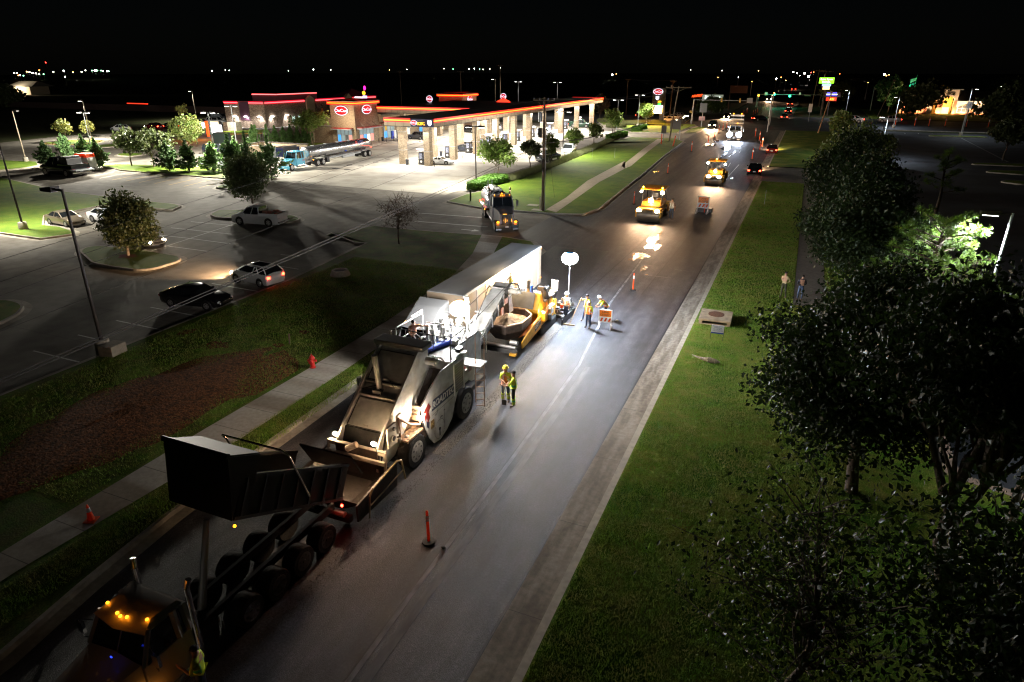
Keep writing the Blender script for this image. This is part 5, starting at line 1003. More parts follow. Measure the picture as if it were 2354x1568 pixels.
# delineator posts
dp = thing('delineator_post', 'orange tube marker on a black rubber base in the near lane beside the paved joint', 'marker post', (-9.76, 15.5, .01), .3, 'orange marker posts along the work zone')
MB().lathe([(.052, .08), (.05, 1.12), (.045, 1.17), (.03, 1.19), (.045, 1.22), (.045, 1.3), (.02, 1.33)], n=12).build('tube', orange, dp, smooth=40)
b = MB(); [b.cyl((0, 0, z), (0, 0, z + .09), .056, n=12) for z in (.92, 1.04)]; b.build('reflective_band', reflw, dp)
MB().prism([(.24 * math.cos(math.pi / 4 * k + .39), .24 * math.sin(math.pi / 4 * k + .39)) for k in range(8)], 0, .07).build('base', black_rub, dp, bevel=.02)
P_ = [(-9.91, 45.8, 'orange marker post between the wet patch and the lane closed board'), (-9.14, 76.9, 'orange marker post standing in front of the second warning board'), (-17.78, 79.1, 'orange marker post left of the nearer roller'), (-18.93, 106.6, 'orange marker post left of the far roller'), (-20.31, 138.7, 'orange marker post nearest the wet patch in the left row'),
      (-18.83, 151.4, 'marker post in the wet patch before the white glare'), (-19.91, 170.6, 'marker post in the left row opposite the second driveway'), (-20.56, 184.6, 'marker post left of the white board'), (-20.58, 193.5, 'marker post in the left row just before the crossing'), (-20.46, 201.2, 'last left marker post before the crossing'), (-8.11, 130.1, 'marker post left of the black car with red tail lights'),
      (-7.92, 147.1, 'marker post left of the glaring red car, nearer one'), (-7.9, 153.7, 'marker post left of the glaring red car, farther one'), (-11.04, 177.4, 'slanted marker post right of the white glare, farther one'), (-9.41, 168.0, 'marker post right of the white glare, nearer one'),
      (-21.32, 262.5, 'first marker post of the left group beyond the crossing'), (-21.35, 272.7, 'second marker post of the left group beyond the crossing'), (-21.5, 280, 'third marker post of the left group beyond the crossing'), (-18.14, 263.9, 'first marker post of the right group beyond the crossing'), (-17.91, 270.7, 'second marker post of the right group beyond the crossing'), (-17.9, 281, 'third marker post of the right group beyond the crossing')]
for i, (x, y, lab) in enumerate(P_): dup(dp, (x, y, .01), rnd.uniform(0, 1), lab, 1.0 if y < 60 else (1.15 if y < 130 else 1.5))
for i, (px_, py_) in enumerate([(680, 665), (818, 672), (1187, 680), (1360, 685), (1487, 688), (1632, 688), (1822, 695), (2018, 700), (2215, 705)]):
    x, y = gE(px_, py_); dup(dp, (x, y, 0), 0, '%s orange marker post in the row along the cross street on the right' % ['first', 'second', 'third', 'fourth', 'fifth', 'sixth', 'seventh', 'eighth', 'ninth'][i], 1.9)
# traffic cone
tc_ = thing('traffic_cone', 'worn orange cone with white collar standing on the near left sidewalk', 'cone', (*G(210, 1196, .18), .182), .4)
MB().lathe([(.13, .03), (.03, .66), (.0, .68)], n=16).build('cone', orange, tc_, smooth=50); MB().lathe([(.077, .38), (.051, .54)], n=16).build('collar', reflw, tc_, smooth=50); MB().box(-.2, .2, -.2, .2, 0, .035).build('base', orange, tc_, bevel=.01)
# warning boards on A-frame stands
def board(lab, x, y, s, words, rz=0.0):
    t = thing('warning_board', lab, 'warning board', (x, y, .01), rz, 'lane closed boards'); t.scale = (s, s, s)
    b = MB(); b.box(-.42, -.36, -.03, .03, 0.05, 1.22); b.box(.36, .42, -.03, .03, .05, 1.22); b.box(-.36, .36, -.03, .03, 1.16, 1.22); b.box(-.36, .36, -.03, .03, .68, .74); b.box(-.36, .36, -.03, .03, .36, .42); b.build('frame', reflw, t, bevel=.01)
    b = MB(); b.box(-.42, -.34, -.42, .42, 0, .06); b.box(.34, .42, -.42, .42, 0, .06); b.tube([(-.38, -.4, .06), (-.38, 0, .5)], .02, 5); b.tube([(.38, -.4, .06), (.38, 0, .5)], .02, 5); b.build('stand', reflw, t)
    MB().box(-.36, .36, -.02, .015, .745, 1.155).build('upper_panel', mat('sign_orange', (.85, .22, .015), .45), t)
    for i, w__ in enumerate(words): text(w__, .17, 'lettering', black, t, (0, -.035, 1.04 - i * .18), (1, 0, 0), (0, 0, 1), .004)
    MB().box(-.36, .36, -.02, .015, .425, .675).build('lower_panel', reflw, t)
    b = MB()
    for k in range(3): x0 = -.33 + k * .25; b.prism([(x0, .43), (x0 + .12, .43), (x0 + .22, .67), (x0 + .10, .67)], -.026, -.021, 'y')
    b.build('stripe', orange, t); return t
board('white-framed orange lane closed board beside the three workers', -9.75, 37.6, 1.0, ['LANE', 'CLOSED'], .15)
board('white-framed lane closed board with red-orange top, farther up the road', -9.36, 76.9, 1.55, ['LANE', 'CLOSED'], -.05)
tb_ = thing('board_box', 'low dark ballast box under the farther lane closed board', 'box', (-9.3, 77.8, 0)); MB().box(-.9, .9, -.4, .7, 0, .45).build('body', dsteel, tb_, bevel=.03)
# church sign, storm box, hydrant, valve box, driftwood, stakes
cs = thing('yard_sign', 'small white yard sign with blue foot inviting people to church', 'yard sign', (-2.98, 37.9, .15), .05)
MB().box(-.36, .36, -.015, .015, .42, .95).build('panel', mat('sign_white_board', (.72, .74, .78), .5), cs); MB().box(-.355, .355, -.02, .02, .42, .5).build('blue_foot', mat('sign_blue_ink', (.03, .06, .35), .5), cs)
for i, s_ in enumerate(['PLEASE INVITE', 'SOMEONE', 'TO CHURCH', 'THIS MONTH']): text(s_, .098, 'lettering', MATS['sign_blue_ink'], cs, (0, -.025, .885 - i * .1), (1, 0, 0), (0, 0, 1), .002)
b = MB(); b.cyl((-.36, 0, 0), (-.36, 0, .95), .012, n=6); b.cyl((.36, 0, 0), (.36, 0, .95), .012, n=6); b.build('leg', black, cs)
bx = thing('storm_inlet', 'raised concrete storm inlet box with a round iron lid on the right lawn', 'inlet box', (-3.45, 41.3, .0), .03)
b = MB(); b.box(-.98, .98, -1.0, 1.0, .40, .54); b.build('slab', mat('old_concrete', (.34, .26, .17), .9, var=.25, vscale=2.5, bump=.3, bscale=14), bx, bevel=.02)
b = MB(); b.box(-.95, -.75, -.95, .95, .1, .40); b.box(.75, .95, -.95, .95, .1, .40); b.box(-.75, .75, .7, .95, .1, .4); b.prism([(-.75, .1), (.75, .1), (.75, .22), (-.75, .22)], -.94, -.8, 'y'); b.build('side_wall', MATS['old_concrete'], bx); MB().box(-.74, .74, -.78, .7, .08, .2).build('opening', black, bx)
MB().cyl((0, .1, .54), (0, .1, .565), .5, n=28).build('lid', mat('rusty_lid', (.12, .045, .02), .85, var=.5, vscale=14, bump=.5, bscale=30), bx)
hy = thing('fire_hydrant', 'red fire hydrant beside the left sidewalk', 'hydrant', (*G(719, 845, .17), .17), .3)
MB().lathe([(.17, 0), (.17, .05), (.115, .07), (.11, .5), (.16, .52), (.16, .57), (.13, .62), (.08, .7), (.035, .73), (.035, .80), (0, .81)], n=16).build('barrel', redm, hy, smooth=40)
b = MB(); b.cyl((-.22, 0, .42), (.22, 0, .42), .06, n=10); b.cyl((0, -.24, .40), (0, 0, .40), .085, n=10); b.cyl((-.24, 0, .42), (-.2, 0, .42), .075, n=6); b.cyl((.2, 0, .42), (.24, 0, .42), .075, n=6); b.cyl((0, -.26, .4), (0, -.2, .4), .10, n=8); b.build('outlet', redm, hy, smooth=40)
vb = thing('concrete_collar', 'round tan concrete manhole collar on the near lawn', 'manhole', (*G(782, 632, .17), .16), 0); MB().lathe([(.80, 0), (.62, .42), (.45, .42), (.40, .2)], n=24).build('ring', MATS['concrete'], vb, smooth=40); MB().cyl((0, 0, .15), (0, 0, .32), .44, n=20).build('lid', black, vb)
dw = thing('broken_branch', 'pale broken piece of branch lying on the right lawn', 'branch', (*G(1625, 830, .17), .17), 0); MB().tube([(-.9, .5, .03), (-.55, .2, .06), (-.2, 0, .1), (.1, -.1, .14), (.45, -.15, .12), (.65, -.05, .06)], [.02, .05, .1, .16, .13, .05], 7).build('wood', mat('driftwood', (.30, .24, .17), .9, var=.4, vscale=8, bump=.6, bscale=14), dw)
for i, (px_, py_, h) in enumerate([(100 + 0, 565, .5), ]): x, y = gK(px_, py_); tag(MB().tube([(x, y, .15), (x + .05, y, .8)], .05, 6).build('stake', wood), 'short wooden stump stake in the grass above the hydrant', 'stake')
for (a_, lab) in ((gM(1545, 410), 'thin grey marker stake on the right lawn'), (gC(2045, 750), 'thin marker stake on the station lawn'), (gC(2255, 742), 'second thin marker stake on the station lawn')): tag(MB().cyl((*a_, .1), (a_[0], a_[1], 1.9), .025, n=5).build('marker_stake', galv), lab, 'stake')
tag(MB().cyl((*gC(1553, 1235), .1), (*gC(1553, 1235), 1.6), .07, n=8).build('marker_post', mat('faded_white', (.5, .4, .38), .6)), 'white and red utility marker post at the foot of the tall pole', 'marker post')
x, y = gC(900, 1150); tag(MB().box(x - .08, x + .08, y - .08, y + .08, .1, 1.5).build('reader_post', black), 'black square post at the tip of the station lawn', 'post')
for a_, c_ in (((1440, 1190), (1500, 1205)), ((1480, 1235), (1560, 1245))):
    x, y = gC(*a_); tag(MB().box(x, x + 1.3, y - .5, y + .5, .165, .20).build('utility_vault', mat('vault_concrete', (.42, .40, .30), .85)), ['flat concrete vault lid in the lawn corner, upper one', 'flat concrete vault lid in the lawn corner, lower one'][a_[0] > 1450], 'vault lid')
def road_sign(lab, x, y, w_, z0, z1, m, legs=(-.4, .4), name='road_sign', wd=None):
    t = thing(name, lab, 'sign', (x, y, 0)); MB().box(-w_ / 2, w_ / 2, -.03, .03, z0, z1).build('panel', m, t)
    b = MB(); [b.cyl((w_ * l, .06, 0), (w_ * l, .06, z1), .06, n=6) for l in legs]; b.build('post', galv, t)
    if wd: text(wd[0], wd[1], 'lettering', wd[2], t, (0, -.06, (z0 + z1) / 2), (1, 0, 0), (0, 0, 1), .01)
    return t
gp_ = mat('sign_back', (.22, .22, .23), .5)
road_sign('large grey sign seen from behind at the second driveway', *gD(698, 765), 2.4, 2.6, 4.6, gp_); road_sign('small grey sign seen from behind beside the leaning pole', *gD(592, 780), 1.1, 2.0, 3.6, gp_, (0,)); road_sign('grey square sign before the crossing', *gV(1335, 1110), 1.9, 4.2, 6.6, gp_, (0,))
road_sign('small white and red board below the grey square sign', *gV(1325, 1100), 1.7, 1.9, 3.0, mat('pale_red', (.6, .35, .35), .5), (0,)); road_sign('small white sign against the dark trees', 2.2, 100.5, 1.1, .7, 2.0, reflw, (-.4, .4), wd=('FOR', .5, MATS['sign_blue_ink']))
road_sign('white speed limit sign on the far lamp pole', *gE(1793, 740), 1.2, 6.0, 7.6, reflw, (0,), wd=('35', .9, trimd)); road_sign('tall white banner sign right of the crossing', 0.5, 236, 1.1, 3.0, 5.5, reflw, (0,))
for i, (px_, py_) in enumerate([(745, 760), (575, 800), (685, 820)]): x, y = gD(px_, py_); tag(MB().cyl((x, y, 0), (x + (.4 if i == 2 else 0), y, 2.3), .11, n=8).build('marker_post', [reflw, orange, orange][i]), ['white striped marker post by the second driveway', 'dim orange marker post left of the grey signs', 'slanted orange marker post at the kerb by the second driveway'][i], 'marker post')
for i, lab in enumerate(['white water cup lying on the fresh road', 'crumpled white litter near the church sign', 'white scrap on the lawn below the wide tree', 'dark rubble lump beside the near marker post']):
    x, y = [G(1418, 739), G(1607, 805, .16), G(1517, 914, .16), G(1019, 1262)][i]; b = MB(); b.sph((x, y, .07 if i != 3 else .06), (.10, .06, .05), 6, 4); tag(b.build('litter', [reflw, reflw, reflw, rubber][i]), lab, 'litter')
# signal mast over the crossing
tm_ = thing('signal_mast', 'grey traffic signal mast with its long arm seen from behind', 'signal mast', (-32.2, 213.5, 0))
MB().cyl((0, 0, 0), (.2, 0, 7.2), .22, .15, 10).build('pole', galv, tm_, smooth=40); MB().cyl((.2, 0, 7.0), (16.4, 0, 6.9), .13, .09, 8).build('arm', galv, tm_, smooth=40)
for x in (8.2, 13.4): MB().box(x - .22, x + .22, -.2, .2, 6.4, 7.6).build('signal_head', mat('signal_yellow', (.45, .28, .05), .5), tm_)
MB().box(15.3, 16.9, -.05, .05, 6.3, 7.7).build('arm_sign', gp_, tm_); b = MB(); b.box(-.7, .1, -.25, .25, 3.2, 3.9); b.build('push_button_box', MATS['signal_yellow'], tm_)
tr_ = thing('red_signal', 'glowing red signal left of the mast', 'traffic signal', (-30.4, 222, 0)); MB().sph((0, 0, 4.9), .28, 10, 6).build('lens', glow('signal_red', (1, .06, .01), 9), tr_); MB().cyl((.1, .3, 0), (.1, .3, 5.3), .08, n=6).build('post', galv, tr_)
g2 = thing('signal_mast', 'far signal arm across the road with two green lights and a street name sign', 'signal mast', (-22, 331, 0)); MB().cyl((0, 0, 0), (0, 0, 5.6), .2, n=8).build('pole', galv, g2); MB().cyl((0, 0, 5.3), (26, 0, 5.3), .1, n=8).build('arm', galv, g2)
for x, z in ((7.1, 5.35), (13.6, 4.75)): MB().sph((x, -1.2, z), .42, 10, 6).build('green_lens', glow('signal_green', (.02, 1, .42), 11), g2); lamp('POINT', (x, -1.8, z), 260, (.05, 1, .5), .3, parent=g2, name='green_light')
MB().box(19.5, 22, -.05, 0, 4.7, 5.4).build('street_name', mat('sign_green_paint', (.02, .18, .1), .5), g2); MB().box(3, 4.2, -.05, 0, 4.9, 6.2).build('small_sign', reflw, g2); MB().box(17.2, 17.9, -.05, 0, 5.3, 6.2).build('small_sign', reflw, g2)
am = thing('amber_signal', 'amber lights at the far left of the green signals', 'traffic signal', (-21.2, 327, 0)); MB().sph((0, 0, 4.9), .4, 8, 5).build('lens', glow('signal_amber', (1, .35, .02), 7), am); MB().cyl((0, .3, 0), (0, .3, 5), .08, n=6).build('post', galv, am)
# flickering town lights toward the horizon
dl = thing('distant_lamp', 'tiny far street lamp near the horizon', 'street lamp', (-300, 1200, 0), 0, 'tiny far lamps near the horizon')
MB().cyl((0, 0, 0), (0, 0, 9), .15, n=5).build('pole', galv, dl); MB().sph((0, 0, 9), .9, 8, 5).build('lens', glow('far_white', (1, .93, .75), 12), dl)
L_ = [(130, 212, 0), (155, 212, 0), (168, 235, 3), (182, 233, 0), (215, 237, 2), (245, 200, 1), (270, 205, 0), (300, 214, 4), (330, 216, 0), (360, 188, 3), (359, 222, 0), (400, 223, 2), (420, 116, 5), (585, 193, 4), (597, 246, 0), (670, 206, 1), (750, 202, 0), (785, 189, 0), (845, 190, 2), (870, 189, 4), (880, 189, 4), (895, 190, 2), (928, 190, 2), (945, 192, 0), (985, 196, 4), (1000, 197, 2), (490, 202, 0)]
cols = [MATS['glow_far_white'], glow('far_amber', (1, .5, .12), 11), glow('far_green', (.3, 1, .5), 7), glow('far_orange', (1, .25, .05), 10), glow('far_bright', (1, 1, .9), 26), glow('far_red', (1, .03, .02), 9)]
def far(D_x, D_y, ci, dist=1500, size=1.0, first=[True]):
    d = _ray(D_x, D_y); t = dist / math.hypot(d[0], d[1]); p = (d[0] * t, d[1] * t, CAMH + d[2] * t)
    r = dl if first[0] else dup(dl, (0, 0, 0)); first[0] = False
    hgt = 9.0; zz = max(0.0, p[2] - hgt)
    if p[2] < hgt:   # nearer lamp: bring it in until its head stands nine metres up
        if d[2] < -1e-4: t = (9.0 - CAMH) / d[2]; p = (d[0] * t, d[1] * t, 9.0); size *= math.hypot(p[0], p[1]) / dist; zz = 0
    r.location = (p[0], p[1], p[2] - 9.0)
    h = [c for c in r.children if c.name.startswith('lens')][0]; h.scale = (size, size, size); h.location = (0, 0, 9 * (1 - size))
    if ci: h.data = lensdata[ci]
    k = (['white', 'amber', 'green', 'orange', 'brilliant white', 'red'][ci], 'over the dark field at far left' if D_x < 420 else 'above the shop and canopy' if D_x < 1150 else 'up the road beyond the crossing' if D_x < 1880 else 'at the far right skyline'); n_ = far_n[k] = far_n.get(k, 0) + 1
    r['label'] = 'tiny %s lamp %s' % k + ('' if n_ == 1 else ', %s one' % ['', '', 'second', 'third', 'fourth', 'fifth', 'sixth', 'seventh', 'eighth', 'ninth', 'tenth', 'eleventh', 'twelfth', 'thirteenth'][n_])
    return r
lensdata = {}; far_n = {}
for i, m in enumerate(cols):
    q = MB().sph((0, 0, 9), .9, 8, 5).build('lens', m); lensdata[i] = q.data; bpy.data.objects.remove(q)
def farA(x, y, ci, s=1.0): return far(x / 2.2988 * .5745, (200 + y / 2.2988) * .5745, ci, size=s)
for x, y, ci in L_: farA(x, y, ci, 1.0 if ci != 4 else 1.25)
for x, y, ci, s in [(1020, 158, 0, .8), (1041, 159, 2, .8), (1078, 159, 4, 1.0), (1090, 158, 4, .9), (1102, 159, 2, .8), (1110, 160, 0, .9), (1125, 159, 4, .8), (1150, 156, 0, .6), (1407, 172, 4, 1.6), (1416, 170, 1, .7), (895, 161, 1, .6), (935, 160, 0, .7), (720, 160, 4, .9), (760, 161, 0, .7), (663, 163, 0, .6), (518, 161, 0, .8), (527, 162, 4, .7), (487, 163, 4, .8), (1587, 161, 0, .5), (1659, 163, 0, .6), (1650, 178, 1, .7), (1697, 178, 4, .7), (1728, 188, 1, .6), (1743, 163, 1, .7), (1784, 181, 4, 1.3), (1795, 178, 3, .8), (1823, 166, 4, 1.2), (1832, 168, 4, .8), (1838, 174, 0, .7), (1849, 169, 4, 1.7), (1858, 176, 4, 2.2), (1864, 167, 5, 1.0), (1870, 166, 3, .6), (1779, 214, 3, 1.2), (1775, 220, 1, .9), (1806, 185, 1, .7), (1891, 182, 2, .5), (1910, 183, 1, .5), (2043, 172, 1, .7), (2066, 180, 0, .7), (2100, 185, 0, .8), (2032, 171, 4, 1.6), (2037, 174, 1, 1.0), (2302, 200, 4, .9), (2304, 206, 0, .5), (1995, 190, 1, .6), (1930, 170, 3, .5), (2010, 200, 4, .9)]: far(x, y, ci, size=s)

# ---------------------------------------------------------------- cars (front = +y)
headw = glow('head_warm', (1.0, .80, .50), 40); taill = glow('tail_red', (1, .03, .012), 16); taild = mat('tail_dark', (.35, .01, .01), .25); headd = mat('head_clear', (.5, .52, .55), .15); amber = glow('amber', (1, .26, .008), 4.5); ambers = glow('amber_soft', (1, .24, .008), 4)
plate = mat('licence_plate', (.55, .62, .66), .5)
def wheel(t, x, y, r, wd, rim=None, side=1, dual=False):
    """tyre with tread, rim dish and hub, as thing > wheel > rim"""
    x0, x1 = (x - wd, x) if side > 0 else (x, x + wd); rim = rim or rimm
    n = 22; b = MB(); prof = [(x0, r * .62), (x0, r * .93), (x0 + wd * .12, r), (x1 - wd * .12, r), (x1, r * .93), (x1, r * .62)]
    rings = [[(px_, y + pr * math.cos(2 * math.pi * i / n), r + pr * math.sin(2 * math.pi * i / n)) for i in range(n)] for px_, pr in prof]
    b.loft(rings, cap=True); w_ = b.build('wheel', rubber, t, smooth=35)
    c = MB(); xo = x1 if side > 0 else x0; s = side
    c.cyl((xo - s * .02, y, r), (xo + s * .006, y, r), r * .66, r * .62, 20)
    ro = c.build('rim', rim, w_, smooth=35)
    k = MB()
    for i in range(5 if r < .5 else 8):
        a = 2 * math.pi * i / (5 if r < .5 else 8) + .3; rr = r * .42; k.cyl((xo, y + rr * math.cos(a), r + rr * math.sin(a)), (xo + s * .010, y + rr * math.cos(a), r + rr * math.sin(a)), r * (.115 if r < .5 else .07), n=8)
    k.build('rim_hole', black, w_)
    MB().cyl((xo, y, r), (xo + s * .03, y, r), r * .14, n=10).build('hub', rim, w_)
def car(lab, x, y, rz, kind='sedan', paint=None, L=None, heads=False, tails=False, group='parked and waiting cars', s=1.0, z=0.0, cargo=False, beam=0, name='parked_car'):
    t = thing(name, lab, 'pickup' if kind == 'pickup' else 'car', (x, y, z), rz, group); t.scale = (s, s, s)
    K = {'sedan': dict(L=4.8, W=1.84, H=1.44, hood=.93, belt=.96, deck=1.02, cab=(-1.75, .95), roof=(-.95, .15), wr=.33),
         'hatch': dict(L=4.2, W=1.78, H=1.50, hood=.98, belt=1.0, deck=1.05, cab=(-1.98, 1.15), roof=(-1.6, .25), wr=.32),
         'suv': dict(L=4.9, W=1.95, H=1.78, hood=1.12, belt=1.15, deck=1.15, cab=(-2.35, 1.05), roof=(-2.15, .4), wr=.39),
         'coupe': dict(L=4.2, W=1.78, H=1.27, hood=.82, belt=.88, deck=.92, cab=(-1.3, .75), roof=(-.7, .0), wr=.33),
         'pickup': dict(L=5.9, W=2.02, H=1.98, hood=1.22, belt=1.24, deck=1.22, cab=(-.62, 1.45), roof=(-.55, .80), wr=.42)}[kind]
    L_ = K['L'] / 2; Wd = K['W'] / 2; H = K['H']; p = paint
    def ring(yy, hw, zb, zs, cr=.03): return [(-hw * .90, yy, zb), (-hw, yy, zb + .16), (-hw, yy, zs - .22), (-hw * .95, yy, zs - .04), (-hw * .80, yy, zs), (0, yy, zs + cr), (hw * .80, yy, zs), (hw * .95, yy, zs - .04), (hw, yy, zs - .22), (hw, yy, zb + .16), (hw * .90, yy, zb)]
    c0, c1 = K['cab']; hd, bt, dk = K['hood'], K['belt'], K['deck']
    b = MB(); bed = kind == 'pickup'
    st = [(-L_, Wd * .80, .42, dk - .20), (-L_ + .10, Wd * .93, .24, dk - .05), (-L_ + .5, Wd * .985, .2, dk), (c0, Wd, .19, bt + (.02 if not bed else 0)), (0, Wd, .19, bt), (c1, Wd * .99, .19, hd + .02), (L_ - .75, Wd * .97, .2, hd - .07), (L_ - .22, Wd * .90, .22, hd - .20), (L_, Wd * .70, .30, hd - .36)]
    b.loft([ring(*q) for q in st]); b.build('body', p, t, smooth=50)
    r0, r1 = K['roof']
    def gring(yy, hwb, zb, hwt, zt): return [(-hwb, yy, zb), (-hwt, yy, zt), (hwt, yy, zt), (hwb, yy, zb)]
    g = MB(); hb = Wd * .90; ht = Wd * .70
    v = [(-hb, c0, bt), (hb, c0, bt), (hb, c1, hd), (-hb, c1, hd), (-ht, r0, H - .04), (ht, r0, H - .04), (ht, r1, H - .04), (-ht, r1, H - .04)]
    g.add(v, [(0, 3, 2, 1), (4, 5, 6, 7), (0, 1, 5, 4), (1, 2, 6, 5), (2, 3, 7, 6), (3, 0, 4, 7)]); g.build('glasshouse', glass, t)
    rf = MB(); e = .03
    rf.loft([[(-ht - e, r0 - .05, H - .07), (ht + e, r0 - .05, H - .07), (ht + e, r1 + .08, H - .07), (-ht - e, r1 + .08, H - .07)], [(-ht + .1, r0 + .1, H), (ht - .1, r0 + .1, H), (ht - .1, r1 - .12, H), (-ht + .1, r1 - .12, H)]])
    def lerp(a, c, f): return tuple(a[i] + (c[i] - a[i]) * f for i in range(3))
    for sx in (-1, 1):
        for (yb, zb_, yt) in ((c0, bt, r0), (c1, hd, r1)): rf.tube([(sx * hb, yb, zb_), (sx * (ht + .01), yt, H - .05)], .045, 5)
        m1 = (c0 + c1) / 2 - .1; m2 = (r0 + r1) / 2 - .05; rf.tube([(sx * (hb + .005), m1, bt), (sx * (ht + .012), m2, H - .06)], .04, 5)
        if kind in ('suv', 'hatch'): rf.tube([(sx * (hb + .005), c0 + .8, bt), (sx * (ht + .012), r0 + .75, H - .06)], .05, 5)
    rf.build('roof', p, t, smooth=45)
    if kind in ('coupe', 'hatch') or lab.startswith('white muscle'): MB().box(-ht + .2, ht - .2, r0 + .25, r1 - .25, H - .01, H + .006).build('sunroof', glass, t)
    wb = L_ * .60
    for sx in (-1, 1):
        for yy in (wb, -wb):
            MB().cyl((sx * Wd * .80, yy, K['wr'] + .02), (sx * (Wd + .004), yy, K['wr'] + .02), K['wr'] * 1.16, n=20).build('wheel_arch', black, t)
            wheel(t, sx * (Wd + .02), yy, K['wr'], .22, None, sx)
    for sx in (-1, 1):
        MB().sph((sx * Wd * .66, L_ - .14, hd - .36), (Wd * (.24 if heads else .20), .10, .15 if heads else .085), 10, 6).build('headlight', headw if heads else headd, t, smooth=60)  # lit lenses enlarged to imitate their glare
        MB().box(min(sx * Wd * .62, sx * Wd * .90), max(sx * Wd * .62, sx * Wd * .90), -L_ - .01, -L_ + .12, dk - .36, dk - .18).build('tail_light', taill if tails else taild, t, bevel=.02)
        MB().box(sx * Wd * 1.0 if sx > 0 else sx * Wd * 1.0 - .2, sx * Wd * 1.0 + .2 if sx > 0 else sx * Wd, c1 - .45, c1 - .30, hd + .02, hd + .15).build('mirror', p, t, bevel=.02)
    b = MB(); b.box(-Wd * .45, Wd * .45, L_ - .09, L_ - .0, hd - .52, hd - .36); b.box(-Wd * .5, Wd * .5, L_ - .10, L_ - .02, .30, .42); b.build('grille', black, t)
    MB().box(-.17, .17, -L_ - .02, -L_ + .03, .55, .68).build('licence_plate', plate, t)
    if bed:
        b = MB(); b.box(-Wd * .80, Wd * .80, -L_ + .12, c0 - .1, bt - .02, bt + .035); b.build('cargo_bed', black, t); b = MB(); b.box(-Wd, -Wd * .86, -L_ + .02, c0, bt - .05, bt + .13); b.box(Wd * .86, Wd, -L_ + .02, c0, bt - .05, bt + .13); b.box(-Wd, Wd, -L_ - .02, -L_ + .08, bt - .35, bt + .13); b.build('bed_side', p, t, bevel=.02)
        b = MB(); b.box(-Wd, Wd, -L_ - .12, -L_ + .02, .42, .58); b.build('rear_bumper', chrome, t, bevel=.02)
        if cargo:
            b = MB(); r_ = random.Random(3)
            for k in range(9): x_, y_ = r_.uniform(-.65, .4), r_.uniform(-L_ + .3, c0 - .6); b.box(x_, x_ + r_.uniform(.2, .5), y_, y_ + r_.uniform(.2, .6), bt, bt + r_.uniform(.1, .35))
            tag(b.build('cargo', mat('mixed_cargo', (.2, .16, .12), .6, col2=(.35, .05, .03), vscale=4)), None); bpy.data.objects['cargo'].parent = t
    if beam:
        for sx in (-1, 1): lamp('SPOT', (sx * Wd * .66, L_ + .05, hd - .34), beam, (1, .62, .34), .08, parent=t, target=(sx * Wd * .66, L_ + 9, -.1), spot=66, blend=.8, name='headlight_beam')
    return t
def at(p, q):
    x, y = (p[0] + q[0]) / 2, (p[1] + q[1]) / 2; return x, y, math.atan2(q[1] - p[1], q[0] - p[0]) - math.pi / 2
cw = mat('car_white', (.72, .73, .74), .3, coat=.6); cbk = mat('car_black', (.008, .008, .010), .16, coat=.8); cbe = mat('car_beige', (.24, .20, .15), .3, .5, coat=.6); csi = mat('car_silver', (.35, .36, .38), .3, .6, coat=.6)
cgr = mat('car_grey', (.10, .10, .11), .3, .5, coat=.6); cnv = mat('car_navy', (.012, .018, .035), .2, coat=.8); cgn = mat('car_green', (.01, .05, .03), .25, coat=.8); cpw = mat('car_pearl', (.62, .66, .72), .3, coat=.6); crd = mat('car_darkred', (.10, .01, .01), .25, coat=.7)
car('beige old sedan parked beside the grass on the left', -70.2, 44.4, R(-95), 'sedan', cbe, s=1.0)
car('white muscle sedan with black roof panels behind the beige sedan', -67.3, 47.2, R(-92), 'sedan', cw, s=1.05)
car('white crew-cab pickup with tools in its bed, below the dense dark tree', -51.6, 52.6, R(98), 'pickup', cw, cargo=True, s=.98)
car('silver car with glowing headlights half hidden by the round tree', -55.2, 41.6, R(-100), 'sedan', csi, heads=True, beam=0, s=.98)
car('white hatchback with dark roof and one lit amber lamp in the near stalls', -36.9, 36.5, R(84), 'hatch', cw, tails=True, s=1.02, beam=2300, heads=True)
car('glossy black sedan parked in the dark near the lawn', -36.9, 30.8, R(-82), 'sedan', cbk, s=1.0)
car('white sports coupe between the first pump and the nearest column', -57.2, 102.3, R(-84), 'coupe', cw)
car('grey-brown minivan parked beyond the first columns', -84.2, 139.6, R(86), 'suv', cgr, s=1.0)
car('black boxy off-road vehicle behind the second column', -81.5, 161.3, R(84), 'suv', cbk, s=1.06)
car('white hatchback just behind the black off-road vehicle', -79.0, 171.0, R(84), 'hatch', cw, s=1.1)
car('black pickup at the fourth pump', -62.6, 127.6, R(-80), 'pickup', cbk); car('dark car behind the third pump', -62.0, 121.2, R(-80), 'sedan', cnv)
car('pale blue small car at the far right pumps', -60.0, 161.8, R(-84), 'hatch', cpw, s=1.15)
car('dark green pickup under the right end of the canopy', -59.5, 188.5, R(-84), 'pickup', cgn, s=1.1, tails=True)
car('dark pickup on the lot edge behind the utility pole', -41.6, 113.8, R(-12), 'pickup', cnv, s=1.0); car('pearl white pickup facing the camera beside the dark one', -41.3, 124.2, R(188), 'pickup', cpw, s=1.05)
car('navy wagon parked behind the junipers', *at(gA(1990, 945), gA(1850, 950)), 'suv', cnv) if False else car('navy wagon parked behind the junipers', -105.5, 98.9, R(-78), 'suv', cnv)
car('dark sedan parked just behind the navy wagon', -104.5, 103.8, R(-78), 'sedan', cbk); car('pale car mostly hidden by the junipers on the strip', -90.0, 83.5, R(-75), 'sedan', cpw)
car('white sedan driving at the far left beside the grass', *gA(1115, 750), R(88), 'sedan', cw, s=1.25, name='driving_car'); 
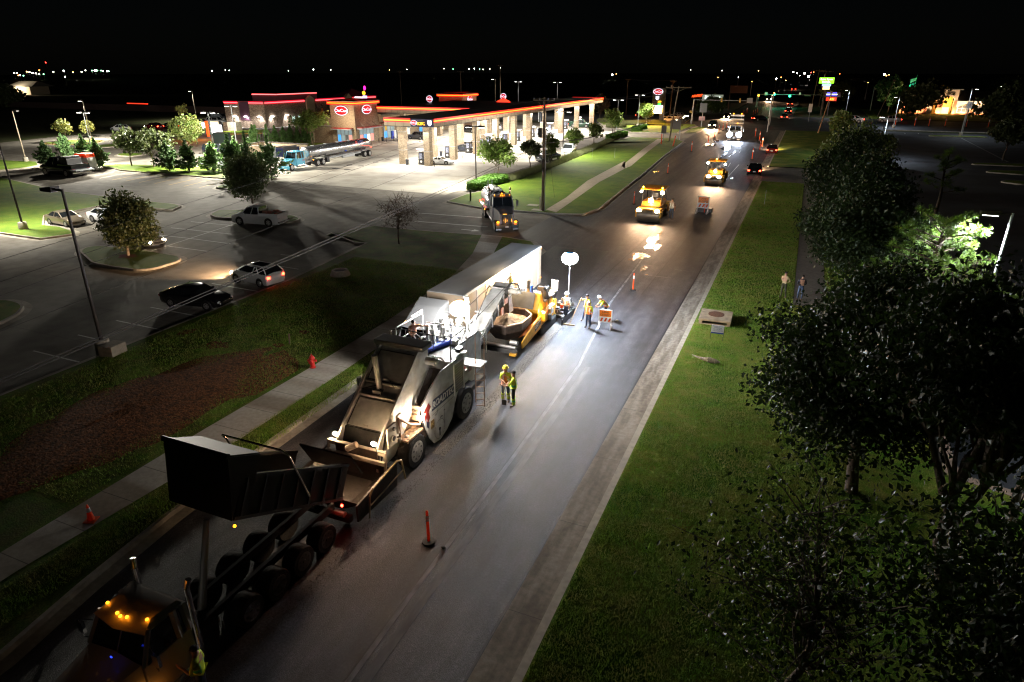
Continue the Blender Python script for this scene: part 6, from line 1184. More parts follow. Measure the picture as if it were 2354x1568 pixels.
car('white van-like wagon waiting in the drive-through by the stone restaurant', *gY7(1330, 620), R(-80), 'suv', cw, s=1.25, name='driving_car'); car('black wagon waiting just beyond the white one in the drive-through', *gY7(1450, 500), R(-80), 'suv', cbk, s=1.25, name='driving_car')
car('dark car with bright front lights in the drive-through left of the menu boards', *gA(1420, 730), R(85), 'sedan', crd, s=1.25, heads=True, tails=True, name='driving_car'); car('white car between the menu boards and the white wagon', *gY7(870, 640), R(-80), 'sedan', cw, s=1.25, name='driving_car'); car('dark car with red lights behind the left menu boards', *gA(1560, 730), R(85), 'sedan', cbk, s=1.25, tails=True, name='driving_car')
car('dark car under the pale lamp pole in the drive-through', *gY7(650, 620), R(-80), 'sedan', cgr, s=1.25, name='driving_car')
car('cream-lit hatchback waiting at the crossing, front one', *at(gV(510, 985), gV(800, 985)), 'hatch', cw, s=1.12, heads=True, name='waiting_car'); car('cream-lit sedan waiting at the crossing, second one', *at(gV(660, 925), gV(940, 932)), 'sedan', cw, s=1.15, heads=True, name='waiting_car'); car('white car with one bright headlight, farthest at the crossing', *at(gV(760, 890), gV(1020, 905)), 'sedan', cw, s=1.15, heads=True, name='waiting_car')
car('oncoming car with double glaring headlights before the crossing', -24.3, 201.5, R(182), 'suv', cbk, s=1.1, heads=True, beam=6000, name='driving_car'); car('oncoming car with glaring headlights beyond the crossing', -25.3, 246, R(182), 'sedan', cbk, s=1.1, heads=True, beam=6000, name='driving_car')
car('oncoming car with bright headlights under the green signals', *gD(1590, 385), R(184), 'sedan', cbk, s=1.5, heads=True, beam=6000, name='driving_car')
car('black car with long red tail lights driving away, nearest one', -6.3, 111.5, R(2), 'sedan', cbk, s=1.15, tails=True, beam=3500, name='driving_car'); car('red-glowing car driving away into its own bright beam', -5.4, 142.5, R(2), 'sedan', crd, s=1.15, tails=True, beam=9000, name='driving_car')
car('amber-lit car turning in the middle of the crossing', *gD(1515, 575), R(-60), 'sedan', cbk, s=1.2, tails=True, name='driving_car'); car('dark car with red tail lights just beyond the crossing, nearer one', *gD(1735, 560), R(0), 'sedan', cgr, s=1.25, tails=True, beam=2500, name='driving_car'); car('dark car with red tail lights just beyond the crossing, farther one', *gD(1770, 505), R(0), 'suv', cbk, s=1.25, tails=True, beam=2500, name='driving_car')
car('car with red tail lights under the green signals', *gD(1787, 432), R(0), 'sedan', crd, s=1.4, tails=True, beam=7000, name='driving_car'); car('distant car with red tail lights up the road', *gD(1822, 292), R(0), 'sedan', crd, s=2.0, tails=True, beam=9000, name='driving_car')
car('white car with red tail light on the cross street at right', *gE(790, 652), R(90), 'sedan', cw, s=1.5, heads=True, tails=True, name='driving_car'); car('dim car with one red light behind the third pale lamp pole', *gE(1130, 650), R(90), 'sedan', csi, s=1.4, tails=True, name='driving_car')
car('dark red car passing behind the bed at the crossing corner', *gV(140, 900), R(-95), 'sedan', crd, s=1.2, tails=True, name='driving_car')

# ---------------------------------------------------------------- trucks (front = -y local, built along y)
def truck_cab(t, xc, yf, zc, Wd, paint, hood=1.9, zr=2.75, roofl=1.3, marker=True, fender=True, windz=None, beacons=False, mirror=True, wr=.5, stacks=2, grille=True, lit=True, hoodz=1.75, headlit=False, bumper=chrome, hw=None):
    """conventional cab; yf = y of the front bumper, cab behind it toward +y"""
    yc = yf + hood + .15; y1 = yc + roofl + .35; hh = hw or Wd * .80
    b = MB(); b.loft([[(xc - hh * .78, yf + .12, .75), (xc + hh * .78, yf + .12, .75), (xc + hh * .70, yf + .12, hoodz - .28), (xc, yf + .10, hoodz - .2), (xc - hh * .70, yf + .12, hoodz - .28)],
                      [(xc - hh * .88, yf + hood * .5, .7), (xc + hh * .88, yf + hood * .5, .7), (xc + hh * .80, yf + hood * .5, hoodz - .06), (xc, yf + hood * .5, hoodz + .04), (xc - hh * .80, yf + hood * .5, hoodz - .06)],
                      [(xc - Wd * .94, yc, .7), (xc + Wd * .94, yc, .7), (xc + Wd * .90, yc, hoodz + .05), (xc, yc, hoodz + .17), (xc - Wd * .90, yc, hoodz + .05)]]); b.build('hood', paint, t, world=True, smooth=40)
    b = MB(); b.loft([[(xc - Wd, yc, .65), (xc + Wd, yc, .65), (xc + Wd, yc, hoodz + .02), (xc - Wd, yc, hoodz + .02)], [(xc - Wd, y1, .65), (xc + Wd, y1, .65), (xc + Wd, y1, hoodz + .02), (xc - Wd, y1, hoodz + .02)]])
    b.build('cab_body', paint, t, world=True, bevel=.04)
    g = MB(); k = Wd * .97; g.add([(xc - k, yc + .02, hoodz), (xc + k, yc + .02, hoodz), (xc + k, y1 - .03, hoodz), (xc - k, y1 - .03, hoodz), (xc - k * .88, yc + .42, zr - .1), (xc + k * .88, yc + .42, zr - .1), (xc + k * .9, y1 - .06, zr - .1), (xc - k * .9, y1 - .06, zr - .1)], [(0, 3, 2, 1), (4, 5, 6, 7), (0, 1, 5, 4), (1, 2, 6, 5), (2, 3, 7, 6), (3, 0, 4, 7)]); g.build('cab_glass', glass, t, world=True)
    rf = MB()
    rf.loft([[(xc - k * .93, yc + .26, zr - .12), (xc, yc + .12, zr - .12), (xc + k * .93, yc + .26, zr - .12), (xc + k * .95, y1, zr - .12), (xc - k * .95, y1, zr - .12)], [(xc - k * .75, yc + .62, zr + .02), (xc, yc + .5, zr + .06), (xc + k * .75, yc + .62, zr + .02), (xc + k * .82, y1 - .1, zr + .02), (xc - k * .82, y1 - .1, zr + .02)]])
    for sx in (-1, 1):
        rf.tube([(xc + sx * k, yc + .03, hoodz), (xc + sx * k * .88, yc + .42, zr - .08)], .06, 6); rf.tube([(xc + sx * (k + .005), (yc + y1) / 2 + .35, hoodz), (xc + sx * k * .9, (yc + y1) / 2 + .35, zr - .08)], .10, 6); rf.tube([(xc + sx * k, y1 - .05, hoodz), (xc + sx * k * .9, y1 - .08, zr - .08)], .10, 6)
    rf.tube([(xc, yc + .03, hoodz), (xc, yc + .43, zr - .1)], .025, 5); rf.build('cab_roof', paint, t, world=True, smooth=40)
    MB().box(xc - Wd * .95, xc + Wd * .95, y1 - .02, y1 + .03, hoodz, zr - .1).build('cab_back', paint, t, world=True)
    if fender:
        for sx in (-1, 1):
            rings = []
            for i in range(8):
                a = math.pi * (.02 + .96 * i / 7); yy = yf + .62 - .62 * math.cos(a) * 1.0; zz = wr * .55 + .72 * math.sin(a)
                rings.append([(xc + sx * Wd * .52, yy, zz), (xc + sx * Wd * 1.0, yy, zz - .02), (xc + sx * Wd * 1.0, yy, zz - .14), (xc + sx * Wd * .52, yy, zz - .12)])
            MB().loft(rings).build('fender', paint, t, world=True, smooth=50)
            MB().sph((xc + sx * Wd * .80, yf + .10, .92), (.13, .10, .09), 10, 6).build('headlight', ambers if headlit else headd, t, world=True)
    b = MB(); b.prism([(yf - .08, .35), (yf + .12, .35), (yf + .12, .72), (yf - .08, .72)], xc - Wd * .98, xc + Wd * .98, 'x'); b.build('bumper', bumper, t, world=True, bevel=.03); MB().box(xc - .16, xc + .16, yf - .10, yf - .08, .45, .60).build('licence_plate', plate, t, world=True)
    if grille:
        MB().box(xc - hh * .50, xc + hh * .50, yf + .02, yf + .13, .78, hoodz - .22).build('grille', black, t, world=True); b = MB(); b.tube([(xc - hh * .52, yf + .03, .76), (xc - hh * .52, yf + .03, hoodz - .2), (xc + hh * .52, yf + .03, hoodz - .2), (xc + hh * .52, yf + .03, .76)], .035, 6)
        for i in range(5): b.box(xc - hh * .4 + i * hh * .2 - .01, xc - hh * .4 + i * hh * .2 + .01, yf - .0, yf + .02, .8, hoodz - .24)
        b.build('grille_frame', chrome, t, world=True)
    if marker:
        for f in (-.82, -.2, 0, .2, .82):
            o = MB().sph((xc + f * k * .88, yc + .36 + .22 * abs(f), zr + .05), (.038, .045, .035), 8, 5).build('marker_light', amber if lit else ambers, t, world=True)
    if mirror:
        for sx in (-1, 1):
            b = MB(); b.tube([(xc + sx * Wd, yc + .25, zr - .35), (xc + sx * (Wd + .33), yc + .12, zr - .35), (xc + sx * (Wd + .33), yc + .12, hoodz - .05), (xc + sx * Wd, yc + .25, hoodz - .1)], .018, 5); b.box(xc + sx * (Wd + .33) - .10, xc + sx * (Wd + .33) + .10, yc + .09, yc + .17, hoodz + .1, zr - .42); b.build('mirror', chrome, t, world=True)
    for i in range(stacks):
        sx = (-1, 1)[i]; MB().tube([(xc + sx * Wd * .95, y1 + .14, 1.0), (xc + sx * Wd * .95, y1 + .14, zr + .25), (xc + sx * (Wd * .95 + .05), y1 + .2, zr + .5)], .075, 10).build('exhaust_stack', chrome, t, world=True, smooth=40)
    for sx in (-1, 1): MB().cyl((xc + sx * Wd * .78, yc + .25, .62), (xc + sx * Wd * .78, y1 + .1, .62), .27, n=16).build('fuel_tank', alu, t, world=True, smooth=40)
    for sx in (-1, 1): wheel_w(t, xc + sx * (Wd + .01), yf + .62, wr, .28, sx)
    return yc, y1
def wheel_w(t, x, y, r, wd, side, rim=None):
    """wheel given in world metres under an unrotated root"""
    L = t.location; wheel(t, x - L.x, y - L.y, r, wd, rim, side)
def rootbox(t, b, name, m, **k): return b.build(name, m, t, world=True, **k)

# dump truck, bed raised, backed onto the transfer machine
dt = thing('dump_truck', 'black-bodied dump truck with raised bed and five amber cab lights, backed up in the dark', 'dump truck', (-13.55, 10, 0))
dw_ = mat('truck_offwhite', (.42, .41, .40), .4, coat=.3)
truck_cab(dt, -13.50, 4.40, 0, .98, dw_, hood=2.45, zr=2.72, roofl=1.05, hoodz=1.85)
for y in (10.36, 11.5, 12.64, 13.8):
    for sx in (-1, 1): wheel_w(dt, -13.7 + sx * 1.06, y, .50, .50, sx, chrome if y < 11 else mat('shaded_rim', (.07, .065, .06), .5))  # rear rims coloured near black to stand in for the shade there
b = MB(); [b.box(-13.7 + s - .06, -13.7 + s + .06, 7.6, 15.0, .72, .98) for s in (-.42, .42)]; rootbox(dt, b, 'frame_rail', black)
rootbox(dt, MB().cyl((-13.7, 9.6, .9), (-13.7, 10.35, 3.45), .12, .08, 12), 'hoist', galv, smooth=40)
Mb = Matrix.Translation((-13.72, 14.68, 1.50)) @ Matrix.Rotation(R(-27.5), 4, 'X')   # bed hinge at the rear; local -y runs forward and up
bl_, bh, bw = 4.95, 1.16, 1.12; bedm = mat('bed_black', (.010, .009, .009), .5, spec=.3)
b = MB(Mb); b.box(-bw, bw, -bl_, 0, 0, .07); b.box(-bw, -bw + .06, -bl_, 0, .07, bh); b.box(bw - .06, bw, -bl_, 0, .07, bh); b.box(-bw, bw, -bl_ - .0, -bl_ + .06, 0, bh)
rootbox(dt, b, 'bed', bedm); b = MB(Mb); b.box(-bw - .03, -bw + .09, -bl_, 0, bh, bh + .09); b.box(bw - .09, bw + .03, -bl_, 0, bh, bh + .09); b.box(bw, bw + .04, -bl_, 0, .0, .10)
for i in range(7): b.box(bw + .0, bw + .04, -bl_ + .2 + i * .72, -bl_ + .28 + i * .72, .1, bh)
rootbox(dt, b, 'bed_rail', mat('rail_black', (.05, .05, .05), .22, spec=.8, coat=.5))
b = MB(Mb)
for xa, xb in ((-bw - .04, -bw + .02), (bw - .02, bw + .04)): b.prism([(-bl_ - .07, 0), (-5.65, 1.75), (-4.45, 1.80), (-4.45, bh), (-bl_ - .0, bh)], xa, xb, 'x')
b.prism([(-bl_ - .07, 0), (-5.65, 1.75), (-5.60, 1.80), (-4.45, 1.84), (-4.45, 1.79), (-5.55, 1.74), (-bl_ - .02, 0)], -bw, bw, 'x'); b.prism([(-5.72, 1.72), (-5.62, 1.72), (-5.62, 1.86), (-5.72, 1.86)], -bw - .06, bw + .06, 'x'); rootbox(dt, b, 'cab_shield', bedm)
b = MB(Mb); b.prism([(-bw + .06, .071), (bw - .06, .071), (bw - .06, .10), (-bw + .06, .10)], -bl_, -.1, 'y'); rootbox(dt, b, 'asphalt_load', catdark)
b = MB(Mb); b.tube([(bw + .05, -1.9, .35), (bw + .08, -3.3, 1.7), (bw - .05, -3.55, 1.85), (-bw, -3.6, 1.85)], .035, 6); b.tube([(-bw - .08, -1.9, .35), (-bw - .08, -3.3, 1.7), (-bw, -3.6, 1.85)], .035, 6); rootbox(dt, b, 'tarp_arm', chrome)
b = MB(Mb); b.box(-bw, bw, 0, .06, -.1, .15); rootbox(dt, b, 'tail_sill', bedm); rootbox(dt, MB(Matrix.Translation((-13.72, 15.4, 2.75)) @ Matrix.Rotation(R(28), 4, 'X')).box(-1.1, 1.1, 0, .06, -1.15, 0), 'tailgate', bedm)
o = rootbox(dt, MB().sph((-12.57, 10.28, 3.62), .045, 8, 5), 'side_marker', amber); o = rootbox(dt, MB().sph((-12.57, 14.62, 1.32), .05, 8, 5), 'brake_light', glow('brake_red', (1, .02, .01), 25)); lamp('POINT', (-12.4, 14.62, 1.3), 1.5, (1, .03, .01), .05, name='brake_glow')
lamp('POINT', (-12.35, 10.2, 3.6), .25, (1, .35, .03), .05, name='marker_glow')
for f in (-.8, -.2, 0, .2, .8): lamp('POINT', (-13.45 + f * .9, 6.62, 2.98), .05, (1, .36, .03), .04, name='cab_marker_glow')
rootbox(dt, MB().sph((-12.42, 7.1, .95), (.06, .06, .05), 8, 5), 'step_light', amber); lamp('POINT', (-12.30, 7.0, 1.1), .6, (1, .36, .05), .05, name='step_glow')
rootbox(dt, MB().box(-12.52, -12.30, 6.9, 8.2, .45, .50), 'step', alu)
rootbox(dt, MB().box(-13.2, -13.15, 6.72, 6.74, 2.2, 2.24), 'blue_lamp', glow('blue_dot', (.02, .05, 1), 1.2))
rootbox(dt, MB().tube([(-12.55, 9.3, .9), (-12.55, 9.3, 1.2)], .02), 'tie', dsteel)

# passing semi (sharp here, it was moving)
sm = thing('semi_truck', 'white semi tractor with long grey trailer passing close on the left lane', 'semi truck', (-16.75, 30, 0))
swt = mat('semi_white', (.14, .145, .15), .45, coat=.2)
truck_cab(sm, -16.75, 24.4, 0, 1.02, swt, hood=1.7, zr=3.0, roofl=1.9, hoodz=1.75, stacks=0)
rootbox(sm, MB().loft([[(-17.6, 26.9, 3.02), (-15.9, 26.9, 3.02), (-15.8, 28.6, 3.02), (-17.7, 28.6, 3.02)], [(-17.5, 27.9, 3.62), (-16.0, 27.9, 3.62), (-15.85, 28.6, 3.85), (-17.65, 28.6, 3.85)]]), 'roof_fairing', swt, bevel=.05)
b = MB(); b.box(-17.85, -15.62, 29.7, 41.6, 1.1, 3.75); tl = rootbox(sm, b, 'trailer', mat('trailer_tan', (.15, .115, .08), .5, var=.08, vscale=.6))
rootbox(sm, MB().box(-17.83, -15.64, 29.72, 41.58, 3.76, 3.79), 'trailer_roof', mat('trailer_roof', (.32, .33, .34), .45, col2=(.10, .10, .10), vscale=.35, stretch=(1, .35, 1)))
b = MB(); [b.box(-15.62, -15.59, 30.2 + i * 1.2, 30.24 + i * 1.2, 1.15, 3.66) for i in range(10)]; b.box(-15.62, -15.58, 29.7, 41.6, 3.66, 3.78); rootbox(sm, b, 'trailer_rib', galv)
for y in (28.2, 29.3, 39.6, 40.8):
    for sx in (-1, 1): wheel_w(sm, -16.75 + sx * 1.06, y, .5, .5, sx)
for z in (1.5, 3.6): rootbox(sm, MB().box(-15.58, -15.56, 41.3, 41.5, z, z + .1), 'side_marker', glow('marker_red', (1, .15, .03), 4))
# ---------------------------------------------------------------- lamps on balloons
def balloon(lab, x, y, z, r, S, col, foot, cap=None, rz_=.78, drum=False, par=None):
    t = par or thing('balloon_light', lab, 'balloon light', (x, y, foot), 0); m = glow('balloon_%d' % S, col, S, True)
    b = MB()
    if drum: b.lathe([(r * .25, -.40), (r * .8, -.30), (r, -.05), (r, .20), (r * .75, .34), (.05, .36)], (0, 0, z - foot), 20)
    else: b.sph((0, 0, z - foot), (r, r, r * rz_), 20, 12)
    b.build('balloon', m, t, smooth=80)
    b = MB(); b.lathe([(r * .52, r * rz_ * .88), (r * .30, r * rz_ * 1.0), (.04, r * rz_ * 1.06)], (0, 0, z - foot), 16); b.build('balloon_cap', cap or mat('cap_grey', (.3, .28, .25), .5), t)
    MB().cyl((0, 0, 0), (0, 0, z - foot - r * rz_), .028, n=8).build('mast', galv, t); return t
# ---------------------------------------------------------------- material transfer machine
tv = thing('transfer_machine', 'big grey-white asphalt transfer machine with tall wheels, rails and lit deck', 'paving machine', (-14, 21, 0))
def Bx(name, m, *boxes, bev=0.0, par=tv):
    b = MB(); [b.box(*q) for q in boxes]; return b.build(name, m, par, world=True, bevel=bev)
side = [(20.05, 2.40), (20.35, 1.20), (20.62, .62), (20.95, .22), (21.5, .12), (22.1, .30), (22.62, .62), (22.9, 1.20), (23.25, 1.68), (23.9, 1.86), (24.25, 1.80), (24.6, 1.55), (24.9, 1.5), (24.9, 2.3), (24.0, 2.35), (23.88, 2.6), (23.85, 3.27), (21.75, 3.27), (20.75, 2.86)]
for xa, xb in ((-12.66, -12.60), (-15.40, -15.34)): MB().prism(side, xa, xb, 'x').build('side_panel', steel, tv, world=True, bevel=.012)
Bx('deck', mat('deck_black', (.05, .05, .05), .7, var=.5, vscale=3), (-15.33, -12.67, 22.9, 24.2, 3.12, 3.19), (-15.33, -13.3, 24.2, 27.0, 3.12, 3.19)); Bx('deck_edge', steel, (-12.75, -12.6, 22.9, 24.2, 3.2, 3.25), (-15.4, -15.25, 22.9, 27, 3.2, 3.25), (-15.25, -12.75, 22.84, 22.92, 2.8, 3.22))
Bx('engine_house', steel, (-15.3, -13.3, 24.3, 27.1, 1.0, 3.1), bev=.03); Bx('bin_interior', catdark, (-15.3, -12.7, 22.86, 22.9, .9, 3.1), (-15.33, -12.67, 20.3, 22.85, .8, .9)); Bx('chassis', dsteel, (-15.0, -13.0, 18.6, 27.0, .55, .8)); Bx('axle', dsteel, (-15.2, -12.8, 19.25, 19.55, .55, .8), (-15.2, -12.8, 23.65, 23.95, .6, .85))
# perforated engine screen and lettering on the near side
Bx('screen', black, (-12.60, -12.585, 22.93, 23.74, 1.70, 3.06)); b = MB()
for i in range(11):
    for j in range(8):
        yy = 22.98 + j * .095 + (.047 if i % 2 else 0); zz = 1.76 + i * .12
        if yy < 23.68: b.cyl((-12.585, yy, zz), (-12.575, yy, zz), .030, n=6)
b.build('screen_mesh', mat('mesh_grey', (.16, .16, .155), .6), tv, world=True)
Bx('screen_frame', steel, (-12.6, -12.56, 22.86, 22.93, 1.6, 3.16), (-12.6, -12.56, 23.74, 23.82, 1.6, 3.16), (-12.6, -12.56, 22.93, 23.74, 3.06, 3.16))
nb_ = mat('badge_navy', (.02, .035, .08), .4); MB().prism([(20.84, 1.80), (22.80, 1.78), (22.80, 2.24), (20.98, 2.27)], -12.598, -12.588, 'x').build('badge', nb_, tv, world=True)
text('ROADTEC', .40, 'lettering', mat('letter_grey', (.62, .62, .60), .5), tv, (1.42, .86, 2.02), (0, 1, -.02), (0, 0, 1), .004, sx=1.05, shear=.2, bold=.008)
MB().prism([(20.22, 2.08), (20.62, 2.32), (20.78, 2.08), (20.58, 1.92), (20.70, 1.62), (20.50, 1.45), (20.44, 1.75), (20.34, 1.60), (20.26, 1.85), (20.40, 1.96)], -12.598, -12.584, 'x').build('emblem', mat('emblem_red', (.22, .02, .015), .5), tv, world=True)
MB().prism([(20.40, 1.58), (20.62, 1.44), (20.56, 1.15), (20.42, 1.28)], -12.598, -12.585, 'x').build('emblem', nb_, tv, world=True)
for s_, y, z, h in (('II-25', 21.15, 1.52, .09), ('5-25', 21.9, 1.38, .07), ('SB-2500', 21.6, 1.2, .07)): text(s_, h, 'lettering', black, tv, (1.415, y - 21, z), (0, 1, 0), (0, 0, 1), .003)
Bx('badge', mat('gold_plate', (.22, .14, .05), .5), (-12.598, -12.585, 20.72, 21.0, 1.02, 1.40)); text('PC', .22, 'lettering', mat('gold', (.5, .36, .12), .5), tv, (1.42, -.14, 1.21), (0, 1, 0), (0, 0, 1), .003)
b = MB(); n = 40
for i in range(n): a = 2 * math.pi * i / n; b.cyl((-12.6, 21.45 + .44 * math.cos(a), .68 + .44 * math.sin(a)), (-12.585, 21.45 + .44 * math.cos(a), .68 + .44 * math.sin(a)), .012, n=5)
b.build('bolt_ring', dsteel, tv, world=True); b = MB(); b.cyl((-12.6, 21.45, .68), (-12.58, 21.45, .68), .08, n=12); b.box(-12.598, -12.588, 21.41, 21.49, .35, .66); b.build('shaft_seal', black, tv, world=True)
b = MB(); [b.box(-12.598, -12.592, *q) for q in ((22.83, 22.84, .7, 3.2), (20.9, 22.8, 1.60, 1.61), (21.9, 21.91, .6, 1.6), (21.3, 21.31, 1.5, 1.9))]; b.build('panel_gap', dsteel, tv, world=True)
Bx('flag_sticker', mat('flag_sticker', (.35, .08, .09), .5, col2=(.3, .3, .35), vscale=12), (-12.598, -12.585, 24.3, 24.6, 2.15, 2.4)); Bx('sticker', orange, (-12.598, -12.588, 23.8, 23.95, 2.5, 2.58))
for y, r in ((19.42, .72), (23.85, .78)):
    for sx in (-1, 1): wheel_w(tv, -14 + sx * 1.5, y, r, .55, sx, dustyrim)
# loading elevator: sloping lidded box with two doors
ms = 4.45 - 1.75; ml = 20.9 - 17.6
MB().prism([(18.05, 2.10), (20.9, 4.42), (21.35, 4.45), (21.55, 4.1), (21.4, 3.6), (18.7, 1.1), (17.9, .75), (17.5, 1.0)], -14.85, -13.12, 'x').build('elevator', steel, tv, world=True, bevel=.02)
for xa, xb in ((-14.95, -14.85), (-13.12, -13.02)): MB().prism([(17.55, 1.85), (18.0, 2.32), (20.8, 4.55), (21.5, 4.55), (21.5, 3.4), (18.6, .9), (17.4, .8)], xa, xb, 'x').build('elevator_side', steel, tv, world=True, bevel=.012)
MB().prism([(17.50, .98), (17.62, .98), (18.16, 2.12), (18.02, 2.14)], -14.94, -13.01, 'x').build('mouth_shade', rubber, tv, world=True); Bx('mouth', catdark, (-14.94, -13.01, 17.42, 17.56, .6, 1.7)); sl = math.atan2(4.42 - 2.10, 20.9 - 18.05); Me = Matrix.Translation((-13.975, 18.05, 2.10)) @ Matrix.Rotation(sl, 4, 'X')  # dark slabs stand in for the shade inside the elevator mouth
panel = mat('door_panel', (.46, .46, .44), .5, var=.12, vscale=4)
for y0, y1 in ((.10, 1.28), (2.15, 3.45)):
    MB(Me).box(-.80, .80, y0, y1, .02, .055).build('door', panel, tv, world=True, bevel=.012); b = MB(Me); b.box(-.84, .84, y0 - .05, y0 - .02, .0, .04); b.box(-.84, .84, y1 + .02, y1 + .05, 0, .04); b.box(-.85, -.82, y0, y1, 0, .04); b.box(.82, .85, y0, y1, 0, .04); b.build('door_gap', dsteel, tv, world=True); MB(Me).box(-.1, .1, y0 + .04, y0 + .10, .055, .085).build('handle', steel, tv, world=True)
b = MB(Me); b.cyl((-.95, 1.42, .05), (.95, 1.42, .05), .06, n=10); b.cyl((-.95, 2.02, .05), (.95, 2.02, .05), .05, n=10); b.build('cross_bar', steel, tv, world=True, smooth=40)
b = MB(Me); b.tube([(-.9, 1.6, .06), (-.3, 1.85, .12), (.1, 1.7, .08), (.0, 1.5, .06), (-.6, 1.45, .07)], .025, 5); b.tube([(.2, 2.2, .07), (.5, 1.95, .1)], .015, 5); b.build('hose', black, tv, world=True)
Bx('elevator_head', mat('head_dark', (.11, .11, .105), .5), (-15.15, -12.8, 20.75, 21.5, 4.50, 4.72), (-15.15, -15.06, 20.9, 21.6, 3.9, 4.5), bev=.03)
b = MB(); b.cyl((-12.9, 21.15, 4.0), (-12.45, 21.15, 4.0), .17, n=14); b.cyl((-12.45, 21.15, 4.0), (-12.35, 21.15, 4.0), .10, n=10); b.tube([(-12.6, 21.2, 4.2), (-12.5, 21.6, 4.0), (-12.7, 22.3, 3.5), (-13, 22.8, 3.3)], .03, 6); b.build('drive_motor', steel, tv, world=True, smooth=40)
# skirt between elevator and bin
MB().prism([(18.7, 1.2), (21.4, 3.6), (21.9, 3.2), (20.4, 1.2)], -14.9, -13.05, 'x').build('inner_skirt', catdark, tv, world=True)
b = MB(); b.cyl((-14.10, 19.45, 3.20), (-14.16, 19.35, 4.72), .125, n=16, cap=False); b.cyl((-14.10, 19.45, 3.20), (-14.16, 19.35, 4.70), .11, n=16); b.build('exhaust_stack', steel, tv, world=True, smooth=40); Bx('stack_foot', steel, (-14.3, -13.9, 19.2, 19.7, 3.0, 3.25), bev=.02)
MB().cyl((-14.16, 19.35, 4.715), (-14.16, 19.35, 4.73), .10, n=16).build('stack_mouth', black, tv, world=True)
MB().cyl((-15.35, 19.9, 2.4), (-15.42, 19.9, 3.30), .10, n=12).build('side_stack', black, tv, world=True, smooth=40); MB().cyl((-14.15, 27.4, 3.0), (-14.2, 27.4, 4.6), .115, n=16).build('exhaust_stack', white, tv, world=True, smooth=40)
# front hopper
hopm = mat('hopper_steel', (.03, .023, .018), .55, var=.3, vscale=4, bump=.2, bscale=10)
b = MB(); b.add([(-15.5, 15.3, .95), (-12.35, 15.3, .95), (-12.35, 17.5, 1.1), (-15.5, 17.5, 1.1), (-14.6, 15.5, .35), (-13.3, 15.5, .35), (-13.3, 17.4, .35), (-14.6, 17.4, .35)], [(0, 1, 5, 4), (1, 2, 6, 5), (2, 3, 7, 6), (3, 0, 4, 7), (4, 5, 6, 7)]); b.build('hopper', hopm, tv, world=True)
for xa, xb in ((-15.56, -15.48), (-12.40, -12.32)): MB().prism([(15.1, .35), (17.6, .3), (17.7, 1.35), (17.2, 1.30), (15.1, 1.02)], xa, xb, 'x').build('hopper_wing', hopm, tv, world=True, bevel=.01)
Bx('rear_beam', mat('beam_tan', (.40, .36, .30), .5, var=.15, vscale=4), (-15.3, -12.7, 17.45, 17.6, 1.55, 1.72), (-15.35, -12.65, 17.3, 17.42, 1.22, 1.36)); b = MB(); b.tube([(-15.3, 17.5, 1.7), (-15.35, 17.3, .4)], .06, 6); b.tube([(-12.7, 17.5, 1.7), (-12.65, 17.3, .4)], .06, 6); b.cyl((-14.3, 17.3, 1.62), (-13.9, 17.4, 1.85), .13, n=10); b.build('brace', MATS['beam_tan'], tv, world=True)
Bx('push_bar', dsteel, (-15.3, -12.6, 14.95, 15.15, .32, .55)); b = MB(); [b.cyl((-14.9 + i * 1.3, 15.0, .6), (-14.1 + i * 1.3, 15.0, .6), .11, n=12) for i in range(2)]; b.build('push_roller', steel, tv, world=True, smooth=40)
b = MB(); b.tube([(-12.30, 15.7, .12), (-12.24, 15.75, 1.05), (-12.24, 15.95, 1.22), (-12.24, 17.6, 1.42), (-12.24, 17.85, 1.30), (-12.28, 18.1, .30)], .035, 8); b.tube([(-12.26, 15.72, .62), (-12.26, 18.0, .80)], .028, 6); b.build('guard_rail', mat('rail_tan', (.38, .30, .16), .4), tv, world=True)
MB().tube([(-12.9, 18.9, 1.2), (-12.75, 18.6, 2.6), (-12.7, 19.3, 2.0), (-12.62, 19.9, 1.7), (-12.6, 20.0, 1.95)], .05, 8).build('hose', mat('hose_tan', (.28, .16, .09), .6), tv, world=True)
Bx('control_box', mat('pale_panel', (.62, .58, .50), .45), (-12.88, -12.80, 17.9, 18.5, 1.6, 2.5), (-12.88, -12.78, 18.6, 18.9, 1.9, 2.7), bev=.02); MB().cyl((-12.80, 18.2, 1.95), (-12.72, 18.2, 1.95), .11, n=12).build('bearing', dsteel, tv, world=True); MB().cyl((-12.80, 18.3, 2.3), (-12.74, 18.3, 2.3), .08, n=12).build('bearing', dsteel, tv, world=True)
Bx('name_plate', mat('plate_tan', (.55, .42, .32), .6), (-13.35, -12.67, 20.0, 20.06, 1.75, 2.45), bev=.01)
for s_, z in (('SHUTTLE', 2.22), ('BUGGY', 2.06)): text(s_, .13, 'lettering', black, tv, (1.02, -1.02, z), (1, 0, 0), (0, 0, 1), .004, bold=.004)
Bx('fender_beam', mat('rusty_steel', (.20, .13, .08), .7, var=.4, vscale=5), (-13.0, -12.5, 18.8, 20.0, 1.45, 1.52)); b = MB(); b.sph((-12.9, 18.75, 1.55), (.12, .12, .16), 8, 6); b.sph((-12.75, 19.1, 1.5), (.1, .12, .1), 8, 6); b.build('hydraulic_fitting', MATS['beam_tan'], tv, world=True)
